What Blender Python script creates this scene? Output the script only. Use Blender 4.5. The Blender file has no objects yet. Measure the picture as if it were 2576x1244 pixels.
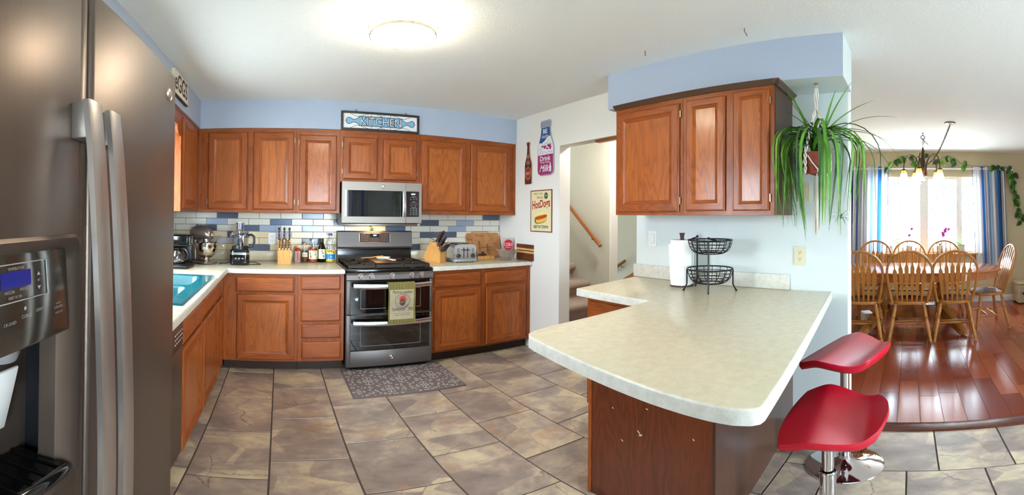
import bpy, bmesh, math, random
from math import sin, cos, pi, radians, atan2, hypot, sqrt
from mathutils import Vector, Matrix

SC = bpy.context.scene
COL = SC.collection
random.seed(7)

# ------------------------------------------------------------------ camera (stitched panorama -> equirectangular lens)
CAM_POS = Vector((1.068, -3.926, 1.3707))
F, YAW, PITCH, ROLL, Y0 = 1010.9, .5787, .0086, .0074, 535.0
cd = bpy.data.cameras.new('camera')
cd.type = 'PANO'
cd.panorama_type = 'EQUIRECTANGULAR'
cd.longitude_min, cd.longitude_max = -1288 / F, 1288 / F
cd.latitude_min, cd.latitude_max = -(1244 - Y0) / F, Y0 / F
cd.clip_start, cd.clip_end = .02, 200
cam = bpy.data.objects.new('camera', cd)
COL.objects.link(cam)
A = Matrix(((cos(YAW), -sin(YAW), 0), (sin(YAW), cos(YAW), 0), (0, 0, 1)))
Bm = Matrix(((1, 0, 0), (0, cos(PITCH), sin(PITCH)), (0, -sin(PITCH), cos(PITCH))))
Cm = Matrix(((cos(ROLL), 0, sin(ROLL)), (0, 1, 0), (-sin(ROLL), 0, cos(ROLL))))
Mw = Cm @ Bm @ A                      # rows: right, forward, up
r_, f_, u_ = Mw[0], Mw[1], Mw[2]
rot = Matrix(((r_[0], u_[0], -f_[0]), (r_[1], u_[1], -f_[1]), (r_[2], u_[2], -f_[2]))).to_4x4()
cam.matrix_world = Matrix.Translation(CAM_POS) @ rot
SC.camera = cam

# ------------------------------------------------------------------ world, light, exposure
SC.view_settings.view_transform = 'Standard'
SC.view_settings.look = 'None'
SC.view_settings.gamma = 1
SC.view_settings.use_curve_mapping = False
SC.view_settings.exposure = EXPOSURE = 1.55
try:
    SC.cycles.use_denoising = True
    SC.cycles.denoiser = 'OPENIMAGEDENOISE'
    SC.cycles.max_bounces = 10
    SC.cycles.diffuse_bounces = 5
    SC.cycles.glossy_bounces = 4
    SC.cycles.transmission_bounces = 8
    SC.cycles.transparent_max_bounces = 12
    SC.cycles.sample_clamp_indirect = 6
    SC.cycles.caustics_reflective = False
    SC.cycles.caustics_refractive = False
    SC.cycles.blur_glossy = .6
except Exception:
    pass
wd = bpy.data.worlds.new('world'); SC.world = wd
wd.use_nodes = True
nt = wd.node_tree; nt.nodes.clear()
wo = nt.nodes.new('ShaderNodeOutputWorld'); bg = nt.nodes.new('ShaderNodeBackground')
bg.inputs['Color'].default_value = (.74, .87, 1, 1); bg.inputs['Strength'].default_value = SKY = 16.5
nt.links.new(bg.outputs[0], wo.inputs[0])

def portal(name, loc, rot, sx, sy):
    l = bpy.data.lights.new(name, 'AREA'); l.shape = 'RECTANGLE'; l.size = sx; l.size_y = sy
    l.cycles.is_portal = True
    o = bpy.data.objects.new(name, l); COL.objects.link(o); o.location = loc; o.rotation_euler = rot
    return o

# ------------------------------------------------------------------ materials
MATS = {}
def srgb(r, g, b):
    f = lambda c: (c / 255 / 12.92) if c / 255 <= .04045 else ((c / 255 + .055) / 1.055) ** 2.4
    return (f(r), f(g), f(b), 1)

class NT:
    """small helper around a node tree"""
    def __init__(s, name):
        m = bpy.data.materials.new(name); m.use_nodes = True
        s.m = m; s.t = m.node_tree; s.t.nodes.clear()
        s.out = s.n('ShaderNodeOutputMaterial'); s.b = s.n('ShaderNodeBsdfPrincipled')
        s.l(s.b.outputs[0], s.out.inputs[0]); MATS[name] = m
    def n(s, typ, **kw):
        nd = s.t.nodes.new(typ)
        for k, v in kw.items(): setattr(nd, k, v)
        return nd
    def l(s, a, b): s.t.links.new(a, b)
    def set(s, **kw):
        names = dict(color='Base Color', rough='Roughness', metal='Metallic', spec='Specular IOR Level', trans='Transmission Weight', ior='IOR', alpha='Alpha', coat='Coat Weight', coatr='Coat Roughness', emit='Emission Color', es='Emission Strength', sss='Subsurface Weight', sheen='Sheen Weight')
        for k, v in kw.items():
            s.b.inputs[names[k]].default_value = v
        return s
    def coord(s, kind='Object', scale=(1, 1, 1), loc=(0, 0, 0), rnd=0, rot=(0, 0, 0)):
        tc = s.n('ShaderNodeTexCoord'); mp = s.n('ShaderNodeMapping')
        mp.inputs['Scale'].default_value = scale; mp.inputs['Location'].default_value = loc; mp.inputs['Rotation'].default_value = rot
        src = tc.outputs[kind]
        if rnd:
            oi = s.n('ShaderNodeObjectInfo'); mu = s.n('ShaderNodeMath', operation='MULTIPLY'); mu.inputs[1].default_value = rnd
            s.l(oi.outputs['Random'], mu.inputs[0])
            ad = s.n('ShaderNodeVectorMath', operation='ADD'); s.l(src, ad.inputs[0]); s.l(mu.outputs[0], ad.inputs[1]); src = ad.outputs[0]
        s.l(src, mp.inputs[0]); return mp.outputs[0]
    def noise(s, vec, scale=5, detail=3, rough=.5, dist=0):
        n = s.n('ShaderNodeTexNoise'); n.inputs['Scale'].default_value = scale; n.inputs['Detail'].default_value = detail
        n.inputs['Roughness'].default_value = rough; n.inputs['Distortion'].default_value = dist
        if vec is not None: s.l(vec, n.inputs['Vector'])
        return n
    def ramp(s, fac, stops, interp='LINEAR'):
        r = s.n('ShaderNodeValToRGB'); cr = r.color_ramp; cr.interpolation = interp
        while len(cr.elements) < len(stops): cr.elements.new(.5)
        for e, (p, c) in zip(cr.elements, stops):
            e.position = p; e.color = c if len(c) == 4 else (*c, 1)
        s.l(fac, r.inputs[0]); return r.outputs[0]
    def mix(s, fac, a, b, blend='MIX'):
        m = s.n('ShaderNodeMix', data_type='RGBA', blend_type=blend)
        for sock, v in ((m.inputs[0], fac), (m.inputs[6], a), (m.inputs[7], b)):
            if hasattr(v, 'links'): s.l(v, sock)
            else: sock.default_value = v
        return m.outputs[2]
    def math(s, op, a, b=0, clamp=False):
        m = s.n('ShaderNodeMath', operation=op); m.use_clamp = clamp
        for sock, v in ((m.inputs[0], a), (m.inputs[1], b)):
            if hasattr(v, 'links'): s.l(v, sock)
            else: sock.default_value = v
        return m.outputs[0]
    def col(s, sock): s.l(sock, s.b.inputs['Base Color']); return s
    def bump(s, h, strength=.2, dist=.01):
        b = s.n('ShaderNodeBump'); b.inputs['Strength'].default_value = strength; b.inputs['Distance'].default_value = dist
        s.l(h, b.inputs['Height']); s.l(b.outputs[0], s.b.inputs['Normal']); return s

def plain(name, rgb, rough=.5, metal=0, noise=0, nscale=8, bump=0, bscale=60, **kw):
    """procedural plain surface: slight value noise and optional fine bump"""
    t = NT(name); c = srgb(*rgb); t.set(color=c, rough=rough, metal=metal, **kw)
    if noise:
        n = t.noise(t.coord(), nscale, 4)
        lo = tuple(x * (1 - noise) for x in c[:3]); hi = tuple(min(1, x * (1 + noise)) for x in c[:3])
        t.col(t.ramp(n.outputs[0], [(.3, lo), (.7, hi)]))
    if bump:
        n2 = t.noise(t.coord(), bscale, 3); t.bump(n2.outputs[0], bump, .004)
    return t.m

RINGAMT = .42
def oak(name, axis, light, mid, dark, rough=.36, coat=.08, pore=.5, rs=9.):
    """stained oak: cathedral grain that runs along the given axis plus fine pores"""
    t = NT(name)
    st = [1, 1, 1]; st['xyz'.index(axis)] = .15
    v = t.coord('Object', tuple(st), rnd=rs)
    warp = t.noise(v, 5.5, 3, .55)
    av = t.n('ShaderNodeVectorMath', operation='MULTIPLY_ADD'); av.inputs[1].default_value = (.22, .22, .22)
    t.l(warp.outputs['Color'], av.inputs[0]); t.l(v, av.inputs[2])
    big = t.noise(av.outputs[0], 2.6, 2, .45, .8)
    rings = t.math('FRACT', t.math('MULTIPLY', big.outputs[0], 26))
    ring = t.ramp(rings, [(0, (0, 0, 0)), (.18, (.45, .45, .45)), (.55, (1, 1, 1)), (.85, (.75, .75, .75)), (1, (.05, .05, .05))])
    st2 = [1, 1, 1]; st2['xyz'.index(axis)] = .035
    v2 = t.coord('Object', tuple(st2), rnd=rs)
    por = t.noise(v2, 260, 2, .6)
    p = t.ramp(por.outputs[0], [(.36, (0, 0, 0)), (.5, (1, 1, 1))])
    tone = t.noise(v, 2.2, 2)
    c1 = t.mix(tone.outputs[0], srgb(*mid), srgb(*light))
    c2 = t.mix(t.math('MULTIPLY', t.math('SUBTRACT', 1, ring), RINGAMT), c1, srgb(*dark))
    c3 = t.mix(t.math('MULTIPLY', t.math('SUBTRACT', 1, p), pore * .7), c2, srgb(*dark))
    t.col(c3)
    t.set(rough=rough, coat=coat, coatr=.16, spec=.3)
    t.bump(p, .06, .002)
    return t.m

CH = ((174, 92, 36), (144, 70, 25), (82, 36, 13))
oak('oak_z', 'z', *CH); oak('oak_x', 'x', *CH); oak('oak_y', 'y', *CH)
oak('oak_panel', 'z', (190, 108, 48), (162, 85, 34), (104, 52, 20), rough=.3, coat=.25)
GD = ((194, 132, 66), (174, 112, 52), (126, 74, 30))
oak('golden_z', 'z', *GD, rough=.3, pore=.25, rs=5.); oak('golden_x', 'x', *GD, rough=.25, pore=.25, rs=5.); oak('golden_y', 'y', *GD, rough=.2, pore=.25, rs=5.)
oak('seat_wood', 'x', (120, 66, 34), (98, 52, 26), (56, 26, 12), rough=.22, pore=.3)
oak('table_top', 'y', (196, 120, 66), (178, 102, 54), (130, 66, 30), rough=.12, coat=.7, pore=.2)
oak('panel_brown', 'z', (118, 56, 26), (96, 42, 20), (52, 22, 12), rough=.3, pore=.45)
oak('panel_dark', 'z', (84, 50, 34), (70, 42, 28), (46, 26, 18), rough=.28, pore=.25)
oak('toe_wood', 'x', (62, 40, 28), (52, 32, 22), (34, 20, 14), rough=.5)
oak('block_wood', 'z', (222, 168, 96), (206, 150, 80), (176, 116, 56), rough=.45, coat=0, pore=.15)
oak('walnut_x', 'y', (120, 68, 40), (98, 54, 32), (60, 32, 20), rough=.4, coat=0)
oak('maple_y', 'y', (232, 184, 124), (220, 170, 108), (190, 140, 84), rough=.4, coat=0, pore=.1)
oak('rail_wood', 'y', (172, 104, 52), (150, 86, 40), (100, 52, 24), rough=.35)

plain('soffit_blue', (172, 184, 205), .7, bump=.08, bscale=160)
plain('wall_white', (240, 238, 232), .75, bump=.10, bscale=140)
plain('wall_pale', (214, 223, 222), .7, bump=.12, bscale=140)
plain('wall_tan', (196, 182, 150), .8, bump=.08, bscale=140)
plain('wall_khaki', (196, 195, 184), .8, bump=.06, bscale=140)
plain('trim_white', (236, 236, 236), .45)
plain('crown_dark', (84, 60, 44), .35)
t = NT('ceiling_paint'); t.set(color=srgb(238, 240, 238), rough=.9)
n = t.noise(t.coord(), 70, 4, .6); t.bump(n.outputs[0], .35, .006)

# laminate worktop: fine mottled cream
def laminate(name, a, b, c, rough):
    t = NT(name); v = t.coord()
    n1 = t.noise(v, 28, 4, .65); n2 = t.noise(v, 240, 2, .6)
    k = t.ramp(n1.outputs[0], [(.35, srgb(*b)), (.65, srgb(*a))])
    sp = t.ramp(n2.outputs[0], [(.32, (1, 1, 1)), (.42, (0, 0, 0))])
    t.col(t.mix(t.math('MULTIPLY', sp, .3), k, srgb(*c))); t.set(rough=rough, spec=.5)
laminate('laminate', (219, 210, 184), (209, 199, 172), (172, 155, 124), .24)
laminate('laminate_edge', (220, 218, 208), (204, 201, 190), (160, 152, 138), .35)

# slate-finish brushed steel of the appliances
def steel(name, rgb, rough, metal=.85, axis='z', amt=.12):
    t = NT(name); s = [160, 160, 160]; s['xyz'.index(axis)] = 1.5
    n = t.noise(t.coord('Object', tuple(s)), 1, 3, .6); c = srgb(*rgb)
    t.col(t.ramp(n.outputs[0], [(.3, tuple(x * (1 - amt) for x in c[:3])), (.7, tuple(min(1, x * (1 + amt)) for x in c[:3]))]))
    t.set(rough=rough, metal=metal); return t.m
steel('slate', (104, 98, 95), .42, .55, 'x', .06); steel('slate_z', (104, 90, 80), .38, .7, 'z', .03)
steel('micro_steel', (150, 142, 134), .42, .55, 'x', .05); steel('bright_steel', (214, 214, 216), .22, 1, 'x')
steel('handle_steel', (176, 168, 162), .32, .85, 'z', .04)
plain('chrome', (225, 226, 230), .05, 1); plain('polished', (225, 215, 205), .08, 1); plain('pewter', (150, 140, 132), .3, .8)
plain('nickel', (196, 186, 170), .3, 1); plain('hinge_metal', (150, 132, 104), .35, .9)
plain('black_gloss', (14, 14, 15), .12, spec=.6); plain('black_plastic', (22, 22, 23), .35); plain('black_matte', (30, 28, 27), .55)
plain('black_glass', (12, 12, 13), .04, spec=.7, coat=.6)
plain('black_steel', (36, 38, 42), .22, .5)
plain('cast_iron', (44, 38, 34), .5, .3, bump=.2, bscale=200)
plain('griddle_iron', (86, 60, 46), .42, .3, noise=.15)
plain('dark_brown', (58, 40, 30), .5); plain('wire_black', (28, 28, 30), .45, .5)
plain('white_plastic', (238, 238, 236), .35); plain('white_print', (225, 228, 230), .5); plain('grey_print', (150, 150, 150), .5)
plain('beige_plastic', (214, 206, 172), .4); plain('white_gloss', (240, 240, 236), .15); plain('paper', (246, 246, 244), .95, bump=.3, bscale=120)
t = NT('teal_sink'); t.set(color=srgb(8, 92, 100), rough=.25, coat=.2)
plain('knife_handle', (56, 34, 26), .45, noise=.2); plain('rivet', (220, 215, 205), .25, 1); plain('grey_base', (150, 150, 152), .4, .3)
plain('red_can', (196, 60, 44), .3); plain('can_white', (226, 220, 212), .4); plain('yellow_cap', (240, 200, 40), .4); plain('orange_cap', (226, 150, 60), .45)
plain('label_cream', (236, 230, 196), .5); plain('label_green', (84, 124, 60), .5); plain('label_red', (176, 40, 36), .5); plain('label_blue', (30, 128, 206), .4)
plain('label_yellow', (226, 200, 90), .5); plain('label_dark', (40, 34, 26), .5); plain('cap_blue', (28, 64, 176), .35); plain('label_brown', (120, 66, 40), .5)
def glassy(name, rgb, rough=.03, ior=1.45, mixw=1.):
    t = NT(name); t.set(color=srgb(*rgb), rough=rough, trans=mixw, ior=ior); return t.m
glassy('clear_glass', (250, 250, 250), .02, 1.45); glassy('clear_plastic', (238, 236, 242), .06, 1.2); glassy('amber', (150, 60, 20), .05, 1.3); glassy('cider', (190, 74, 34), .05, 1.3)
glassy('olive_glass', (64, 56, 22), .05, 1.35); glassy('oil', (238, 208, 70), .04, 1.3); glassy('coffee_glass', (190, 180, 170), .03, 1.3)
def thin_pane(name, tint=(1, 1, 1), refl=.08):
    t = NT(name); t.t.nodes.remove(t.b)
    tr = t.n('ShaderNodeBsdfTransparent'); tr.inputs[0].default_value = (*tint, 1); gl = t.n('ShaderNodeBsdfGlossy'); gl.inputs['Roughness'].default_value = .02
    mx = t.n('ShaderNodeMixShader'); mx.inputs[0].default_value = refl
    t.l(tr.outputs[0], mx.inputs[1]); t.l(gl.outputs[0], mx.inputs[2]); t.l(mx.outputs[0], t.out.inputs[0]); return t.m
thin_pane('window_glass', (.98, 1, 1), .06); thin_pane('acrylic', (.93, .95, .96), .10); thin_pane('oven_glass', (.30, .28, .26), .12); thin_pane('jar_film', (.90, .90, .93), .14); thin_pane('bottle_film', (.93, .94, .93), .16); thin_pane('bowl_film', (.95, .95, .95), .17); thin_pane('carafe_film', (.62, .58, .56), .2)
def glow(name, rgb, strength):
    t = NT(name); t.set(color=srgb(*rgb), rough=.4, emit=srgb(*rgb), es=strength); return t.m
glow('lamp_diffuser', (255, 240, 214), 19); glow('hall_fill_glow', (255, 246, 232), 60); glow('led_blue', (150, 190, 255), 2.5); glow('amber_glass', (255, 190, 80), 1.3); glow('shade_glass', (255, 248, 238), 2.2); glow('hood_lamp', (255, 196, 120), 22)
plain('touch_glass', (50, 44, 36), .14, spec=.6)
t = NT('screen_blue'); t.set(color=srgb(16, 20, 70), rough=.1, emit=srgb(20, 26, 110), es=.35)
plain('towel_cream', (226, 214, 180), .9, noise=.06, nscale=30, bump=.2, bscale=220)
plain('ink_dark', (58, 52, 44), .9); plain('ink_skin', (92, 62, 52), .9); plain('ink_red', (186, 72, 62), .9); plain('ink_grey', (150, 144, 132), .9)
t = NT('towel_stripe'); v = t.coord('Object'); sx = t.n('ShaderNodeSeparateXYZ'); t.l(v, sx.inputs[0])
fr = t.math('FRACT', t.math('MULTIPLY', sx.outputs[0], 78)); t.col(t.ramp(fr, [(0, srgb(84, 86, 48)), (.5, srgb(216, 196, 116))], 'CONSTANT')); t.set(rough=.9)
plain('red_leather', (184, 8, 38), .36, spec=.5, bump=.06, bscale=300); plain('red_under', (120, 6, 20), .5)
plain('leaf_green', (84, 142, 38), .45, noise=.35, nscale=9); plain('leaf_dark', (48, 92, 34), .5, noise=.3, nscale=20); plain('leaf_light', (120, 164, 60), .5, noise=.2)
plain('terracotta', (150, 66, 48), .7, noise=.1); plain('macrame', (228, 222, 210), .9); plain('bead_grey', (92, 84, 82), .5); plain('soil', (60, 44, 34), .95)
plain('orchid', (176, 52, 168), .5, noise=.2, nscale=40); plain('stem', (66, 74, 48), .6); plain('bronze', (76, 54, 42), .4, .7); plain('copper', (150, 86, 52), .35, .8)
plain('bronze_disc', (146, 128, 116), .4, .6)
plain('wicker', (190, 172, 140), .7, bump=.8, bscale=90); plain('carpet', (158, 140, 130), .95, noise=.12, nscale=60, bump=.5, bscale=260)
plain('brick_white', (231, 226, 212), .22); plain('brick_cream', (228, 214, 178), .22); plain('brick_slate', (84, 94, 116), .2); plain('brick_blue', (164, 178, 204), .2); plain('brick_steel', (84, 108, 142), .2); plain('brick_lavender', (186, 186, 196), .22); plain('grout', (150, 146, 140), .9)
plain('tile_grout', (78, 66, 58), .9)
plain('sign_white', (236, 236, 240), .4); plain('sign_blue', (120, 178, 214), .4); plain('sign_black', (34, 30, 32), .45); plain('sign_cream', (238, 226, 178), .5); plain('rust', (122, 58, 30), .6); plain('sign_brown', (94, 42, 30), .45); plain('sign_cream2', (236, 206, 176), .5)
plain('sign_magenta', (164, 44, 110), .45); plain('sign_navy', (28, 84, 146), .45); plain('sign_grey', (150, 160, 176), .45); plain('sign_red', (172, 40, 36), .45); plain('sign_green', (30, 92, 82), .45); plain('sausage', (186, 80, 36), .45); plain('bun', (240, 190, 74), .45); plain('mustard', (250, 218, 90), .4); plain('bun_light', (252, 232, 160), .45)
plain('coble_red', (190, 18, 52), .35); plain('weathered_white', (222, 212, 188), .7, noise=.15, nscale=20)
plain('engraved', (98, 58, 30), .6); plain('cork', (186, 130, 78), .6, noise=.22, nscale=14)
plain('rug_base', (104, 92, 90), .95, bump=.4, bscale=300); plain('rug_pattern', (176, 168, 160), .95)
plain('fabric_white', (232, 234, 240), .85); plain('gasket', (40, 40, 42), .6)
plain('tree_leaf', (66, 122, 132), .7, noise=.25, nscale=3); plain('ground_grey', (190, 188, 180), .9, noise=.1, nscale=2); plain('bark', (96, 80, 66), .9); plain('siding', (232, 232, 230), .7)

# striped curtain cloth: stripes follow the cloth (UV), not the folds
def curtain_mat(name, stops):
    t = NT(name); tc = t.n('ShaderNodeTexCoord'); sx = t.n('ShaderNodeSeparateXYZ'); t.l(tc.outputs['UV'], sx.inputs[0])
    c = t.ramp(sx.outputs[0], [(p, srgb(*c)) for p, c in stops], 'CONSTANT'); t.col(c); t.set(rough=.85)
    tl = t.n('ShaderNodeBsdfTranslucent'); t.l(c, tl.inputs[0]); mx = t.n('ShaderNodeMixShader'); mx.inputs[0].default_value = .2
    t.l(t.b.outputs[0], mx.inputs[1]); t.l(tl.outputs[0], mx.inputs[2]); t.l(mx.outputs[0], t.out.inputs[0]); return t.m
NV, BL, GR, WH, LB = (24, 48, 96), (36, 110, 190), (186, 182, 190), (238, 240, 246), (176, 206, 236)
curtain_mat('curtain_left_cloth', [(0, GR), (.07, NV), (.15, WH), (.22, (66, 110, 190)), (.28, GR), (.36, WH), (.40, (90, 100, 120)), (.41, GR), (.49, WH), (.56, LB), (.63, WH), (.66, GR), (.71, WH), (.74, (58, 120, 200)), (.83, WH), (.88, GR), (.92, WH), (.96, GR), (.985, (70, 74, 90))])
curtain_mat('curtain_right_cloth', [(0, (70, 74, 90)), (.02, WH), (.11, GR), (.13, WH), (.22, GR), (.27, BL), (.35, GR), (.42, WH), (.45, (110, 140, 190)), (.52, WH), (.55, LB), (.61, WH), (.66, GR), (.73, (96, 150, 210)), (.77, (20, 96, 160)), (.84, (30, 60, 110)), (.88, GR), (.93, WH), (.97, (70, 74, 100))])

plain('syrup_liquid', (110, 44, 20), .15); plain('cider_liquid', (176, 66, 34), .15); plain('oil_liquid', (236, 204, 64), .12)
# stone-look floor tile: angular patches, rust bloom, hairline cracks; every tile shifted by its own number
t = NT('stone_tile'); at = t.n('ShaderNodeAttribute'); at.attribute_name = 'tile'
uv = t.n('ShaderNodeTexCoord'); sc = t.n('ShaderNodeVectorMath', operation='ADD'); t.l(uv.outputs['UV'], sc.inputs[0])
cx = t.n('ShaderNodeCombineXYZ')
for i, m_ in enumerate((37.7, 91.3, 11.1)): t.l(t.math('MULTIPLY', at.outputs['Fac'], m_), cx.inputs[i])
t.l(cx.outputs[0], sc.inputs[1]); v = sc.outputs[0]
w = t.noise(v, 5, 3, .5)
wa = t.n('ShaderNodeVectorMath', operation='MULTIPLY_ADD'); wa.inputs[1].default_value = (.055, .055, .055); t.l(w.outputs['Color'], wa.inputs[0]); t.l(v, wa.inputs[2])
vo = t.n('ShaderNodeTexVoronoi'); vo.inputs['Scale'].default_value = 3.0; vo.distance = 'EUCLIDEAN'
vm = t.n('ShaderNodeMapping'); vm.inputs['Rotation'].default_value = (0, 0, .6); vm.inputs['Scale'].default_value = (1, 1.7, 1); t.l(wa.outputs[0], vm.inputs[0]); t.l(vm.outputs[0], vo.inputs['Vector'])
sp_ = t.n('ShaderNodeSeparateColor'); t.l(vo.outputs['Color'], sp_.inputs[0])
soft = t.noise(v, 3.4, 3, .6, .4)
fine = t.noise(vm.outputs[0], 9, 6, .72, .3)
k = t.math('ADD', t.math('ADD', t.math('MULTIPLY', sp_.outputs[0], .15), t.math('MULTIPLY', soft.outputs[0], .56)), t.math('MULTIPLY', fine.outputs[0], .34))
base = t.ramp(k, [(.34, srgb(118, 106, 102)), (.47, srgb(148, 133, 124)), (.56, srgb(178, 160, 142)), (.65, srgb(208, 191, 158)), (.77, srgb(230, 217, 178))])
ru = t.noise(v, 4.2, 4, .6); rust = t.ramp(ru.outputs[0], [(.58, (0, 0, 0)), (.70, (1, 1, 1))])
c1 = t.mix(t.math('MULTIPLY', rust, .38), base, srgb(172, 124, 72))
gr = t.noise(v, 60, 4, .7); c2 = t.mix(t.math('MULTIPLY', gr.outputs[0], .36), c1, srgb(128, 112, 102))
ve = t.n('ShaderNodeTexVoronoi', feature='DISTANCE_TO_EDGE'); ve.inputs['Scale'].default_value = 1.7
w2 = t.noise(v, 9, 4, .6); wb = t.n('ShaderNodeVectorMath', operation='MULTIPLY_ADD'); wb.inputs[1].default_value = (.08, .08, .08); t.l(w2.outputs['Color'], wb.inputs[0]); t.l(v, wb.inputs[2]); t.l(wb.outputs[0], ve.inputs['Vector'])
crack = t.ramp(ve.outputs['Distance'], [(0, (1, 1, 1)), (.006, (0, 0, 0))])
cm = t.ramp(soft.outputs[0], [(.45, (0, 0, 0)), (.6, (1, 1, 1))])
c3 = t.mix(t.math('MULTIPLY', t.math('MULTIPLY', crack, cm), .75), c2, srgb(70, 58, 50))
t.col(c3); t.set(rough=.30, spec=.5); t.bump(gr.outputs[0], .12, .003)

# mahogany planks
t = NT('plank_wood'); at = t.n('ShaderNodeAttribute'); at.attribute_name = 'tile'; v = t.coord('Object', (.6, 9, 1))
ad = t.n('ShaderNodeVectorMath', operation='ADD'); cx = t.n('ShaderNodeCombineXYZ')
for i, m_ in enumerate((31.7, 57.3, 77.1)): t.l(t.math('MULTIPLY', at.outputs['Fac'], m_), cx.inputs[i])
t.l(v, ad.inputs[0]); t.l(cx.outputs[0], ad.inputs[1])
g = t.noise(ad.outputs[0], 3, 2, .5); g2 = t.noise(ad.outputs[0], 14, 2, .5)
tone = t.ramp(at.outputs['Fac'], [(0, srgb(122, 50, 32)), (.5, srgb(150, 66, 42)), (1, srgb(180, 94, 60))])
c = t.mix(t.math('MULTIPLY', g.outputs[0], .38), tone, srgb(96, 38, 24)); c = t.mix(t.math('MULTIPLY', g2.outputs[0], .25), c, srgb(70, 24, 16))
t.col(c); t.set(rough=.2, coat=.35, coatr=.16)
plain('seam_dark', (40, 16, 10), .6); oak('threshold_wood', 'y', (104, 56, 38), (88, 44, 30), (54, 26, 18), rough=.25)

# ------------------------------------------------------------------ mesh helpers
def M(name): return MATS[name]

class MB:
    """collects shapes in world (or local) metres and links them as ONE mesh object"""
    def __init__(s): s.bm = bmesh.new(); s.uv = None
    def _mi(s, faces, mi):
        for f in faces: f.material_index = mi
    def face(s, pts, mi=0):
        f = s.bm.faces.new([s.bm.verts.new(p) for p in pts]); f.material_index = mi; return f
    def box(s, a, b, mi=0, bev=0, seg=2):
        x0, y0, z0 = [min(p, q) for p, q in zip(a, b)]; x1, y1, z1 = [max(p, q) for p, q in zip(a, b)]
        v = [s.bm.verts.new(p) for p in ((x0, y0, z0), (x1, y0, z0), (x1, y1, z0), (x0, y1, z0), (x0, y0, z1), (x1, y0, z1), (x1, y1, z1), (x0, y1, z1))]
        fs = [s.bm.faces.new([v[i] for i in q]) for q in ((0, 3, 2, 1), (4, 5, 6, 7), (0, 1, 5, 4), (1, 2, 6, 5), (2, 3, 7, 6), (3, 0, 4, 7))]
        s._mi(fs, mi)
        if bev:
            es = list({e for f in fs for e in f.edges})
            bv = min(bev, (x1 - x0) * .45, (y1 - y0) * .45, (z1 - z0) * .45)
            r = bmesh.ops.bevel(s.bm, geom=es, offset=bv, segments=seg, profile=.5, affect='EDGES')
            s._mi(r['faces'], mi)
        return s
    def xbox(s, a, b, mat4, mi=0, bev=0):
        n0 = len(s.bm.verts); s.box(a, b, mi, bev); s.bm.verts.ensure_lookup_table()
        for v in s.bm.verts[n0:]: v.co = mat4 @ v.co
        return s
    def xf(s, n0, mat4):
        s.bm.verts.ensure_lookup_table()
        for v in s.bm.verts[n0:]: v.co = mat4 @ v.co
    def count(s): return len(s.bm.verts)
    def ring(s, c, ax, ay, n): return [s.bm.verts.new(Vector(c) + ax * cos(2 * pi * i / n) + ay * sin(2 * pi * i / n)) for i in range(n)]
    def loft(s, rings, mi=0, cap0=True, cap1=True, closed=True):
        n = len(rings[0])
        for a, b in zip(rings, rings[1:]):
            for i in range(n if closed else n - 1):
                j = (i + 1) % n
                s._mi([s.bm.faces.new((a[i], a[j], b[j], b[i]))], mi)
        if cap0 and n > 2: s._mi([s.bm.faces.new(rings[0][::-1])], mi)
        if cap1 and n > 2: s._mi([s.bm.faces.new(rings[-1])], mi)
        return s
    def tube(s, pts, r, seg=8, mi=0, closed=False, caps=True, flat=None):
        P = [Vector(p) for p in pts]; n = len(P); rs = r if isinstance(r, (list, tuple)) else [r] * n
        rings = []; prev = None
        for i, p in enumerate(P):
            if closed: t = (P[(i + 1) % n] - P[i - 1])
            else: t = P[min(i + 1, n - 1)] - P[max(i - 1, 0)]
            t.normalize()
            if prev is None:
                a = Vector((0, 0, 1)) if abs(t.z) < .9 else Vector((1, 0, 0)); x = t.cross(a).normalized()
            else:
                x = prev - t * prev.dot(t); x.normalize()
            prev = x; y = t.cross(x)
            k = flat if flat else 1
            rings.append(s.ring(p, x * rs[i], y * rs[i] * k, seg))
        if closed: rings.append(rings[0]); s.loft(rings, mi, False, False)
        else: s.loft(rings, mi, caps, caps)
        return s
    def cyl(s, p0, p1, r0, r1=None, seg=20, mi=0, caps=True):
        return s.tube([p0, p1], [r0, r0 if r1 is None else r1], seg, mi, caps=caps)
    def lathe(s, prof, c=(0, 0, 0), seg=28, mi=0, sx=1, sy=1, cap=False, mis=None):
        rings = []
        for r, z in prof: rings.append(s.ring((c[0], c[1], c[2] + z), Vector((max(r, 1e-5) * sx, 0, 0)), Vector((0, max(r, 1e-5) * sy, 0)), seg))
        for k, (a, b) in enumerate(zip(rings, rings[1:])):
            m_ = mis[k] if mis else mi
            for i in range(seg):
                j = (i + 1) % seg; s._mi([s.bm.faces.new((a[i], a[j], b[j], b[i]))], m_)
        if cap: s._mi([s.bm.faces.new(rings[0][::-1])], mi); s._mi([s.bm.faces.new(rings[-1])], mis[-1] if mis else mi)
        return s
    def sphere(s, c, r, mi=0, sc=(1, 1, 1), u=14, v=9):
        prof = [(sin(pi * i / v), -cos(pi * i / v)) for i in range(v + 1)]
        rings = [s.ring((c[0], c[1], c[2] + z * r * sc[2]), Vector((max(q, 1e-4) * r * sc[0], 0, 0)), Vector((0, max(q, 1e-4) * r * sc[1], 0)), u) for q, z in prof]
        return s.loft(rings, mi, True, True)
    def torus(s, c, R, r, axis='z', seg=28, rs=8, mi=0):
        ax = {'z': (Vector((1, 0, 0)), Vector((0, 1, 0))), 'x': (Vector((0, 1, 0)), Vector((0, 0, 1))), 'y': (Vector((1, 0, 0)), Vector((0, 0, 1)))}[axis]
        pts = [Vector(c) + ax[0] * R * cos(2 * pi * i / seg) + ax[1] * R * sin(2 * pi * i / seg) for i in range(seg)]
        return s.tube(pts, r, rs, mi, closed=True)
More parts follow.
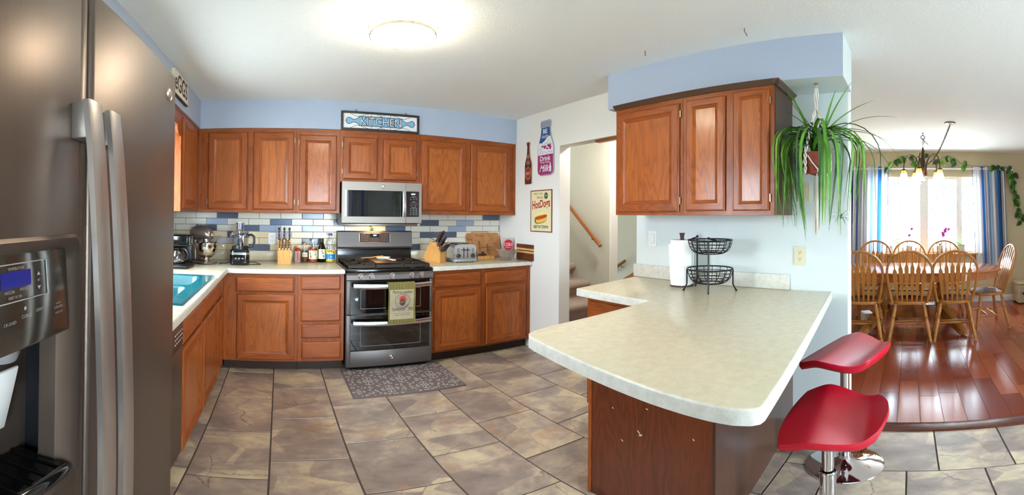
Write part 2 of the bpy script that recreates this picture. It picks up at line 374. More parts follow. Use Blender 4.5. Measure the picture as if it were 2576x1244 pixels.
    def prism(s, poly, n0, n1, fn, mi=0, mis=None, smi=None):
        """poly of (u,v); fn(u,v,n)->xyz; extruded between n0 and n1"""
        a = [s.bm.verts.new(fn(u, v, n0)) for u, v in poly]; b = [s.bm.verts.new(fn(u, v, n1)) for u, v in poly]
        f1 = s.bm.faces.new(b); f0 = s.bm.faces.new(a[::-1]); s._mi([f0, f1], mi); m = len(poly)
        for i in range(m):
            j = (i + 1) % m; f = s.bm.faces.new((a[i], a[j], b[j], b[i])); f.material_index = mi if smi is None else smi
        return s
    def grid(s, fn, nu, nv, mi=0, uv=False):
        V = [[s.bm.verts.new(fn(i / nu, j / nv)) for j in range(nv + 1)] for i in range(nu + 1)]
        L = s.bm.loops.layers.uv.verify() if uv else None
        for i in range(nu):
            for j in range(nv):
                f = s.bm.faces.new((V[i][j], V[i + 1][j], V[i + 1][j + 1], V[i][j + 1])); f.material_index = mi
                if uv:
                    for lp, (a, b) in zip(f.loops, ((i, j), (i + 1, j), (i + 1, j + 1), (i, j + 1))): lp[L].uv = (a / nu, b / nv)
        return s
    def text(s, body, fn, size=.1, mi=0, depth=.0, align='CENTER', shear=0, width=None, height=None, off=0, res=3):
        """lettering; fn(u,v,n)->xyz with (0,0) at the middle of the text"""
        cu = bpy.data.curves.new('lettering', 'FONT'); cu.body = body; cu.size = size; cu.align_x = 'CENTER'; cu.align_y = 'CENTER'; cu.resolution_u = res
        cu.shear = shear; cu.offset = off; cu.extrude = 0
        o = bpy.data.objects.new('lettering', cu); COL.objects.link(o)
        bpy.context.view_layer.update()
        me = bpy.data.meshes.new_from_object(o.evaluated_get(bpy.context.evaluated_depsgraph_get()))
        bpy.data.objects.remove(o); bpy.data.curves.remove(cu)
        if len(me.vertices):
            xs = [v.co.x for v in me.vertices]; ys = [v.co.y for v in me.vertices]
            cx, cy = (min(xs) + max(xs)) / 2, (min(ys) + max(ys)) / 2; w = max(xs) - min(xs); h = max(ys) - min(ys)
            kx = width / w if width else 1; ky = height / h if height else (kx if width else 1)
            if height and not width: kx = ky
            vs = [s.bm.verts.new(fn((v.co.x - cx) * kx, (v.co.y - cy) * ky, depth)) for v in me.vertices]
            for p in me.polygons:
                try: f = s.bm.faces.new([vs[i] for i in p.vertices]); f.material_index = mi
                except ValueError: pass
        bpy.data.meshes.remove(me); return s
    def obj(s, name, mats, parent=None, local=False, smooth=True, ang=35, label=None, recalc=True):
        bm = s.bm
        if recalc: bmesh.ops.recalc_face_normals(bm, faces=bm.faces)
        if smooth:
            for f in bm.faces: f.smooth = True
            lim = radians(ang)
            for e in bm.edges:
                if len(e.link_faces) == 2:
                    if e.calc_face_angle(0) > lim: e.smooth = False
        me = bpy.data.meshes.new(name)
        off = Vector((0, 0, 0))
        if parent is not None and not local:
            p = parent
            while p: off += p.location; p = p.parent
        if off.length: bmesh.ops.translate(bm, verts=bm.verts, vec=-off)
        bm.to_mesh(me); bm.free()
        if not isinstance(mats, (list, tuple)): mats = [mats]
        for m_ in mats: me.materials.append(M(m_))
        o = bpy.data.objects.new(name, me); COL.objects.link(o)
        if parent is not None: o.parent = parent
        if label: o['label'] = label
        return o

def thing(name, label, cat, loc=(0, 0, 0), group=None, rz=0):
    o = bpy.data.objects.new(name, None); COL.objects.link(o); o.location = loc; o.rotation_euler = (0, 0, rz); o.empty_display_size = .05
    o['label'] = label; o['category'] = cat
    if group: o['group'] = group
    return o
def tag(o, label, cat, group=None):
    o['label'] = label; o['category'] = cat
    if group: o['group'] = group
    return o
def struct(o, label=None):
    o['kind'] = 'structure'
    if label: o['label'] = label
    return o
def setbase(o, loc):
    """move a single-mesh thing's origin to its base"""
    d = Vector(loc) - o.location; o.data.transform(Matrix.Translation(-d)); o.location = loc; return o
def copy_tree(o, parent=None):
    c = o.copy(); COL.objects.link(c)
    if parent is not None: c.parent = parent
    for ch in list(o.children): copy_tree(ch, c)
    return c
XY = lambda z0=0: (lambda u, v, n: (u, v, z0 + n))

# facings: map (u along wall, z, n out of wall) to the world
def back(yf): return lambda u, z, n: (u, yf - n, z)
def left(xf): return lambda u, z, n: (xf + n, u, z)
def right(xf): return lambda u, z, n: (xf - n, u, z)
def front(yf): return lambda u, z, n: (u, yf + n, z)      # faces +y
OAKH = {'back': 'oak_x', 'left': 'oak_y', 'right': 'oak_y', 'front': 'oak_x'}

# ------------------------------------------------------------------ room
W, ZC, ZT, ZB, SD = 3.46, 2.42, 2.15, 1.384, .346
XD, YS, XT = 7.42, -6.6, 3.45
def wall_box(name, a, b, mat, label=None):
    return struct(MB().box(a, b).obj(name, mat, smooth=False), label)
def wall_hole(name, mat, fn, u0, u1, z0, z1, holes, n0, n1, mats=None):
    """wall slab with rectangular holes (sorted along u)"""
    m = MB(); cu = u0
    def bx(a, b, c, d):
        if b - a > 1e-4 and d - c > 1e-4: m.prism([(a, c), (b, c), (b, d), (a, d)], n0, n1, fn)
    for (h0, h1, k0, k1) in sorted(holes):
        bx(cu, h0, z0, z1); bx(h0, h1, z0, k0); bx(h0, h1, k1, z1); cu = h1
    bx(cu, u1, z0, z1)
    return struct(m.obj(name, mat, smooth=False))

# tiled floor: every tile a slightly raised slab over grout, with its own random number
def add_tile(m, x0, x1, y0, y1, z, gap=.0035, along='y', bev=.0015):
    L = m.bm.loops.layers.uv.verify(); A = m.bm.faces.layers.float.get('tile') or m.bm.faces.layers.float.new('tile')
    x0 += gap; x1 -= gap; y0 += gap; y1 -= gap
    if x1 - x0 < .01 or y1 - y0 < .01: return
    r = random.random(); V = m.bm.verts.new
    top = [V(p) for p in ((x0 + bev, y0 + bev, z), (x1 - bev, y0 + bev, z), (x1 - bev, y1 - bev, z), (x0 + bev, y1 - bev, z))]
    bot = [V(p) for p in ((x0, y0, z - .004), (x1, y0, z - .004), (x1, y1, z - .004), (x0, y1, z - .004))]
    fs = [m.bm.faces.new(top)] + [m.bm.faces.new((bot[i], bot[(i + 1) % 4], top[(i + 1) % 4], top[i])) for i in range(4)]
    for f in fs:
        f[A] = r; f.material_index = 1
        for lp in f.loops:
            u, v = lp.vert.co.x - x0, lp.vert.co.y - y0
            lp[L].uv = (u, v) if along == 'y' else (v, u)
m = MB(); m.bm.faces.layers.float.new('tile')
m.box((-.1, YS, -.05), (XT, .0, -.003), 0)
colx = [-.145, .26, .66, 1.036, 1.43, 1.825, 2.222, 2.622, 3.043, 3.46]
offs = [.12, .44, .375, .05, .215, .47, .235, .475, .21]
YSPL = -3.32
for i, of in enumerate(offs):
    y = of - 12 * .507
    while y < .0:
        a, b = y, y + .507
        x0, x1 = max(colx[i], 0), min(colx[i + 1], XT)
        yl = -3.32 if x0 > 2.3 else -9
        a2, b2 = max(a, YS, yl), min(b, 0)
        if b2 - a2 > .012: add_tile(m, x0, x1, a2, b2, 0)
        y += .507
rows = [(2.945, XT, -3.32), (2.622, 2.945, -3.535)]
for x0, x1, y0 in rows:
    y = -3.32 if x0 > 2.9 else -3.32
    b = -3.32 if x0 > 2.9 else -3.535
    if x0 < 2.9: add_tile(m, x0, x1, -3.535, -3.32, 0, along='x')
    while b > YS:
        add_tile(m, x0, x1, max(b - .367, YS), b, 0, along='x'); b -= .367
fl = struct(m.obj('floor', ['tile_grout', 'stone_tile'], smooth=False, recalc=False), 'stone-look kitchen floor tiles with dark grout')
# hardwood
m = MB(); m.bm.faces.layers.float.new('tile'); m.box((XT, YS, -.05), (XD, .6, -.003), 0)
yy = -3.693 + .1445 * 10; random.seed(11); k = 0
joints = {0: [3.78, 4.75], -1: [3.78 + .62, 5.3], -2: [3.78, 4.84], -3: [4.39, 5.2]}
while yy > YS:
    x = XT + .05; first = True
    while x < XD:
        ln = random.uniform(.28, 1.1) if first else random.uniform(.8, 1.25); first = False
        add_tile(m, x, min(x + ln, XD), yy - .1445, yy, 0.0, gap=.0008, along='x', bev=.0008); x += ln
    yy -= .1445
struct(m.obj('floor', ['seam_dark', 'plank_wood'], smooth=False, recalc=False), 'glossy red-brown hardwood plank floor of the dining area')
struct(MB().box((3.39, YS, -.004), (3.505, -3.57, .010), bev=.006).obj('trim_1', 'threshold_wood'), 'dark wooden threshold strip between tile and hardwood')

struct(MB().box((-.12, YS - .12, ZC), (XD + .12, .12, ZC + .1)).obj('ceiling', 'ceiling_paint', smooth=False))
wall_box('wall_back', (-.12, 0, -.05), (W + .12, .12, ZC), 'wall_white')
wall_hole('wall_left', 'wall_white', lambda u, z, n: (n, u, z), YS, 0, -.05, ZC, [(-2.05, -1.1, 1.12, 2.0)], -.12, 0)
# right wall with the doorway, then the partition up to its free end
wall_hole('wall_right', 'wall_white', lambda u, z, n: (n, u, z), -1.985, 0, -.05, ZC, [(-1.985, -1.067, -.05, 2.035)], W, W + .12)
wall_box('wall_partition', (W, -3.548, -.05), (W + .115, -1.985, ZC), 'wall_pale')
wall_box('trim_2', (W + .008, -3.552, .0), (W + .116, -3.5475, ZC), 'trim_white', 'white painted end of the partition wall')
# soffits
wall_box('wall_soffit_back', (SD - .001, -SD, ZT), (W, 0, ZC), 'soffit_blue', 'blue soffit above the back cabinets')
wall_box('wall_soffit_left', (0, -2.9, ZT), (SD, 0, ZC), 'soffit_blue', 'blue soffit above the left cabinets')
m = MB(); m.box((W - .305, -3.572, ZT), (W, -1.965, ZC), 0)
m.bm.normal_update()
for f in m.bm.faces:
    if abs(f.normal.x) < .5: f.material_index = 1
struct(m.obj('wall_soffit_right', ['soffit_blue', 'wall_pale'], smooth=False), 'blue-fronted soffit above the three-door cabinet')
# dining window wall, end walls, stair hall
WY0, WY1, WZ0, WZ1 = -5.0, -3.3, .80, 2.06
wall_hole('wall_dining', 'wall_tan', lambda u, z, n: (n, u, z), YS, .6, -.05, ZC, [(WY0, WY1, WZ0, WZ1)], XD, XD + .14)
wall_box('wall_divider', (W + .115, -2.72, -.05), (XD, -2.6, ZC), 'wall_tan')
wall_hole('wall_front', 'wall_pale', lambda u, z, n: (u, n, z), -.12, XD + .12, -.05, ZC, [(1.65, 2.75, .02, 2.08)], YS - .12, YS)
wall_box('wall_stair', (4.5, -.74, -.05), (4.62, 1.9, 3.6), 'wall_khaki')
wall_box('trim_3', (4.498, -.752, .0), (4.622, -.738, ZC), 'trim_white', 'white end trim of the stair wall')
wall_box('wall_hall', (5.5, -2.6, -1.2), (5.6, 1.9, 3.6), 'wall_khaki')
wall_box('wall_stair_end', (W + .12, 1.8, -.05), (5.6, 1.92, 3.6), 'wall_khaki')
wall_box('ceiling_stair', (W, .12, 3.5), (5.7, 1.9, 3.6), 'wall_khaki')
wall_box('wall_stair_side', (W, .12, -.05), (W + .12, 1.9, 3.6), 'wall_khaki')
# door jambs and header rail
wall_box('door_1', (W - .004, -1.071, 0), (W + .125, -1.064, 2.035), 'trim_white', 'white jamb of the doorway to the stairs')
m = MB(); m.box((W + .03, -1.975, 2.012), (W + .085, -1.5, 2.034), bev=.003)
struct(m.obj('trim_4', 'rail_wood'), 'brown wooden track under the doorway header')
# baseboards
m = MB()
for z0, z1, d in ((0, .07, .016), (.07, .085, .012), (.085, .095, .006)): m.box((XD - d, YS, z0), (XD, -2.72, z1))
struct(m.obj('baseboard_dining', 'trim_white', smooth=False))

# ------------------------------------------------------------------ cabinets
def panel_door(m, fn, u0, u1, z0, z1, h=1):
    """moulded frame with mitred bevel and a recessed flat panel; slot 0 vertical grain, slot 1 horizontal grain"""
    prof = [(0, 0), (0, .011), (.004, .016), (.010, .0195), (.050, .0205), (.055, .017), (.060, .0155), (.074, .009), (.077, .009)]
    k = min(1, (u1 - u0) / .30, (z1 - z0) / .28)
    R = []
    for ins, d in prof:
        i = ins * k
        R.append([m.bm.verts.new(fn(u, z, d)) for u, z in ((u0 + i, z0 + i), (u1 - i, z0 + i), (u1 - i, z1 - i), (u0 + i, z1 - i))])
    for a, b in zip(R, R[1:]):
        for q in range(4):
            w = (q + 1) % 4; f = m.bm.faces.new((a[q], a[w], b[w], b[q])); f.material_index = h if q in (0, 2) else 0
    m.bm.faces.new(R[-1]).material_index = 2
    m.bm.faces.new(R[0][::-1]).material_index = 0
def slab_front(m, fn, u0, u1, z0, z1, mi=1):
    prof = [(0, 0), (0, .012), (.004, .016), (.012, .0195), (.016, .0195)]
    R = [[m.bm.verts.new(fn(u, z, d)) for u, z in ((u0 + i, z0 + i), (u1 - i, z0 + i), (u1 - i, z1 - i), (u0 + i, z1 - i))] for i, d in prof]
    for a, b in zip(R, R[1:]):
        for q in range(4):
            w = (q + 1) % 4; m.bm.faces.new((a[q], a[w], b[w], b[q])).material_index = mi
    m.bm.faces.new(R[-1]).material_index = mi; m.bm.faces.new(R[0][::-1]).material_index = mi
def fbox(m, fn, u0, u1, z0, z1, n0, n1, mi=0):
    m.prism([(u0, z0), (u1, z0), (u1, z1), (u0, z1)], n0, n1, fn, mi)
def cabinet(name, label, group, fn, face, u0, u1, z0, z1, depth, doors=(), drawers=(), toe=False, hinge={}, loc=None, cat='cabinet', stiles=(), ctop=None):
    """face-frame cabinet; doors/drawers are (u0,u1,z0,z1)"""
    H = OAKH[face]; mid = (u0 + u1) / 2
    t = thing(name, label, cat, loc or fn(mid, 0 if toe else z0, -depth / 2), group)
    m = MB(); zb = z0
    fbox(m, fn, u0, u1, zb, ctop or z1, -depth, -.02, 0); m.obj('carcass', ['oak_z'], t, smooth=False)
    m = MB(); st = .034
    cuts = sorted({u0, u1} | set(stiles))
    fbox(m, fn, u0, u0 + st, zb, z1, -.02, 0, 0); fbox(m, fn, u1 - st, u1, zb, z1, -.02, 0, 0)
    for s_ in stiles: fbox(m, fn, s_ - st / 2 - .004, s_ + st / 2 + .004, zb, z1, -.02, .0004, 0)
    fbox(m, fn, u0 + st, u1 - st, zb, zb + .034, -.02, 0, 1); fbox(m, fn, u0 + st, u1 - st, z1 - .034, z1, -.02, 0, 1)
    fbox(m, fn, u0 + st, u1 - st, zb + .034, z1 - .034, -.02, -.004, 0)
    m.obj('face_frame', ['oak_z', H], t, smooth=False)
    for i, d in enumerate(doors):
        m = MB(); panel_door(m, fn, *d); o = m.obj('door', ['oak_z', H, 'oak_panel'], t, ang=20)
        side = hinge.get(i)
        if side:
            for zz in (d[2] + .07, d[3] - .07):
                m = MB(); uu = d[0] - .006 if side == 'l' else d[1] + .006
                fbox(m, fn, uu - .0035, uu + .0035, zz - .022, zz + .022, 0, .010); m.obj('hinge', 'hinge_metal', o, smooth=False)
    for d in drawers:
        m = MB(); slab_front(m, fn, *d); m.obj('drawer_front', ['oak_z', H], t, ang=20)
    if toe:
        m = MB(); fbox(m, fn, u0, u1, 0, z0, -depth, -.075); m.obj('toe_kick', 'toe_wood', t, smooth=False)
    return t

UF = back(-.330); G = 'wall cabinets along the back wall'
cabinet('wall_cabinet', 'two-door oak wall cabinet in the back left corner above the food processor', G, UF, 'back', .33, 1.215, ZB, ZT, .328, [(.42, .778, 1.41, 2.11), (.832, 1.193, 1.41, 2.108)], hinge={0: 'l', 1: 'r'}, stiles=(.805,))
cabinet('wall_cabinet', 'narrow one-door oak wall cabinet left of the microwave, above the bottles', G, UF, 'back', 1.217, 1.610, ZB, ZT, .328, [(1.243, 1.578, 1.408, 2.092)], hinge={0: 'l'})
cabinet('wall_cabinet', 'short two-door oak wall cabinet directly above the microwave', G, UF, 'back', 1.612, 2.372, 1.672, ZT, .328, [(1.635, 1.954, 1.695, 2.085), (2.012, 2.337, 1.697, 2.085)], hinge={0: 'l', 1: 'r'}, stiles=(1.983,))
cabinet('wall_cabinet', 'tall two-door oak wall cabinet right of the microwave, above the toaster', G, UF, 'back', 2.374, W - .002, ZB, ZT, .328, [(2.392, 2.860, 1.418, 2.098), (2.914, 3.380, 1.418, 2.105)], hinge={0: 'l'}, stiles=(2.887,))
UL = left(.330)
cabinet('wall_cabinet', 'one-door oak wall cabinet on the left wall beside the refrigerator', G, UL, 'left', -1.0, -.332, ZB, ZT, .328, [(-.965, -.50, 1.405, 2.105)])
m = MB(); vp = [(-2.2, 2.148), (-1.002, 2.148), (-1.002, 1.955)]
for i in range(9):
    a = i / 8 * pi / 2; vp.append((-1.04 - .07 * sin(a), 1.955 + .07 * (1 - cos(a)) ))
vp += [(-1.30, 2.03), (-2.2, 2.03)]
m.prism(vp, -.02, 0, UL); tag(m.obj('valance_board', 'oak_y'), 'scalloped oak valance board over the sink window', 'valance')
# peninsula wall: right wall cabinets face -x
UR = right(W - .328 + .0)
XR = W - .328
G2 = 'wall cabinets above the peninsula'
cabinet('wall_cabinet', 'single wide-door oak wall cabinet nearest the doorway', G2, UR, 'right', -2.612, -2.066, ZB, ZT - .03, .326, [(-2.590, -2.088, 1.402, 2.085)], hinge={0: 'l'})
t = cabinet('wall_cabinet', 'two-door oak wall cabinet with dark end panel beside the hanging plant', G2, UR, 'right', -3.198, -2.614, ZB, ZT - .03, .326, [(-2.902, -2.642, 1.408, 2.09), (-3.170, -2.955, 1.408, 2.10)], hinge={1: 'l'}, stiles=(-2.928,))
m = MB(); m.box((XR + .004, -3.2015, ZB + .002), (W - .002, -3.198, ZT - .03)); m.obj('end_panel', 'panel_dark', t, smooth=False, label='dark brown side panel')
# crown moulding runs over both
m = MB(); cp = [(0, ZT - .03), (.012, ZT - .03), (.018, ZT - .018), (.030, ZT - .008), (.034, ZT - .001), (0, ZT - .001)]
m.prism([(u, z) for u, z in cp], 0, 1, lambda u, z, n: (XR - u, -3.198 - .034 + n * (3.232 - 2.06), z))
m.prism([(u, z) for u, z in cp], 0, 1, lambda u, z, n: (XR - .034 + n * (W - XR + .034 - .002), -3.1985 - u, z))
tag(m.obj('crown_moulding', 'crown_dark'), 'dark crown moulding along the top of the peninsula wall cabinets', 'moulding')

# base cabinets
BF = back(-.610); GB = 'base cabinets along the back wall'
cabinet('base_cabinet', 'oak base cabinet with one drawer over one wide door in the back left corner', GB, BF, 'back', .612, 1.228, .10, .880, .60, [(.724, 1.202, .118, .700)], [(.716, 1.195, .722, .842)], toe=True)
cabinet('base_cabinet', 'oak base cabinet of four stacked drawers left of the stove', GB, BF, 'back', 1.230, 1.612, .10, .880, .60, [], [(1.252, 1.580, .742, .858), (1.254, 1.583, .468, .710), (1.260, 1.585, .318, .438), (1.262, 1.587, .130, .282)], toe=True)
cabinet('base_cabinet', 'two-door oak base cabinet with two drawers right of the stove', GB, BF, 'back', 2.392, W - .004, .10, .880, .60, [(2.415, 2.888, .118, .698), (2.944, 3.396, .115, .694)], [(2.412, 2.882, .726, .846), (2.932, 3.402, .724, .840)], toe=True, stiles=(2.916,), hinge={0: 'l'})
BL_ = left(.610); GL = 'base cabinets along the left wall'
cabinet('base_cabinet', 'oak sink base cabinet with two doors under the teal sink', GL, BL_, 'left', -2.110, -1.018, .10, .880, .60, [(-2.080, -1.590, .090, .700), (-1.545, -1.035, .085, .700)], [(-2.092, -1.600, .725, .852), (-1.562, -1.040, .740, .852)], toe=True, stiles=(-1.567,), hinge={0: 'l'}, ctop=.70)
cabinet('base_cabinet', 'narrow oak base cabinet in the left corner beside the sink cabinet', GL, BL_, 'left', -1.016, -.6105, .10, .880, .60, [(-1.0, -.735, .105, .700)], [(-1.0, -.735, .725, .845)], toe=True)

# dishwasher between sink cabinet and refrigerator
t = thing('dishwasher', 'slate dishwasher squeezed between sink cabinet and refrigerator', 'dishwasher', (.32, -2.42, 0))
MB().box((.04, -2.715, .10), (.60, -2.116, .872)).obj('body', 'black_steel', t, smooth=False)
MB().box((.60, -2.713, .12), (.632, -2.118, .745), bev=.006).obj('door', 'slate_z', t)
m = MB(); m.box((.60, -2.713, .75), (.634, -2.118, .870), bev=.006)
p = m.obj('control_strip', 'slate_z', t)
m = MB()
for i in range(5):
    for j in range(3): m.box((.6338, -2.15 - i * .03, .78 + j * .022), (.6344, -2.137 - i * .03, .785 + j * .022))
m.obj('button_marks', 'white_print', p, smooth=False)
MB().box((.10, -2.713, 0), (.54, -2.118, .10)).obj('toe_kick', 'black_matte', t, smooth=False)

# ------------------------------------------------------------------ worktops
CT, CB = .918, .880
def rounded_slab(m, poly, z0, z1, r=.014, mi=0, emi=1):
    """flat top with a rolled front edge: rings of shrinking outline"""
    n = len(poly); P = [Vector((p[0], p[1])) for p in poly]
    nr = []
    for i in range(n):
        a, b, c = P[i - 1], P[i], P[(i + 1) % n]
        d1 = (b - a).normalized(); d2 = (c - b).normalized()
        n1 = Vector((-d1.y, d1.x)); n2 = Vector((-d2.y, d2.x)); v = (n1 + n2)
        k = v.length_squared / 2
        nr.append(v / max(k, .3))
    prof = [(0, z0), (0, z1 - r)] + [(r * (1 - cos(a)), z1 - r + r * sin(a)) for a in (pi / 6, pi / 3, pi / 2)]
    R = [[m.bm.verts.new((P[i].x + nr[i].x * ins, P[i].y + nr[i].y * ins, z)) for i in range(n)] for ins, z in prof]
    for k, (a, b) in enumerate(zip(R, R[1:])):
        for i in range(n):
            j = (i + 1) % n; m.bm.faces.new((a[i], a[j], b[j], b[i])).material_index = emi if k < 3 else mi
    m.bm.faces.new(R[-1]).material_index = mi; m.bm.faces.new(R[0][::-1]).material_index = emi
t = thing('countertop', 'cream laminate L-shaped countertop in the left corner, around the teal sink', 'countertop', (.3, -.3, CB))
SX0, SX1, SY0, SY1 = .085, .575, -2.02, -1.15
m = MB()
# pieces around the sink cut-out (front lip rolled)
rounded_slab(m, [(.648, -2.74), (.648, SY0 - .0), (.002, SY0 - .0), (.002, -2.74)], CB, CT)
rounded_slab(m, [(.648, SY0), (.648, SY1), (SX1, SY1), (SX1, SY0)], CB, CT)
rounded_slab(m, [(SX0, SY0), (SX0, SY1), (.002, SY1), (.002, SY0)], CB, CT)
rounded_slab(m, [(.648, SY1), (.648, -.648), (1.6135, -.648), (1.6135, -.002), (.002, -.002), (.002, SY1)], CB, CT)
m.obj('worktop', ['laminate', 'laminate_edge'], t)
m = MB(); m.box((.002, -.021, CT), (1.6135, -.002, 1.012), bev=.004); m.box((.002, -2.74, CT), (.021, -.022, 1.012), bev=.004); m.obj('upstand', 'laminate', t)
t = thing('countertop', 'cream laminate countertop right of the stove under the toaster', 'countertop', (2.9, -.3, CB))
m = MB(); rounded_slab(m, [(2.3935, -.648), (W - .002, -.648), (W - .002, -.002), (2.3935, -.002)], CB, CT); m.obj('worktop', ['laminate', 'laminate_edge'], t)
m = MB(); m.box((2.3935, -.021, CT), (W - .002, -.002, 1.012), bev=.004); m.obj('upstand', 'laminate', t)

t = thing('countertop', 'large cream laminate peninsula countertop with rounded end', 'countertop', (2.8, -3.0, CB))
ctl = [(1.990, -2.672), (1.955, -2.690), (1.932, -2.722), (1.922, -2.770), (1.908, -2.90), (1.893, -3.05), (1.878, -3.20), (1.866, -3.33), (1.860, -3.43), (1.858, -3.50), (1.862, -3.55), (1.876, -3.588), (1.892, -3.603), (1.912, -3.606)]
outline = [(W - .002, -3.452), (W - .002, -1.987), (2.772, -2.062), (2.785, -2.627), (2.10, -2.652)] + ctl
outline = outline[::-1]
# ensure counter-clockwise
ar = sum(outline[i - 1][0] * outline[i][1] - outline[i][0] * outline[i - 1][1] for i in range(len(outline)))
if ar < 0: outline = outline[::-1]
m = MB(); rounded_slab(m, outline, CT - .048, CT, .007); m.obj('worktop', ['laminate', 'laminate_edge'], t)
m = MB(); m.box((W - .021, -3.185, CT), (W - .002, -1.97, 1.014), bev=.005); m.obj('upstand', 'laminate_edge', t)

# ------------------------------------------------------------------ sink
t = thing('kitchen_sink', 'teal double-bowl drop-in sink in the left countertop', 'sink', (.33, -1.59, CT))
m = MB()
def bowl(m, x0, x1, y0, y1, depth, zt):
    def rr(i, z, r):
        pts = []
        for cx, cy, a0 in ((x1 - i - r, y1 - i - r, 0), (x0 + i + r, y1 - i - r, pi / 2), (x0 + i + r, y0 + i + r, pi), (x1 - i - r, y0 + i + r, 1.5 * pi)):
            for k in range(5): a = a0 + k / 4 * pi / 2; pts.append(m.bm.verts.new((cx + r * cos(a), cy + r * sin(a), z)))
        return pts
    rings = [rr(0, zt, .05), rr(.012, zt - .012, .05), rr(.02, zt - depth + .03, .05), rr(.05, zt - depth, .05)]
    m.loft(rings, 0, False, True)
    return rings[0]
zt = CT + .010
bowl(m, .135, .530, -1.545, -1.165, .17, zt); bowl(m, .135, .530, -1.985, -1.60, .17, zt)
# rim: strips around and between the bowls (rounded outer lip)
for a, b in (((.105, -2.045, CT - .001), (.19, -1.115, zt)), ((.475, -2.045, CT - .001), (.606, -1.115, zt))): pass
def rim(m):
    o = [(.095, -2.05), (.606, -2.05), (.606, -1.105), (.095, -1.105)]
    holes = [(.135, .530, -1.985, -1.60), (.135, .530, -1.545, -1.165)]
    xs = [.095, .135, .155, .51, .530, .606]
    def q(x0, x1, y0, y1): m.face([(x0, y0, zt), (x1, y0, zt), (x1, y1, zt), (x0, y1, zt)])
    q(.095, .135, -2.05, -1.105); q(.530, .606, -2.05, -1.105); q(.135, .530, -2.05, -1.985); q(.135, .530, -1.60, -1.545); q(.135, .530, -1.165, -1.105)
    for a, b in (((.606, -2.05), (.606, -1.105)), ((.606, -1.105), (.095, -1.105)), ((.095, -1.105), (.095, -2.05)), ((.095, -2.05), (.606, -2.05))):
        m.face([(*a, zt), (*b, zt), (b[0] + (.008 if b[0] > .5 else -.008), b[1] + (.008 if b[1] > -1.5 else -.008), CT + .0005), (a[0] + (.008 if a[0] > .5 else -.008), a[1] + (.008 if a[1] > -1.5 else -.008), CT + .0005)])
    # corner fillets of the bowls
    for x0, x1, y0, y1 in holes:
        for cx, cy, sx, sy in ((x1, y1, -1, -1), (x0, y1, 1, -1), (x0, y0, 1, 1), (x1, y0, -1, 1)):
            pts = [(cx, cy, zt)]
            for k in range(5):
                a = k / 4 * pi / 2; pts.append((cx + sx * (.05 - .05 * sin(a)), cy + sy * (.05 - .05 * cos(a)), zt))
            m.face(pts)
rim(m)
m.obj('basin', 'teal_sink', t, ang=50)
for y in (-1.36, -1.79):
    m = MB(); m.lathe([(0, 0), (.04, 0), (.045, .004)], (.33, y, zt - .168)); m.obj('drain', 'chrome', t)

# ------------------------------------------------------------------ tiled backsplash
mt = {'w': 1, 'c': 2, 'd': 3, 'b': 4, 's': 5, 'l': 6}
m = MB()
m.box((.0, -.004, 1.0125), (W - .001, -.0002, 1.384), 0); m.box((.0, -1.1, 1.0125), (.004, -.0045, 1.384), 0)
random.seed(5)
RZ = [1.0125, 1.0755, 1.1375, 1.20, 1.2625, 1.3245, 1.3835]
def tile_row(r, x, spec, end=W):
    """spec: string of colour letters; each brick .2095 long, first brick starts at x"""
    for chx in spec:
        a, b = max(x, .004), min(x + .2095, end - .001); x += .2095
        if b - a > .012: m.box((a + .0022, -.0085, RZ[r] + .0022), (b - .0022, -.0035, RZ[r + 1] - .0022), mt[chx], bev=.0016, seg=1)
RE = 2.3935
tile_row(5, -.175, 'wwwdwwwdwwwwww', 2.3965); tile_row(4, -.069, 'wwbwwswwbwwwww', 2.29); tile_row(3, -.175, 'wwdwdbwbwwwsw', 2.40)
tile_row(2, -.069, 'cccdclccccdcc', 2.29); tile_row(1, -.175, 'ccclcccdcccccc', 2.40); tile_row(0, -.069, 'ccccdcccccccc', 2.29)
tile_row(5, 2.3965, 'wwwwdd'); tile_row(4, 2.29, 'wdwbwww'); tile_row(3, 2.40, 'wwbwwww'); tile_row(2, 2.29, 'wddwwww'); tile_row(1, 2.40, 'wwwwwww'); tile_row(0, 2.29, 'dwwwwww')
for r in range(6):
    y = -.009 - (.05 if r % 2 else .15)
    yy_ = -.009; k = 0; L_ = .16 if r % 2 else .06
    while yy_ > -1.1:
        a, b = max(yy_ - L_, -1.1), yy_
        if b - a > .012: m.box((.0035, a + .0022, RZ[r] + .0022), (.0085, b - .0022, RZ[r + 1] - .0022), 1, bev=.0016, seg=1)
        yy_ -= L_; L_ = .2095
struct(m.obj('trim_5', ['grout', 'brick_white', 'brick_cream', 'brick_slate', 'brick_blue', 'brick_steel', 'brick_lavender'], smooth=False), 'brick-tile backsplash in cream, slate and light blue')
# small dark green apple decal on a tile behind the stove
m = MB(); m.sphere((1.985, -.011, 1.228), .019, 0, (1, .25, 1.05)); m.tube([(1.985, -.012, 1.246), (1.982, -.013, 1.256), (1.976, -.013, 1.262)], .003, 6, 0)
m.sphere((1.972, -.012, 1.258), .012, 0, (1.1, .2, .5)); tag(m.obj('apple_decal', 'leaf_dark'), 'small dark green apple ornament on the tiles behind the stove', 'ornament')

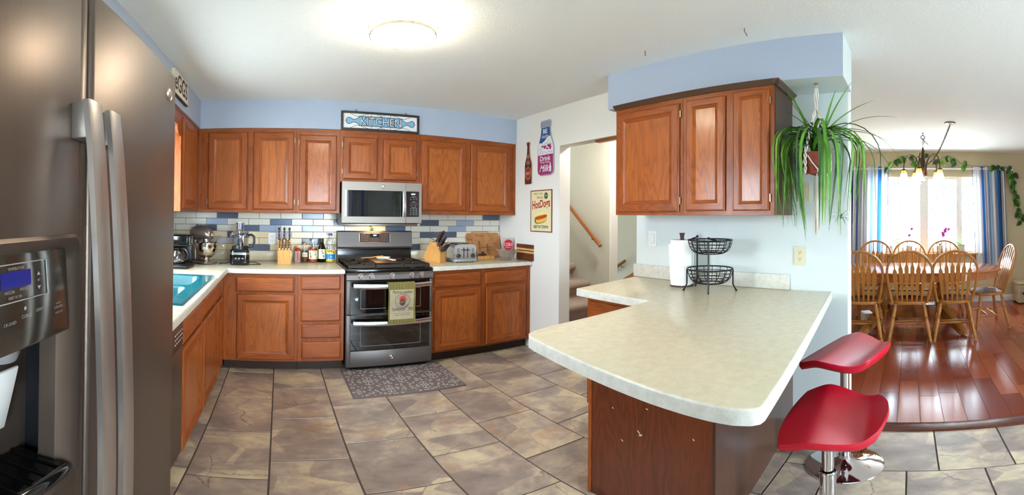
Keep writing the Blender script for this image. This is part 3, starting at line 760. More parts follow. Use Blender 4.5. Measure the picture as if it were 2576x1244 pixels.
# ------------------------------------------------------------------ refrigerator (side by side, faces +x)
t = thing('refrigerator', 'tall slate side-by-side refrigerator with ice dispenser at the left edge', 'refrigerator', (.40, -3.30, 0))
MB().box((.03, -3.755, .05), (.690, -2.842, 1.752), bev=.006).obj('body', 'slate_z', t)
SEAM, FX = -3.365, .78
def fridge_door(y0, y1, hole=None):
    m = MB(); z0, z1 = .10, 1.765
    if hole is None:
        m.box((.705, y0, z0), (FX, y1, z1), bev=.010, seg=3)
    else:
        hy0, hy1, hz0, hz1 = hole
        # front ring around the recess, then back plate
        m.box((.705, y0, z0), (FX, hy0, z1), bev=.008); m.box((.705, hy1, z0), (FX, y1, z1), bev=.008)
        m.box((.705, hy0 - .004, z0), (FX, hy1 + .004, hz0), bev=.004); m.box((.705, hy0 - .004, hz1), (FX, hy1 + .004, z1), bev=.004)
    return m
HO = (-3.72, -3.398, .915, 1.335)
fd = fridge_door(SEAM + .006, -2.845).obj('fridge_door', 'slate_z', t)
zd = fridge_door(-3.752, SEAM - .006, HO).obj('freezer_door', 'slate_z', t)
MB().box((.69, SEAM - .0055, .1), (.745, SEAM + .0055, 1.75)).obj('gasket', 'gasket', t, smooth=False)
MB().box((.08, -3.74, 0), (.70, -2.86, .095)).obj('base_grille', 'black_matte', t, smooth=False)
def fridge_handle(y, door):
    n = 16; pr = []
    m = MB(); rings = []
    for i in range(n + 1):
        s = i / n; z = 1.535 - s * 1.19
        xx = FX + .024 + .031 * sin(pi * min(s, .55) / 1.1) ** .8 * (1 if s < .8 else 1 - (s - .8) * 1.8)
        w, d = .0225, .0055
        sec = [(-w, -d), (w, -d), (w, d * .6), (w * .7, d), (-w * .7, d), (-w, d * .6)]
        rings.append([m.bm.verts.new((xx + q, y + p, z)) for p, q in sec])
    m.loft(rings)
    for z in (1.505, .375):
        m.box((FX - .001, y - .021, z - .028), (FX + .026, y + .021, z + .028), bev=.003)
    return m.obj('handle', 'handle_steel', door, label='curved steel handle')
fridge_handle(SEAM + .037, fd); fridge_handle(SEAM - .037, zd)
m = MB(); m.lathe([(0, .004), (.013, .004), (.015, .003), (.0175, .004), (.019, 0)], seg=24); m.text('GE', lambda u, v, n: (u, v, .0042), .014, shear=.2)
n0 = 0; m.xf(0, Matrix.Translation((FX, -2.918, 1.690)) @ Matrix.Rotation(pi / 2, 4, 'Z') @ Matrix.Rotation(pi / 2, 4, 'X')); m.obj('badge', 'nickel', fd)
# dispenser
dp = MB()
dp.box((.655, HO[0], HO[2]), (.665, HO[1], HO[3]))
dp.box((.66, HO[0], HO[2]), (.745, HO[0] + .006, HO[3])); dp.box((.66, HO[1] - .006, HO[2]), (.745, HO[1], HO[3]))
dp.box((.66, HO[0], HO[3] - .006), (.76, HO[1], HO[3])); dp.box((.66, HO[0], HO[2]), (.76, HO[1], HO[2] + .006))
dsp = dp.obj('dispenser', 'black_steel', zd, smooth=False)
m = MB()   # bevelled surround
for i, (o_, n_) in enumerate((((0, 0), 0),)):
    y0, y1, z0, z1 = HO
    def rr(ins, x, r):
        pts = []
        for cy, cz, a0 in ((y1 - ins - r, z1 - ins - r, 0), (y0 + ins + r, z1 - ins - r, pi / 2), (y0 + ins + r, z0 + ins + r, pi), (y1 - ins - r, z0 + ins + r, 1.5 * pi)):
            for k in range(6): a = a0 + k / 5 * pi / 2; pts.append(m.bm.verts.new((x, cy + r * cos(a), cz + r * sin(a))))
        return pts
    m.loft([rr(-.004, FX + .0005, .012), rr(.001, FX + .003, .016), rr(.012, FX - .004, .02), rr(.026, FX - .022, .022), rr(.027, FX - .05, .022)], 0, False, False)
m.obj('dispenser_surround', 'slate_z', zd)
m = MB(); m.xbox((-.004, -.145, -.062), (.004, .145, .062), Matrix.Translation((FX - .008, -3.566, 1.258)) @ Matrix.Rotation(radians(-4), 4, 'Y'), 0, .003)
dc = m.obj('control_panel', 'touch_glass', zd, label='dark glass touch panel')
PX = lambda u, v, n: (FX - .0038 + v * tanp + n, -3.558 + u, 1.258 + v)
tanp = -.07
m = MB(); m.text('TEMPERATURE', lambda u, v, n: PX(u + .016, v + .0435, .0006), .005)
for uu, vv in ((.063, .032), (.063, .014)):
    sg = 1 if vv > .02 else -1; m.face([PX(uu - .004, vv - .002 * sg, .0006), PX(uu + .004, vv - .002 * sg, .0006), PX(uu, vv + .003 * sg, .0006)])
m.text('SET', lambda u, v, n: PX(u + .063, v + .0235, .0006), .004)
for body, uu, vv, sz in (('FREEZER', .002, .0155, .005), ('FRIDGE', .030, .0165, .005), ('RESET FILTER', .012, .0085, .0045), ('CRUSHED', .000, -.0225, .0055), ('CUBED', .033, -.0185, .0062), ('LIGHT', .062, -.0155, .0058), ('WATER', -.045, -.0265, .006), ('LOCK', .108, -.0155, .0045), ('CONTROL', .108, -.021, .0048), ('HOLD 3S', .108, -.0285, .0045)):
    m.text(body, lambda u, v, n, a=uu, b=vv: PX(u + a, v + b, .0006), sz)
m.sphere(PX(.031, -.0085, .0006), .0026, 0, (.3, 1, 1), 10, 6)
# outline box of the display
for a, b in (((-.13, .049), (.082, .049)), ((.082, .049), (.083, .003)), ((.083, .003), (-.13, .003))):
    m.tube([PX(*a, .0006), PX(*b, .0006)], .0008, 6)
m.obj('panel_print', 'grey_print', dc, smooth=False)
m = MB(); m.face([PX(-.014, .020, .0006), PX(.046, .020, .0006), PX(.046, .040, .0006), PX(-.014, .040, .0006)]); m.obj('screen', 'screen_blue', dc, smooth=False, label='dark blue display')
m = MB(); m.lathe([(.0, 0), (.028, 0), (.032, .01), (.034, .045)], (.71, -3.500, 1.158), 20); m.obj('spout', 'grey_base', zd)
m = MB(); m.xbox((-.003, -.03, -.06), (.003, .03, .06), Matrix.Translation((.715, -3.505, 1.085)) @ Matrix.Rotation(radians(12), 4, 'Y'), 0, .004); m.obj('paddle', 'white_plastic', zd)
m = MB(); m.box((.668, HO[0] + .01, HO[2] + .006), (.785, HO[1] - .012, .955), bev=.02, seg=3)
for i in range(9): m.box((.675, -3.69 + i * .031, .955), (.775, -3.683 + i * .031, .959))
m.obj('drip_tray', 'black_gloss', zd)

# ------------------------------------------------------------------ gas range
RX0, RX1, RY = 1.622, 2.386, -.655
rc = (RX0 + RX1) / 2
t = thing('gas_range', 'slate double-oven gas range between the oak base cabinets', 'stove', (rc, -.33, 0))
MB().box((RX0 + .004, -.60, .05), (RX1 - .004, -.012, .895)).obj('body', 'black_steel', t, smooth=False)
MB().box((RX0 + .03, -.57, 0), (RX1 - .03, -.05, .05)).obj('base', 'black_matte', t, smooth=False)
# cooktop
m = MB(); m.box((RX0, -.648, .884), (RX1, -.10, .918), bev=.010, seg=3); m.box((RX0 + .035, -.60, .9135), (RX1 - .035, -.115, .9195), 0, bev=.004)
m.obj('cooktop', 'black_gloss', t)
def burner(x, y, r):
    m = MB(); m.lathe([(r * 1.25, .9195), (r * 1.2, .926), (r * .9, .927), (r * .9, .936), (r * .75, .939), (0, .939)], (x, y, 0), 24); m.obj('burner', 'black_matte', t)
for x, y, r in ((1.755, -.22, .035), (1.755, -.48, .042), (2.255, -.22, .035), (2.255, -.48, .048), (rc, -.35, .03)): burner(x, y, r)
def grate(x0, x1):
    m = MB(); y0, y1, zt_, b = -.628, -.120, .952, .0065
    bar = lambda a, c: m.box((min(a[0], c[0]) - b, min(a[1], c[1]) - b, zt_ - .014), (max(a[0], c[0]) + b, max(a[1], c[1]) + b, zt_), bev=.003, seg=1)
    for x in (x0, x1): bar((x, y0), (x, y1))
    for y in (y0, (y0 + y1) / 2, y1): bar((x0, y), (x1, y))
    for k in range(1, 10):
        y = y0 + (y1 - y0) * k / 10; fr = .38 if k in (2, 3, 7, 8) else .30
        bar((x0, y), (x0 + (x1 - x0) * fr, y)); bar((x1 - (x1 - x0) * fr, y), (x1, y))
    for yc in (y0 + (y1 - y0) * .25, y0 + (y1 - y0) * .75):
        xm = (x0 + x1) / 2
        for dx, dy in ((.07, .07), (-.07, .07), (.07, -.07), (-.07, -.07)):
            m.tube([(xm + dx * .25, yc + dy * .25, zt_ - .002), (xm + dx, yc + dy, zt_ - .002)], .005, 6)
    for x in (x0, x1):
        for y in (y0, y1): m.box((x - .009, y - .009, .919), (x + .009, y + .009, zt_ - .01), bev=.002, seg=1)
    for y in (y0,): m.box((x0 - b, y - .010, zt_ - .03), (x1 + b, y + .004, zt_), bev=.003, seg=1)
    m.obj('grate', 'cast_iron', t)
grate(1.652, 1.868); grate(1.890, 2.115); grate(2.137, 2.356)
# control fascia with five knobs
m = MB(); m.prism([(-.648, .884), (-.668, .868), (-.672, .828), (-.64, .822), (-.60, .822), (-.60, .884)], RX0 + .002, RX1 - .002, lambda u, v, n: (n, u, v)); m.obj('control_fascia', 'slate', t)
for x in (1.747, 1.839, 2.016, 2.190, 2.279):
    m = MB(); m.lathe([(.027, 0), (.027, .006), (.0245, .008), (.0235, .024), (.021, .028), (0, .028)], seg=26)
    m.box((-.0055, -.022, .024), (.0055, .022, .036), bev=.002); m.xf(0, Matrix.Translation((x, -.6685, .858)) @ Matrix.Rotation(radians(97), 4, 'X'))
    m.obj('knob', 'handle_steel', t)
# oven doors
def oven_door(z0, z1, gz0, gz1, hz, name):
    m = MB(); x0, x1 = RX0 + .004, RX1 - .004; gx0, gx1 = RX0 + .040, RX1 - .028
    m.box((x0, RY, z0), (gx0, -.602, z1), bev=.003); m.box((gx1, RY, z0), (x1, -.602, z1), bev=.003)
    m.box((gx0, RY, z0), (gx1, -.602, gz0), bev=.003)
    if z1 - gz1 > .004: m.box((gx0, RY, gz1), (gx1, -.602, z1))
    m.box((gx0, -.612, gz0), (gx1, -.602, gz1), 1)
    d = m.obj('oven_door', ['slate', 'black_matte'], t)
    g = MB(); g.box((gx0 + .0005, RY + .001, gz0 + .0005), (gx1 - .0005, RY + .005, gz1 - .0005)); g.obj('glass', 'black_glass', d, smooth=False)
    # window frame seen through the glass
    w = MB(); wx0, wx1, wz0, wz1 = gx0 + .085, gx1 - .085, gz0 + .045, gz1 - .075
    for a, b in (((wx0, wz0), (wx1, wz0)), ((wx1, wz0), (wx1, wz1)), ((wx1, wz1), (wx0, wz1)), ((wx0, wz1), (wx0, wz0))):
        w.tube([(a[0], RY + .0005, a[1]), (b[0], RY + .0005, b[1])], .0016, 6)
    w.obj('window_line', 'grey_print', d)
    h = MB(); rings = []; n = 14
    for i in range(n + 1):
        s = i / n; x = RX0 + .055 + s * (RX1 - RX0 - .082); y = RY - .040 - .018 * sin(pi * s); zz = hz - .006 * sin(pi * s)
        rings.append([h.bm.verts.new((x, y + a, zz + b)) for a, b in ((-.009, -.019), (.009, -.019), (.009, .019), (-.009, .019), (-.012, .012), (-.012, -.012))])
    h.loft(rings)
    for x in (RX0 + .07, RX1 - .045): h.box((x - .012, RY - .045, hz - .014), (x + .012, RY + .002, hz + .014), bev=.003)
    h.obj('handle', 'bright_steel', d, label='broad bright steel handle')
    return d
oven_door(.526, .820, .530, .818, .782, 'upper'); d2 = oven_door(.045, .520, .193, .516, .458, 'lower')
m = MB(); m.lathe([(0, .003), (.0125, .003), (.014, .002), (.017, .003), (.0185, 0)], seg=24); m.text('GE', lambda u, v, n: (u, v, .0035), .014, shear=.2)
m.xf(0, Matrix.Translation((2.016, RY - .0005, .125)) @ Matrix.Rotation(pi / 2, 4, 'X')); m.obj('badge', 'nickel', d2)
# backguard
m = MB(); m.prism([(-.030, 1.215), (-.085, 1.215), (-.100, 1.205), (-.112, 1.062), (-.098, 1.045), (-.030, 1.045)], RX0 + .006, RX1 - .008, lambda u, v, n: (n, u, v)); bgd = m.obj('backguard', 'slate', t)
m = MB(); m.prism([(-.028, 1.050), (-.085, 1.050), (-.082, 1.00), (-.100, .925), (-.104, .915), (-.028, .915)], RX0 + .010, RX1 - .012, lambda u, v, n: (n, u, v)); m.obj('rear_panel', 'black_gloss', t)
sl = lambda u, v, n: (u, -.1015 - (1.205 - v) * .084 - n, v)
def rrect(u0, u1, v0, v1, r, k=4):
    pts = []
    for cu, cv, a0 in ((u1 - r, v1 - r, 0), (u0 + r, v1 - r, pi / 2), (u0 + r, v0 + r, pi), (u1 - r, v0 + r, 1.5 * pi)):
        for i in range(k + 1): a = a0 + i / k * pi / 2; pts.append((cu + r * cos(a), cv + r * sin(a)))
    return pts
m = MB(); m.prism(rrect(1.841, 2.147, 1.106, 1.194, .008), -.002, .0015, sl); pn = m.obj('clock_panel', 'dark_brown', bgd)
m = MB(); q = rrect(1.841, 2.147, 1.106, 1.194, .008); m.tube([sl(*p, .001) for p in q], .0013, 6, closed=True); m.obj('panel_rim', 'nickel', bgd)
m = MB(); m.face([sl(u, v, .0022) for u, v in ((1.946, 1.153), (2.04, 1.153), (2.04, 1.187), (1.946, 1.187))]); m.obj('screen', 'black_glass', bgd, smooth=False)
m = MB(); m.text('8:01', lambda u, v, n: sl(1.995 + u, 1.174 + v, .0032), .02, height=.014); m.obj('clock_digits', 'led_blue', bgd, smooth=False)
m = MB()
for i, x in enumerate((1.868, 1.893, 1.919, 2.07, 2.094, 2.118)):
    for z in (1.168, 1.149, 1.127): m.text('OVEN', lambda u, v, n, a=x, b=z: sl(a + u, b + v, .0026), .008, width=.014)
for i in range(5):
    for z in (1.142, 1.127): m.text(str(i + 1 + (5 if z < 1.13 else 0)), lambda u, v, n, a=1.95 + i * .018, b=z: sl(a + u, b + v, .0026), .008)
for x, s_ in ((1.883, 'UPPER OVEN'), (2.106, 'LOWER OVEN')): m.text(s_, lambda u, v, n, a=x: sl(a + u, 1.184 + v, .0026), .006, width=.032)
m.obj('button_marks', 'sign_cream2', bgd, smooth=False)

# griddle plate lies on the middle grate; spoon rest on it
m = MB(); m.box((1.893, -.585, .9525), (2.112, -.16, .962), bev=.004)
tag(setbase(m.obj('griddle', 'griddle_iron'), (2.0, -.37, .9525)), 'brown flat griddle plate on the middle grate of the stove', 'griddle')
t = thing('spoon_rest', 'white ceramic spoon rest lying on the brown stove griddle', 'spoon rest', (2.03, -.33, .962))
m = MB(); m.lathe([(0, .004), (.045, .004), (.062, .016), (.066, .017), (.066, .013), (.050, 0), (0, 0)], (2.03, -.29, .962), 28, sx=1.05, sy=.8); m.obj('dish', 'white_gloss', t)
m = MB(); n = 10; rings = []
for i in range(n + 1):
    s = i / n; x = 2.045 + .035 * s; y = -.32 - .165 * s; w = .018 + .011 * s - (.010 if s > .92 else 0)
    rings.append([m.bm.verts.new((x + w * a, y, .962 + b)) for a, b in ((-1, .010), (-.7, .004), (.7, .004), (1, .010), (.8, .013), (-.8, .013))])
m.loft(rings); m.obj('handle', 'white_gloss', t)
m = MB(); n0 = 0
m.tube([(1.83, -.26, .968), (1.93, -.25, .972), (1.985, -.275, .984), (2.03, -.295, .986)], [.010, .009, .008, .012], 10, flat=.5)
tag(setbase(m.obj('wooden_spoon', 'block_wood'), (1.93, -.26, .966)), 'wooden spoon resting in the white spoon rest on the stove', 'spoon')

# dish towel over the upper oven handle
t = thing('dish_towel', 'cream flapjack mix dish towel with striped ends hanging on the oven handle', 'towel', (2.08, -.725, .45))
tz = lambda x, v, n: (x + .012 * (v - .62) * .5, -.7365 - n - .006 * sin(x * 55) * (.815 - v) - .004 * sin(v * 30), v)
TX0, TX1 = 1.962, 2.198
def cloth_fn(u, s):
    """s 0..1 from back bottom over the handle to front bottom"""
    x = TX0 + u * (TX1 - TX0)
    if s < .42: z = .56 + (s / .42) * .235; return (x + .004, -.664, z)
    if s < .5:
        a = (s - .42) / .08 * pi; r_ = .0365; return (x, -.700 + r_ * cos(a), .795 + .012 * sin(a))
    v = .795 - (s - .5) / .5 * .345; p = tz(x, v, 0); return p
m = MB(); m.grid(cloth_fn, 16, 70)
m.bm.faces.ensure_lookup_table()
for f in m.bm.faces:
    c = f.calc_center_median(); u = (c.x - TX0) / (TX1 - TX0)
    front_ = c.y < -.722
    f.material_index = 1 if (not front_ or c.z > .748 or c.z < .487 or u < .05 or u > .95) else 0
for f in list(m.bm.faces): pass
r = bmesh.ops.solidify(m.bm, geom=m.bm.faces[:], thickness=.0025)
m.obj('cloth', ['towel_cream', 'towel_stripe'], t)
m = MB(); fx = lambda cx, cz, k=1: (lambda u, v, n: tz(cx + u, cz + v, .0042 + n))
m.text("Mammy Louise's", fx(2.083, .725), .03, 0, shear=.25, width=.175, height=.034)
m.text('FLAPJACK', fx(2.052, .573), .03, width=.108, height=.032); m.text('MIX', fx(2.158, .577), .03, width=.040, height=.032)
m.text('ENJOY A HOT STACK AT BREAKFAST', fx(2.085, .540), .01, width=.15, height=.007); m.text('WITH COUNTRY BUTTER', fx(2.085, .526), .01, width=.135, height=.007)
cxp, czp = 2.082, .650; R_ = .062
m.tube([fx(cxp, czp)(R_ * cos(a), R_ * sin(a), 0) for a in [2 * pi * i / 40 for i in range(40)]], .0012, 5, closed=True)
pr = m.obj('print', 'ink_dark', t, smooth=False)
def blob(m, cx, cz, rx, rz, n=24, lift=0, clip=None):
    pts = []
    for i in range(n):
        a = 2 * pi * i / n; pts.append(fx(cx, cz)(rx * cos(a), rz * sin(a), lift))
    m.face(pts)
m = MB(); blob(m, cxp, .640, .025, .033, lift=.0004); m.obj('portrait_face', 'ink_skin', t, smooth=False)
m = MB(); pts = [(-.029, .004), (.028, .004), (.030, .022), (.018, .040), (.024, .052), (.012, .045), (-.006, .044), (-.024, .034)]
m.face([fx(cxp, .652)(u, v, .0008) for u, v in pts]); m.obj('portrait_scarf', 'ink_red', t, smooth=False)
m = MB(); pts = [(-.058, -.048), (-.052, -.024), (-.022, -.012), (.022, -.012), (.050, -.022), (.056, -.046)]
pts = [(-.052, -.030), (-.030, -.018), (-.012, -.008), (.012, -.008), (.030, -.016), (.052, -.030), (.036, -.048), (0, -.060), (-.036, -.048)]
m.face([fx(cxp, czp)(u, v, .0002) for u, v in pts]); m.obj('portrait_blouse', 'ink_grey', t, smooth=False)

# ------------------------------------------------------------------ microwave
MX0, MX1, MZ0, MZ1, MY = 1.618, 2.364, 1.300, 1.668, -.415
t = thing('microwave', 'over-the-range slate microwave between the wall cabinets', 'microwave', (rc, -.21, MZ0))
MB().box((MX0 + .004, -.375, MZ0 - .006), (MX1 - .004, -.004, MZ1), bev=.004).obj('body', 'black_steel', t)
MB().box((MX0 + .02, -.37, MZ0 - .028), (MX1 - .02, -.02, MZ0 - .006), bev=.004).obj('vent_base', 'pewter', t)
yF = back(MY)
m = MB(); DX = 2.2105
m.prism(rrect(MX0, DX - .0015, MZ0, MZ1, .004, 2), -.04, 0, yF); dr = m.obj('door', 'micro_steel', t)
m = MB(); m.prism(rrect(1.646, DX - .0016, 1.357, 1.592, .006), -.001, .0012, yF); m.obj('window', 'black_glass', dr, label='dark glass window')
m = MB(); q = rrect(1.688, 2.10, 1.378, 1.560, .008); m.tube([yF(*p, .0013) for p in q], .0006, 4, closed=True); m.obj('window_line', 'black_plastic', dr)
m = MB(); n = 12; rings = []
for i in range(n + 1):
    s = i / n; z = 1.359 + s * .232; nn = .022 + .014 * sin(pi * s)
    rings.append([m.bm.verts.new(yF(2.187 + a, z, nn + b)) for a, b in ((-.015, -.006), (.015, -.006), (.017, .002), (.010, .008), (-.010, .008), (-.017, .002))])
m.loft(rings)
for z in (1.366, 1.584): m.box((2.178, MY - .024, z - .007), (2.196, MY, z + .007))
m.obj('handle', 'bright_steel', dr, label='bright vertical handle')
m = MB(); m.lathe([(0, .003), (.0125, .003), (.014, .002), (.0165, .003), (.018, 0)], seg=24); m.text('GE', lambda u, v, n: (u, v, .0035), .014, shear=.2)
m.xf(0, Matrix.Translation((1.996, MY, 1.630)) @ Matrix.Rotation(pi / 2, 4, 'X')); m.obj('badge', 'nickel', dr)
m = MB(); m.prism(rrect(DX + .0015, MX1, MZ0, MZ1, .004, 2), -.04, 0, yF); cp_ = m.obj('control_panel', 'micro_steel', t)
m = MB(); m.prism(rrect(DX + .002, 2.338, 1.357, 1.592, .006), -.001, .0012, yF); m.obj('keypad', 'black_gloss', cp_)
m = MB(); m.text('10:01', lambda u, v, n: yF(2.280 + u, 1.567 + v, .002), .02, width=.036, height=.013); m.obj('clock_digits', 'led_blue', cp_, smooth=False)
m = MB()
for z, w in ((1.542, .042), (1.497, .03), (1.444, .046)): m.text('PRESET MENU', lambda u, v, n, b=z: yF(2.285 + u, b + v, .0018), .008, width=w)
for z in (1.533, 1.517): 
    for x in (2.256, 2.284, 2.311): m.text('TIME', lambda u, v, n, a=x, b=z: yF(a + u, b + v, .0018), .008, width=.013)
for r_i, z in enumerate((1.488, 1.476)):
    for i in range(5): m.text(str((i + 1 + 5 * r_i) % 10), lambda u, v, n, a=2.254 + i * .0155, b=z: yF(a + u, b + v, .0018), .009)
for z in (1.461, 1.433, 1.416, 1.398, 1.381):
    for x in ((2.262, 2.302) if z > 1.45 else (2.256, 2.284, 2.311)): m.text('COOK', lambda u, v, n, a=x, b=z: yF(a + u, b + v, .0018), .008, width=.014, height=.007)
m.obj('button_marks', 'white_print', cp_, smooth=False)
MB().box((1.90, -.14, MZ0 - .0315), (2.06, -.09, MZ0 - .0275)).obj('cooktop_lamp', 'hood_lamp', t, smooth=False)

# ------------------------------------------------------------------ peninsula base
t = thing('peninsula_cabinet', 'brown oak peninsula base under the rounded worktop, scuffed end panel towards the room', 'cabinet', (2.9, -2.95, 0))
PE = 2.25; Yf, Yb = -2.715, -3.305
m = MB(); m.prism([(PE + .008, Yf), (W - .004, Yf), (W - .004, -3.19), (PE + .008, Yb + .012)], .10, .866, lambda u, v, n: (u, v, n)); m.obj('carcass', 'oak_z', t, smooth=False)
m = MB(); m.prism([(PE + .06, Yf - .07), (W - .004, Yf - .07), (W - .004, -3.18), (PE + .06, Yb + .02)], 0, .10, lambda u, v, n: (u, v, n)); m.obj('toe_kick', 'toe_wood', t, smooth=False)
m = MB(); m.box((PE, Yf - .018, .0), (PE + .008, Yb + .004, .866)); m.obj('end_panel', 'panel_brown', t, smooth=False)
m = MB(); m.box((PE - .006, Yf - .016, .0), (PE + .04, Yf, .866), bev=.003); m.obj('corner_stile', 'oak_z', t)
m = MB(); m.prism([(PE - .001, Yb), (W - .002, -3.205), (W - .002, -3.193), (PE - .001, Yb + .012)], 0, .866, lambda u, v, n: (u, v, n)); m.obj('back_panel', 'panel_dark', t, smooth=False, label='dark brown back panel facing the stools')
ff = front(Yf)
for a, b in ((2.248, 2.74),):
    m = MB(); slab_front(m, ff, a, b, .70, .84); m.obj('drawer_front', ['oak_z', 'oak_x'], t, ang=20)
    m = MB(); panel_door(m, ff, a + .03, b, .13, .68); m.obj('door', ['oak_z', 'oak_x'], t, ang=20)
# scuffs on the end panel
random.seed(3)
for y, z, l, a in ((-2.985, .47, .03, .9), (-2.99, .462, .02, -.6), (-2.80, .66, .012, .3), (-3.02, .60, .01, .2), (-3.22, .52, .01, 1), (-2.90, .40, .012, .5), (-3.10, .70, .014, 2), (-2.85, .55, .008, 1)):
    m = MB(); m.xbox((-.0008, -l / 2, -.0016), (.0004, l / 2, .0016), Matrix.Translation((PE, y, z)) @ Matrix.Rotation(a, 4, 'X')); m.obj('scuff_mark', 'label_cream', t, smooth=False)
XB = W - .648 + .035
cabinet('base_cabinet', 'oak base cabinet with drawer under the peninsula worktop beside the doorway', None, right(XB), 'right', -2.64, -2.085, .10, .866, XB * 0 + W - XB - .004, [(-2.62, -2.12, .118, .68)], [(-2.62, -2.115, .712, .838)], toe=True)

# ------------------------------------------------------------------ things on the left counter
Z = CT + .0005
t = thing('coffee_maker', 'black drip coffee maker half hidden by the refrigerator edge', 'coffee maker', (.235, -.66, Z))
m = MB(); m.box((.12, -.80, Z), (.345, -.53, Z + .030), bev=.012, seg=3); m.box((.145, -.565, Z + .025), (.325, -.52, Z + .27), bev=.012); m.obj('base', 'black_plastic', t)
m = MB(); m.box((.135, -.745, Z + .175), (.340, -.52, Z + .275), bev=.018, seg=3); hd = m.obj('brew_head', 'black_gloss', t)
m = MB(); m.box((.338, -.735, Z + .195), (.3425, -.60, Z + .255), bev=.004); m.obj('control_panel', 'black_plastic', hd)
q = rrect(-.738, -.60, Z + .193, Z + .257, .012)
m = MB(); m.tube([(.3428, u, v) for u, v in q], .0025, 6, closed=True); m.obj('panel_rim', 'bright_steel', hd)
m = MB()
for i in range(3):
    for j in range(2): m.sphere((.343, -.70 + i * .033, Z + .212 + j * .026), .0075, 0, (.3, 1, .7), 10, 6)
m.obj('button', 'grey_base', hd)
t2 = thing('coffee_carafe', 'glass coffee carafe with black handle on the coffee maker', 'carafe', (.225, -.672, Z + .03))
m = MB(); m.lathe([(0, .031), (.056, .031), (.064, .036), (.072, .07), (.071, .10), (.058, .138), (.046, .155)], (.225, -.672, Z), 28); m.obj('jug', 'carafe_film', t2)
m = MB(); m.lathe([(.046, .15), (.047, .163), (.03, .168), (0, .169)], (.225, -.672, Z), 24)
m.tube([(.262, -.690, Z + .158), (.305, -.705, Z + .152), (.330, -.715, Z + .118), (.322, -.712, Z + .075), (.292, -.70, Z + .058)], .0075, 8)
m.obj('handle', 'black_plastic', t2)
m = MB(); m.lathe([(.0690, .048), (.0705, .053), (.0718, .062)], (.225, -.672, Z), 24); m.obj('band', 'bright_steel', t2)

# stand mixer (head points to the room, +x -y)
t = thing('stand_mixer', 'pewter stand mixer with shiny steel bowl in the counter corner', 'mixer', (.375, -.335, Z), rz=radians(-42))
L_ = dict(parent=t, local=True)
m = MB()
prof = [(-.14, .055), (-.12, .075), (-.05, .083), (.04, .090), (.10, .088), (.13, .072), (.14, .04)]
rings = []
for x, w in prof:
    k = 16; rings.append([m.bm.verts.new((x, w * cos(2 * pi * i / k) * (1 if abs(cos(2 * pi * i / k)) < .9 else 1), .012 + .012 * sin(2 * pi * i / k))) for i in range(k)])
m.loft(rings)
m.box((-.135, -.045, .015), (-.055, .045, .22), bev=.022, seg=3); m.obj('stand', 'pewter', **L_)
m = MB(); hp = [(-.150, .245, .012), (-.148, .25, .045), (-.12, .262, .062), (-.06, .268, .068), (.02, .270, .066), (.09, .264, .056), (.115, .256, .044), (.128, .250, .030), (.13, .25, .01)]
rings = []
for x, zc, r in hp:
    k = 20; rings.append([m.bm.verts.new((x, r * .92 * cos(2 * pi * i / k), zc + r * (1.12 if sin(2 * pi * i / k) > 0 else .85) * sin(2 * pi * i / k))) for i in range(k)])
m.loft(rings); hd = m.obj('motor_head', 'pewter', **L_)
m = MB(); m.lathe([(.045, .225), (.046, .212), (.043, .21), (.043, .198), (.046, .195), (.045, .165), (.03, .160), (0, .160)], (.055, 0, 0), 28); m.obj('planetary_hub', 'bright_steel', **L_)
m = MB(); m.lathe([(.0, .018), (.016, .016), (.02, 0)], seg=18); m.xf(0, Matrix.Translation((.126, 0, .262)) @ Matrix.Rotation(pi / 2, 4, 'Y')); m.sphere((.15, .0, .258), .011, 0); m.obj('attachment_knob', 'chrome', **L_)
m = MB(); m.tube([(-.05, -.062, .255), (-.05, -.075, .252)], .006, 10); m.sphere((-.05, -.078, .252), .008); m.obj('speed_lever', 'black_plastic', **L_)
m = MB(); m.lathe([(.030, .024), (.045, .026), (.046, .032), (.032, .040), (.030, .050), (.055, .062), (.082, .092), (.096, .130), (.100, .165), (.099, .188), (.103, .190), (.102, .193), (.096, .190), (.097, .165), (.093, .132), (.078, .096), (.05, .068), (0, .062)], (.06, 0, 0), 40)
bo = m.obj('mixing_bowl', 'polished', **L_)
m = MB(); m.tube([(.12, .085, .175), (.15, .115, .172), (.165, .128, .14), (.158, .12, .10), (.125, .085, .085)], .0035, 6); m.tube([(.125, .080, .175), (.158, .108, .172), (.173, .120, .14), (.166, .112, .10), (.13, .078, .085)], .0035, 6); m.obj('bowl_handle', 'chrome', bo, local=True)
m = MB(); m.lathe([(.062, .196), (.100, .198), (.104, .20)], (.06, 0, 0), 32); m.prism([(.12, -.05), (.155, -.06), (.20, -.05), (.20, .05), (.155, .06), (.12, .05)], 0, .002, lambda u, v, n: (u, v + .02, .198 + (u - .12) * .75 + n)); m.obj('pouring_shield', 'jar_film', **L_)

# food processor
t = thing('food_processor', 'black food processor with clear bowl and feed tube', 'food processor', (.722, -.36, Z))
c = (.722, -.36, Z); rp = rrect(-.086, .086, -.082, .082, .035, 5)
def stack(m, lv, mi=0):
    rings = [[m.bm.verts.new((c[0] + u * k, c[1] + v * k, Z + z)) for u, v in rp] for z, k in lv]; m.loft(rings, mi)
m = MB(); stack(m, [(0, .93), (.004, .97), (.02, 1), (.088, 1.0), (.094, .99)]); stack(m, [(.112, 1.0), (.128, .98), (.136, .92), (.137, .5)]); m.obj('base', 'black_gloss', t)
m = MB(); stack(m, [(.093, 1.004), (.113, 1.004)]); m.text('PROCESSOR', lambda u, v, n: (c[0] + u, c[1] - .0835, Z + .103 + v), .01, width=.07, height=.007); m.obj('trim_band', 'bright_steel', t)
m = MB()
for i in range(3): m.sphere((c[0] - .03 + i * .03, c[1] - .0825, Z + .06), .010, 0, (1, .3, .7), 12, 7)
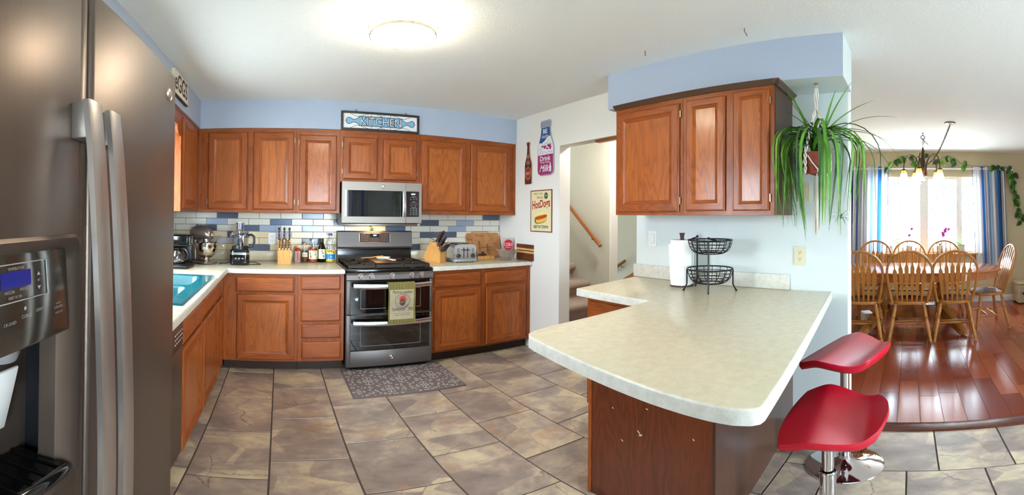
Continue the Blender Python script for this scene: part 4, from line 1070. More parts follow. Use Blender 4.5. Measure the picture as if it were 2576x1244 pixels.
m.obj('button', 'grey_base', t)
m = MB(); m.lathe([(.068, .137), (.072, .155), (.071, .157)], c, 32); m.lathe([(.070, .155), (.076, .24), (.077, .262), (.075, .262), (.073, .24), (.067, .158)], c, 36)
m.obj('bowl', 'jar_film', t)
m = MB(); m.lathe([(.074, .137), (.075, .150), (.0725, .166), (.060, .166)], c, 32); m.lathe([(.022, .16), (.028, .18), (.020, .225), (.010, .235), (0, .236)], c, 20)
for a in (0, pi): m.tube([(c[0] + .02 * cos(a), c[1] + .02 * sin(a), Z + .18), (c[0] + .058 * cos(a + .5), c[1] + .058 * sin(a + .5), Z + .172)], .008, 6, flat=.25)
m.obj('blade_hub', 'black_plastic', t)
m = MB(); m.lathe([(.078, .260), (.080, .268), (.078, .282), (.060, .296), (.038, .302)], c, 36); m.lathe([(.036, .30), (.035, .362), (.040, .366), (.040, .372), (.033, .372), (.032, .30)], (c[0] - .004, c[1], c[2]), 28); m.obj('lid', 'clear_plastic', t)
m = MB(); m.lathe([(.030, .31), (.030, .376), (.0, .377)], (c[0] - .004, c[1], c[2]), 20); m.obj('pusher', 'jar_film', t)
m = MB(); m.tube([(c[0] + .072, c[1] - .012, Z + .262), (c[0] + .10, c[1] - .018, Z + .268), (c[0] + .124, c[1] - .022, Z + .252), (c[0] + .126, c[1] - .022, Z + .20), (c[0] + .108, c[1] - .018, Z + .165), (c[0] + .076, c[1] - .012, Z + .158)], .011, 10); m.obj('handle', 'black_plastic', t)
m = MB(); m.sphere((c[0] - .083, c[1], Z + .258), .014, 0, (.6, 1, 1.2)); m.obj('latch', 'grey_base', t)
m = MB(); m.tube([(c[0] - .08, c[1] + .06, Z + .012), (c[0] - .13, c[1] + .03, Z + .005), (c[0] - .165, c[1] + .0, Z + .006)], .0035, 6); m.box((c[0] - .186, c[1] - .012, Z), (c[0] - .160, c[1] + .010, Z + .018), bev=.004); m.obj('power_plug', 'black_plastic', t); m = MB()
m.tube([(c[0] + .08, c[1] + .05, Z + .012), (c[0] + .12, c[1] + .05, Z + .02), (c[0] + .16, c[1] + .03, Z + .006), (c[0] + .185, c[1] - .005, Z + .004), (c[0] + .15, c[1] - .025, Z + .004), (c[0] + .08, c[1] - .03, Z + .004)], .0035, 6); m.obj('power_cord', 'black_plastic', t)

# knife block, straight
KB = 'knives in the pale wooden block left of the stove'
kbx0, kbx1 = 1.056, 1.176
t = thing('knife_block', 'pale wooden knife block with tall dark-handled knives left of the bottles', 'knife block', (1.116, -.26, Z))
m = MB(); m.prism([(-.315, 0), (-.19, 0), (-.16, .17), (-.215, .215), (-.27, .135), (-.315, .128)], kbx0, kbx1, lambda u, v, n: (n, u, Z + v)); m.obj('body', 'block_wood', t, smooth=False)
def knife(name, label, base, tilt, ln, w=.0105, group=None, rivets=3, roll=0, bolster=True, az=0):
    """handle stands along local +z, leaning back by tilt"""
    k = thing(name, label, 'knife', base, group)
    mat = Matrix.Rotation(az, 4, 'Z') @ Matrix.Rotation(-tilt, 4, 'X') @ Matrix.Rotation(roll, 4, 'Y')
    m = MB(); rings = []
    for s, sw in ((0, .85), (.1, .9), (.35, 1.0), (.6, .85), (.8, .95), (.92, 1.15), (1, .8)):
        a = w * sw; rings.append([m.bm.verts.new((a * cos(2 * pi * i / 12) * .72, a * sin(2 * pi * i / 12) * 1.25, .008 + s * ln)) for i in range(12)])
    m.loft(rings); m.xf(0, mat); h = m.obj('handle', 'knife_handle', k, local=True)
    if rivets:
        for i in range(rivets):
            m = MB(); m.sphere((0, -w * 1.18, .008 + ln * (.2 + .28 * i)), .0028, 0, (1, .5, 1), 8, 5); m.xf(0, mat); m.obj('rivet', 'rivet', h, local=True)
    m = MB(); m.box((-w * .55, -w, -.012), (w * .55, w, .009), bev=.002); m.box((-.001, -w * .9, -.05), (.001, w * .9, -.01)); m.xf(0, mat); m.obj('bolster', 'bright_steel', k, local=True, label='steel bolster')
    return k
nm = ['leftmost', 'second from the left', 'third from the left', 'rightmost']
for i in range(4): knife('knife', f'{nm[i]} of four dark-handled steak knives in the pale block', (1.073 + i * .0285, -.288, Z + .135), radians(12), .085, .0085, KB)
for i, s_ in enumerate(('left', 'middle', 'right')): knife('knife', f'tall riveted chef knife at the {s_} of the upper row in the pale block', (1.067 + i * .048, -.222, Z + .207), radians(10), .115, .0125, KB)

# bottles
BY = -.125
t = thing('spray_can', 'red and white cooking spray can with a yellow cap', 'can', (1.243, BY, Z))
m = MB(); m.lathe([(0, 0), (.028, 0), (.029, .003), (.029, .105)], (1.243, BY, Z), 28); m.obj('body', 'can_white', t)
m = MB(); m.lathe([(.0292, .105), (.027, .122), (.018, .134), (.0, .136)], (1.243, BY, Z), 28); m.obj('shoulder', 'red_can', t)
m = MB(); m.lathe([(.012, .134), (.012, .142), (.008, .15), (0, .151)], (1.243, BY, Z), 18); m.obj('cap', 'yellow_cap', t)
m = MB()
for a0, a1 in ((-1.75, -1.25),):
    m.grid(lambda u, v: (1.243 + .0294 * cos(-pi / 2 + (u - .5) * .5), BY + .0294 * sin(-pi / 2 + (u - .5) * .5), Z + .004 + v * .1), 5, 1); 
for zz in (.02, .035, .05, .065, .08): m.grid(lambda u, v, b=zz: (1.243 + .0295 * cos(-pi / 2 + .32 + u * .55), BY + .0295 * sin(-pi / 2 + .32 + u * .55), Z + b + v * .006), 4, 1)
m.obj('print', 'red_can', t)
def bottle(name, label, x, prof, glass, liquid, cap, capm, level, labels=(), y=BY, seg=28, sx=1, sy=1):
    t = thing(name, label, 'bottle', (x, y, Z))
    inner = [(max(r - .0022, 0), z) for r, z in prof]
    m = MB(); m.lathe([(0, 0)] + prof, (x, y, Z), seg, sx=sx, sy=sy); m.obj('glass_body', glass, t)
    lp = [(0, .003)]
    for (r0, z0), (r1, z1) in zip(inner, inner[1:]):
        if z0 <= level: lp.append((r0, max(z0, .003)))
        if z0 < level < z1: lp.append((r0 + (r1 - r0) * (level - z0) / (z1 - z0), level))
    lp.append((0, level))
    if liquid:
        m = MB(); m.lathe(lp, (x, y, Z), seg, sx=sx * .97, sy=sy * .97); m.obj('contents', liquid, t)
    m = MB(); m.lathe(cap, (x, y, Z), 22); m.obj('cap', capm, t)
    def rad(z):
        for (r0, z0), (r1, z1) in zip(prof, prof[1:]):
            if z0 <= z <= z1: return r0 + (r1 - r0) * (z - z0) / max(z1 - z0, 1e-6)
        return prof[-1][0]
    for (nm_, mat_, z0, z1, half, lift) in labels:
        m = MB()
        m.grid(lambda u, v: (x + (rad(z0 + v * (z1 - z0)) + lift) * sx * cos(-pi / 2 + (u - .5) * 2 * half), y + (rad(z0 + v * (z1 - z0)) + lift) * sy * sin(-pi / 2 + (u - .5) * 2 * half), Z + z0 + v * (z1 - z0)), 10, 4)
        m.obj(nm_, mat_, t)
    return t
def on_bottle(t, name, mat, x, r, items, y=BY):
    m = MB()
    for it in items:
        if it[0] == 'text': m.text(it[1], lambda u, v, n: (x + (r) * sin((it[2] + u) / r), y - r * cos((it[2] + u) / r), Z + it[3] + v), .01, width=it[4], height=it[5])
        else:
            _, cu, cv, ru, rv = it; m.face([(x + r * sin((cu + ru * cos(2 * pi * i / 14)) / r), y - r * cos((cu + ru * cos(2 * pi * i / 14)) / r), Z + cv + rv * sin(2 * pi * i / 14)) for i in range(14)])
    m.obj(name, mat, t, smooth=False)
t = bottle('syrup_bottle', 'small syrup bottle with an orange cap and dark contents', 1.312, [(.030, 0), (.032, .004), (.031, .05), (.028, .085), (.027, .10), (.018, .135), (.015, .15), (.015, .162)], 'bottle_film', 'syrup_liquid', [(.0165, .158), (.0165, .178), (.014, .182), (0, .182)], 'orange_cap', .115, [('label', 'label_cream', .052, .092, .95, .0012), ('lower_label', 'label_brown', .025, .05, .95, .001)])
on_bottle(t, 'label_print', 'label_dark', 1.312, .0315, [('text', 'Syrup', 0, .072, .036, .014)])
t = bottle('vinegar_bottle', 'wide clear vinegar bottle with white cap and cream chilli label', 1.391, [(.042, 0), (.0445, .004), (.0445, .10), (.043, .112), (.030, .145), (.016, .178), (.0135, .188), (.0135, .2)], 'bottle_film', 'cider_liquid', [(.0155, .196), (.0155, .212), (.013, .214), (0, .214)], 'white_plastic', .135, [('label', 'label_cream', .032, .122 - .01, 1.15, .0012)])
on_bottle(t, 'label_print', 'label_dark', 1.391, .0460, [('text', 'VINEGAR', .004, .10, .05, .010)]); on_bottle(t, 'label_pepper', 'label_red', 1.391, .0461, [('e', -.026, .055, .006, .018)]); on_bottle(t, 'label_leaf', 'label_green', 1.391, .0461, [('e', .008, .075, .022, .010), ('e', -.032, .085, .006, .010), ('e', .034, .048, .006, .008)])
t = bottle('olive_oil_bottle', 'dark green square olive oil bottle with black cap', 1.474, [(.035, 0), (.0365, .004), (.0365, .125), (.034, .14), (.016, .185), (.0145, .195), (.0145, .205)], 'olive_glass', None, [(.0175, .19), (.0175, .222), (.016, .224), (0, .224)], 'label_dark', .1, [('label', 'label_cream', .034, .125, 1.05, .0012)], seg=28)
on_bottle(t, 'label_print', 'label_dark', 1.474, .0381, [('e', -.008, .108, .014, .006)]); on_bottle(t, 'label_sprig', 'label_green', 1.474, .0381, [('e', .006, .062, .014, .006), ('e', .0, .088, .014, .008), ('e', .016, .052, .007, .005)])
t = bottle('cooking_oil_bottle', 'large clear oil bottle with blue cap next to the stove', 1.556, [(.043, 0), (.046, .005), (.046, .035), (.044, .04), (.0445, .125), (.042, .145), (.041, .155), (.0445, .175), (.043, .20), (.030, .232), (.017, .245), (.016, .258)], 'bottle_film', 'oil_liquid', [(.0195, .252), (.0195, .272), (.018, .275), (0, .275)], 'cap_blue', .115, [('label', 'label_yellow', .078, .122, 1.2, .0012), ('lower_label', 'label_blue', .034, .08, 1.2, .0014)])
on_bottle(t, 'label_print', 'label_dark', 1.556, .0460, [('e', .004, .110, .008, .006), ('e', .024, .098, .007, .006), ('e', -.03, .108, .006, .007)]); on_bottle(t, 'label_leaf', 'label_green', 1.556, .0461, [('e', -.014, .106, .009, .008)]); on_bottle(t, 'label_ribbon', 'white_plastic', 1.556, .0462, [('e', 0, .083, .028, .004), ('text', 'OIL', 0, .055, .022, .012)])

# outlets and switches
def wallplate(name, label, cat, fn, u, z, w, h, mat, kind):
    t = thing(name, label, cat, fn(u, z, .001))
    m = MB(); m.prism(rrect(u - w / 2, u + w / 2, z - h / 2, z + h / 2, .004), .0005, .006, fn); m.obj('cover_plate', mat, t)
    if kind == 'duplex':
        for dz in (-.02, .02):
            m = MB(); m.prism([(u + .0165 * cos(a) , z + dz + .0135 * sin(a)) for a in [2 * pi * i / 20 for i in range(20)]], .005, .0075, fn); s_ = m.obj('socket', mat, t)
            m = MB()
            for du in (-.006, .006): fbox(m, fn, u + du - .0012, u + du + .0012, z + dz + .000, z + dz + .009, .0076, .008)
            m.prism([(u + .0028 * cos(a), z + dz - .007 + .0028 * sin(a)) for a in [2 * pi * i / 10 for i in range(10)]], .0076, .008, fn); m.obj('slot', 'black_matte', s_, smooth=False)
    else:
        m = MB(); m.prism([(u - .0165, z - .033), (u + .0165, z - .033), (u + .0165, z + .033), (u - .0165, z + .033)], .005, .0085, fn); m.obj('rocker', mat, t, smooth=False)
        m = MB(); q = rrect(u - .0175, u + .0175, z - .034, z + .034, .001, 1); m.tube([fn(*p, .0062) for p in q], .0006, 4, closed=True); m.obj('seam', 'grey_print', t)
    return t
wallplate('wall_outlet', 'white double outlet on the tiles left of the knife block', 'outlet', back(-.0085), .999, 1.132, .073, .114, 'white_plastic', 'duplex')
wallplate('light_switch', 'white rocker light switch on the wall beside the doorway', 'switch', right(W), -2.140, 1.212, .074, .114, 'white_plastic', 'rocker')
wallplate('wall_outlet', 'beige double outlet on the pale wall right of the wire basket', 'outlet', right(W), -3.251, 1.133, .072, .114, 'beige_plastic', 'duplex')
t = wallplate('wall_outlet', 'beige wall plate with round knob behind the hanging plant leaves', 'outlet', right(W), -3.275, 1.528, .075, .114, 'beige_plastic', 'none')
wallplate('light_switch', 'beige switch plate behind the plant leaves next to the macrame cords', 'switch', right(W), -3.390, 1.532, .075, .114, 'beige_plastic', 'rocker')

# ------------------------------------------------------------------ right counter
KB2 = 'knives in the slanted wooden block'
t = thing('knife_block', 'slanted pale wooden knife block right of the stove', 'knife block', (2.545, -.31, Z), rz=radians(30))
m = MB(); m.prism([(-.098, 0), (.080, 0), (.108, .05), (.02, .205), (-.045, .188), (-.098, .092)], -.046, .046, lambda u, v, n: (n, u, v)); m.obj('body', 'block_wood', t, smooth=False, local=True)
R30 = Matrix.Translation((2.545, -.31, Z)) @ Matrix.Rotation(radians(30), 4, 'Z')
def kn2(i, x, u, v, tilt, ln, w, label, az=0):
    p = R30 @ Vector((x, u, v)); knife('knife', label, p, tilt, ln, w, KB2, 3 if ln > .09 else 2, az=radians(30) + az)
nm6 = ['leftmost', 'second', 'third', 'fourth', 'fifth', 'rightmost']
for i in range(6): kn2(i, -.036 + i * .0145, -.088, .108, radians(-42), .088, .0075, f'{nm6[i]} in the row of six small steak knives of the slanted block')
for i, (x, u, v, ln, s_) in enumerate(((-.030, -.032, .192, .115, 'tallest rear left'), (-.030, -.062, .150, .10, 'front left'), (.010, -.032, .192, .125, 'tallest rear right'), (.030, -.055, .160, .10, 'front right'))):
    kn2(i, x, u, v, radians(-32), ln, .0115, f'{s_} large knife in the slanted wooden block')
k = thing('kitchen_scissors', 'black-handled kitchen scissors stuck in the slanted knife block', 'scissors', R30 @ Vector((.010, -.055, .165)), KB2)
m = MB()
for dx in (-.012, .014): m.torus((dx, -.03, .048), .015, .0045, 'y', 18, 6)
m.tube([(0, -.008, 0), (.0, -.022, .035)], .006, 6); m.xf(0, Matrix.Rotation(radians(30), 4, 'Z')); m.obj('handle', 'black_plastic', k, local=True)

t = thing('toaster', 'stainless four-slice toaster with two black dials', 'toaster', (2.825, -.31, Z), rz=radians(-6))
m = MB()
tp = [(-.115, .03), (.115, .03), (.115, .125), (.108, .152), (.092, .170), (.07, .176), (-.07, .176), (-.092, .170), (-.108, .152), (-.115, .125)]
m.prism(tp, -.13, .12, lambda u, v, n: (u, n, v)); bd = m.obj('body', 'bright_steel', t, local=True, ang=30)
for y in (-.131, .121):
    m = MB(); q = [(u * 1.005, .002 + v) for u, v in tp]; m.tube([(u, y, v) for u, v in q], .004, 8, closed=True); m.obj('edge_trim', 'chrome', t, local=True)
m = MB(); m.box((-.122, -.140, .006), (.122, .128, .034), bev=.007); 
for x in (-.105, .105):
    for y in (-.12, .11): m.cyl((x, y, 0), (x, y, .01), .012, seg=12)
m.obj('base', 'grey_base', t, local=True)
m = MB()
for x in (-.07, -.025, .025, .07): m.box((x - .012, -.09, .1755), (x + .012, .10, .1775))
m.obj('slot', 'black_matte', t, local=True, smooth=False)
m = MB()
for x in (-.016, .022): m.box((x - .0035, -.1335, .045), (x + .0035, -.1305, .145))
m.obj('lever_track', 'black_matte', t, local=True, smooth=False)
m = MB(); m.box((-.036, -.150, .118), (-.002, -.132, .128), bev=.004); m.box((.006, -.150, .118), (.042, -.132, .128), bev=.004); m.obj('lever', 'black_plastic', t, local=True)
for x, s_ in ((-.072, 1), (.078, -1)):
    m = MB(); m.lathe([(.0, .016), (.019, .015), (.021, .004), (.023, 0)], seg=24); m.xf(0, Matrix.Translation((x, -.131, .065)) @ Matrix.Rotation(pi / 2, 4, 'X')); d = m.obj('dial', 'black_plastic', t, local=True)
    m = MB(); m.xbox((-.017, -.0015, .0155), (.017, .0015, .0175), Matrix.Translation((x, -.131, .065)) @ Matrix.Rotation(pi / 2, 4, 'X') @ Matrix.Rotation(radians(-50 * s_), 4, 'Z')); m.obj('pointer', 'bright_steel', d, local=True)
m = MB()
for x in (-.078, -.066, .072, .084):
    for k in range(4): m.box((x - .004, -.1318, .098 + k * .011), (x + .004, -.1308, .103 + k * .011))
m.obj('print', 'black_matte', t, local=True, smooth=False)
m = MB(); m.tube([(.02, .12, .15), (-.03, .14, .175), (-.12, .17, .172), (-.2, .19, .19), (-.26, .21, .225)], .0035, 6); m.obj('power_cord', 'black_plastic', t, local=True)

# engraved serving board leaning on the tiles
t = thing('cutting_board', 'tan cutting board engraved with a suspension bridge, leaning on the backsplash', 'cutting board', (3.21, -.08, Z))
cbf = lambda u, v, n: (u, -.088 + v * .27 - n, Z + v)
m = MB(); m.prism(rrect(3.025, 3.440, .002, .262, .025), -.014, 0, cbf); m.obj('board', 'cork', t, ang=50)
m = MB(); q = rrect(3.027, 3.438, .008, .262, .026); m.tube([cbf(u, v, -.005) for u, v in q], .005, 8, closed=True); m.tube([cbf(u, v, -.006) for u, v in ((3.09, .262), (3.10, .275), (3.30, .275), (3.31, .262))], .005, 8); m.obj('rim', 'block_wood', t)
m = MB(); e = lambda u, v: cbf(u, v, .0009)
def cable(u0, v0, u1, v1, sag): return [e(u0 + (u1 - u0) * i / 12, v0 + (v1 - v0) * i / 12 - sag * 4 * (i / 12) * (1 - i / 12)) for i in range(13)]
m.tube(cable(3.10, .10, 3.175, .175, .012), .0013, 5); m.tube(cable(3.175, .175, 3.275, .14, .05), .0013, 5); m.tube(cable(3.275, .14, 3.335, .11, .008), .0013, 5)
for u, h in ((3.175, .18), (3.275, .145)):
    for du in (-.004, .004): m.tube([e(u + du, .06), e(u + du, h)], .0018, 5)
    for v in (.09, .12, .145): 
        if v < h: m.tube([e(u - .004, v), e(u + .004, v)], .0012, 5)
m.tube([e(3.10, .105), e(3.36, .108)], .0016, 5)
for i in range(12): m.tube([e(3.112 + i * .02, .106), e(3.112 + i * .02, .112 + .0015 * (i % 4))], .0005, 4)
m.text('SAN FRANCISCO', lambda u, v, n: cbf(3.20 + u, .235 + v, .0010), .02, width=.125, height=.013)
m.text('Bay Bridge', lambda u, v, n: cbf(3.335 + u, .185 + v, .001), .02, width=.05, height=.012); m.text('Alcatraz', lambda u, v, n: cbf(3.36 + u, .15 + v, .001), .02, width=.06, height=.012)
m.text('Golden Gate', lambda u, v, n: cbf(3.31 + u, .085 + v, .001), .02, width=.09, height=.010); m.text('Pacific', lambda u, v, n: cbf(3.06 + u, .20 + v, .001), .02, width=.05, height=.012)
m.tube([e(3.03, .21), e(3.045, .205), e(3.048, .18), e(3.035, .175)], .0018, 5)
for u, v in ((3.085, .17), (3.09, .19), (3.115, .205)): m.tube([e(u, v), e(u + .004, v + .02)], .0016, 5)
m.obj('engraving', 'engraved', t)
# little log block with dark carving in front
t = thing('wooden_block', 'small pale wooden block in front of the engraved board', 'block', (3.14, -.30, Z))
m = MB(); m.box((3.000, -.335, Z), (3.200, -.265, Z + .042), bev=.003); m.obj('block', 'block_wood', t)
t = thing('boat_carving', 'small dark boat carving lying on the pale wooden block', 'carving', (3.10, -.30, Z + .0425))
m = MB(); rings = []
for s, w, h in ((0, .002, .016), (.25, .011, .006), (.55, .014, .0), (.85, .010, .004), (1, .004, .012)):
    x = 3.028 + s * .09; rings.append([m.bm.verts.new((x, -.30 + a * w, Z + .0425 + b)) for a, b in ((-1, .02), (-.5, h * .3), (.5, h * .3), (1, .02))])
m.loft(rings); m.box((3.065, -.308, Z + .06), (3.095, -.292, Z + .085), bev=.002); m.obj('hull', 'dark_brown', t)
# acrylic plaque
t = thing('dairy_plaque', 'clear plaque with a red round dairy emblem standing in the counter corner', 'plaque', (3.375, -.20, Z))
pf = lambda u, v, n: (3.312 + u * 1.12, -.325 - u * .10 - n, Z + v)
m = MB(); m.prism([(0, 0), (.12, 0), (.12, .225), (0, .225)], -.003, 0, pf); m.obj('panel', 'acrylic', t, smooth=False)
m = MB(); cc = (.055, .148); m.face([pf(cc[0] + .055 * cos(2 * pi * i / 36), cc[1] + .062 * sin(2 * pi * i / 36), .0006) for i in range(36)]); m.obj('emblem', 'coble_red', t, smooth=False)
m = MB(); m.text('COBLE', lambda u, v, n: pf(cc[0] + u, cc[1] + .006 + v, .0012), .03, width=.090, height=.032); m.text('Dairy', lambda u, v, n: pf(cc[0] + u, cc[1] - .026 + v, .0012), .02, width=.06, height=.016, shear=.3)
m.tube([pf(cc[0] + .051 * cos(2 * pi * i / 36), cc[1] + .058 * sin(2 * pi * i / 36), .0006) for i in range(36)], .0008, 4, closed=True); m.obj('lettering', 'white_plastic', t, smooth=False)
# glass bowl
t = thing('glass_bowl', 'clear fluted glass bowl in front of the red dairy plaque', 'bowl', (3.262, -.465, Z))
m = MB(); k = 36; c = (3.262, -.465, Z); R = []
for r, z, f in ((0, .004, 0), (.048, .0, 0), (.055, .006, .03), (.075, .05, .05), (.100, .095, .07), (.112, .112, .09), (.108, .112, .09), (.096, .094, .06), (.071, .052, .03), (.050, .012, .0), (0, .010, 0)):
    R.append([m.bm.verts.new((c[0] + max(r, 1e-4) * (1 + f * cos(9 * a)) * cos(a), c[1] + max(r, 1e-4) * (1 + f * cos(9 * a)) * sin(a), c[2] + z + (.006 * cos(9 * a) if z > .1 else 0))) for a in [2 * pi * i / k for i in range(k)]])
m.loft(R); m.obj('bowl', 'bowl_film', t, ang=60)
# striped board leaning on the right wall
t = thing('striped_board', 'dark wooden board with two pale stripes leaning on the right wall', 'cutting board', (3.445, -.53, Z))
m = MB(); x0 = W - .020
for a, b, mi in ((0, .075, 0), (.0755, .095, 1), (.0955, .105, 0), (.1055, .125, 1), (.1255, .165, 0)):
    m.box((x0, -.675, Z + a), (W - .001, -.385, Z + b), mi, bev=.001, seg=1)
m.obj('board', ['walnut_x', 'maple_y'], t, smooth=False)

# ------------------------------------------------------------------ signs
def frame_rect(m, fn, u0, u1, z0, z1, w, n0, n1):
    fbox(m, fn, u0, u1, z0, z0 + w, n0, n1); fbox(m, fn, u0, u1, z1 - w, z1, n0, n1); fbox(m, fn, u0, u0 + w, z0 + w, z1 - w, n0, n1); fbox(m, fn, u1 - w, u1, z0 + w, z1 - w, n0, n1)
KF = back(-SD); u0, u1, z0, z1 = 1.612, 2.352, 2.148, 2.328; cu, cz = (u0 + u1) / 2, (z0 + z1) / 2
t = thing('kitchen_sign', 'framed blue and white kitchen sign shaped with a rolling pin on the soffit', 'sign', KF(cu, z0, .01))
m = MB(); frame_rect(m, KF, u0, u1, z0, z1, .020, .001, .020); m.obj('frame', 'sign_black', t, smooth=False)
for u in (1.75, 2.22):
    m = MB(); m.torus(KF(u, z1 + .008, .012), .009, .0018, 'y', 16, 6); m.obj('hanging_ring', 'sign_black', t)
m = MB(); fbox(m, KF, u0 + .019, u1 - .019, z0 + .019, z1 - .019, .002, .008); m.obj('panel', 'sign_white', t, smooth=False)
def pin_outline():
    h = .046; L0 = .208; pts = []
    top = [(-L0, .030), (-L0, h - .004), (-L0 + .006, h), (L0 - .006, h), (L0, h - .004), (L0, .030)]
    hand = [(L0 + .016, .022), (L0 + .036, .013), (L0 + .052, .013), (L0 + .068, .022), (L0 + .084, .030), (L0 + .100, .030), (L0 + .112, .020), (L0 + .116, .008)]
    up = [(-x, y) for x, y in hand[::-1]] + top + hand
    return up + [(x, -y) for x, y in up[::-1]]
po = pin_outline()
m = MB(); m.prism([(cu + a, cz + b) for a, b in po], .008, .0095, KF); m.obj('rolling_pin', 'sign_blue', t, smooth=False)
m = MB(); m.tube([KF(cu + a, cz + b, .0098) for a, b in po], .0026, 6, closed=True)
lead = [[(-.335, 0), (-.318, 0)], [(.318, 0), (.335, 0)]]
for sx in (-1, 1):
    for sz in (-1, 1):
        lead.append([(sx * (.20 + .10 * i / 8), sz * (.038 + .040 * (i / 8) ** 1.6)) for i in range(9)])
        lead.append([(sx * (.115 + .075 * i / 6), sz * (.046 + .022 * sin(pi * .5 * (1 - i / 6)))) for i in range(7)][::-1] + [(sx * .115, sz * .068)])
        lead.append([(sx * (.04 * i / 6), sz * (.046 + .022 * (i / 6) ** .5)) for i in range(7)])
    lead.append([(sx * .09, .046), (sx * .09, .07)]); lead.append([(sx * .09, -.046), (sx * .09, -.07)])
lead += [[(0, .046), (0, .07)], [(0, -.046), (0, -.07)]]
for l in lead: m.tube([KF(cu + a, cz + b, .0085) for a, b in l], .0018, 5)
m.text('KITCHEN', lambda u, v, n: KF(cu + u, cz + v, .0102), .1, width=.390, height=.079, off=.005); m.obj('leading', 'sign_black', t)
m = MB(); m.text('KITCHEN', lambda u, v, n: KF(cu + u, cz + v, .0112), .1, width=.382, height=.072, off=-.001); m.obj('lettering', 'sign_white', t, smooth=False)
# eggs sign on left soffit
EF = left(SD); t = thing('eggs_sign', 'weathered white eggs sign with black letters on the left soffit above the refrigerator', 'sign', EF(-1.15, 2.20, .01))
m = MB(); fbox(m, EF, -1.34, -.945, 2.205, 2.385, .001, .022); m.obj('board', 'weathered_white', t, smooth=False)
m = MB(); fbox(m, EF, -1.342, -.943, 2.199, 2.2065, .0, .023); m.text('eGGS', lambda u, v, n: EF(-1.155 + u, 2.302 + v, .0235), .2, width=.36, height=.135, off=.003); m.obj('lettering', 'sign_black', t, smooth=False)

# bottle-shaped and hot dog signs on the right wall (u = y, right = -y when seen from the room)
RF = right(W)
def cut(name, mat, parent, pts, n0, n1, cu, cz, fn=RF, **k):
    m = MB(); m.prism([(cu - a, cz + b) for a, b in pts], n0, n1, fn); return m.obj(name, mat, parent, smooth=False, **k)
RT = lambda cu, cz, nn: (lambda u, v, n: RF(cu - u, cz + v, nn))
def sym(p): return [(-a, b) for a, b in p] + [(a, b) for a, b in p[::-1]]
t = thing('root_beer_sign', 'slim brown bottle-shaped metal sign left of the milk bottle sign', 'sign', RF(-.575, 1.70, .01))
bp = sym([(.052, 0), (.058, .012), (.058, .19), (.052, .225), (.030, .275), (.020, .33), (.017, .385), (.018, .40), (.023, .405), (.023, .43)])
cut('bottle', 'sign_brown', t, bp, .001, .012, -.578, 1.702)
m = MB(); q = [(a * 1.04, b) for a, b in bp]; m.tube([RF(-.578 - a, 1.702 + b, .008) for a, b in q], .0025, 6, closed=True); m.obj('edge', 'sign_cream2', t)
cut('cap', 'rust', t, sym([(.024, .405), (.024, .434)]), .0125, .014, -.578, 1.702)
m = MB(); cc_ = (-.578, 1.812); m.face([RF(cc_[0] + .050 * cos(2 * pi * i / 30), cc_[1] + .062 * sin(2 * pi * i / 30), .0125) for i in range(30)]); m.obj('emblem', 'sign_cream2', t, smooth=False)
m = MB(); m.face([RF(cc_[0] + .046 * cos(2 * pi * i / 30), cc_[1] + .057 * sin(2 * pi * i / 30), .0130) for i in range(30)]); m.obj('emblem_field', 'sign_brown', t, smooth=False)
m = MB(); m.face([RF(cc_[0] + .036 * cos(2 * pi * i / 30), cc_[1] + .045 * sin(2 * pi * i / 30), .0134) for i in range(30)]); m.obj('emblem_band', 'sign_red', t, smooth=False)
m = MB(); m.text("DAD'S", RT(*cc_, .0140), .04, width=.066, height=.03, shear=.2); m.text('ROOT BEER', RT(-.578, 1.915, .0128), .02, width=.062, height=.013); m.text('DRINK', RT(-.578, 1.935, .0128), .02, width=.05, height=.012); m.text('IT', RT(-.578, 1.905 - .010, .0128), .02, height=.010)
m.tube([RF(-.578 + .016 * cos(2 * pi * i / 20), 1.985 + .022 * sin(2 * pi * i / 20), .0126) for i in range(20)], .0012, 4, closed=True); m.text('D', RT(-.578, 1.985, .0128), .03, height=.022); m.text('7 OZ', RT(-.578, 1.735, .0128), .01, height=.006); m.obj('lettering', 'sign_cream2', t, smooth=False)

t = thing('milk_bottle_sign', 'large milk-bottle-shaped metal sign in blue, white and magenta', 'sign', RF(-.865, 1.78, .01))
mc, mz = -.866, 1.772
mb = sym([(.075, 0), (.112, .018), (.122, .05), (.122, .25), (.116, .29), (.078, .385), (.068, .435), (.066, .475), (.076, .482), (.078, .525), (.066, .542)])
cut('bottle', 'fabric_white', t, mb, .001, .013, mc, mz)
m = MB(); m.tube([RF(mc - a, mz + b, .010) for a, b in mb], .0042, 6, closed=True); m.obj('edge', 'sign_grey', t)
cut('lower_band', 'sign_magenta', t, [(-.073, .004), (.073, .004), (.110, .021), (.119, .05), (.119, .20), (-.119, .20), (-.119, .05), (-.110, .021)], .0135, .0142, mc, mz)
cut('upper_band', 'sign_navy', t, [(-.100, .325), (-.06, .318), (-.02, .335), (.03, .372), (.076, .382), (.066, .435), (.063, .472), (-.063, .472), (-.066, .435), (-.078, .385)], .0135, .0142, mc, mz)
cut('cap', 'sign_grey', t, sym([(.064, .474), (.074, .484), (.075, .523), (.062, .538)]), .0135, .0142, mc, mz)
m = MB()
for cx_, cz_, w_, h_ in ((-.01, .275, .022, .022), (.055, .285, .026, .018), (.075, .262, .014, .026), (.03, .258, .018, .012), (-.05, .285, .012, .016)):
    m.face([RF(mc - cx_ + w_ * (1 + .3 * sin(3 * a)) * cos(a), mz + cz_ + h_ * (1 + .3 * cos(2 * a)) * sin(a), .0138) for a in [2 * pi * i / 18 for i in range(18)]])
m.obj('cow_spots', 'sign_magenta', t, smooth=False)
m = MB(); m.text('BE', RT(mc + .004, mz + .435, .0148), .05, width=.066, height=.045, off=.0012); m.text('Healthy', RT(mc + .004, mz + .378, .0148), .05, width=.115, height=.048, shear=.4)
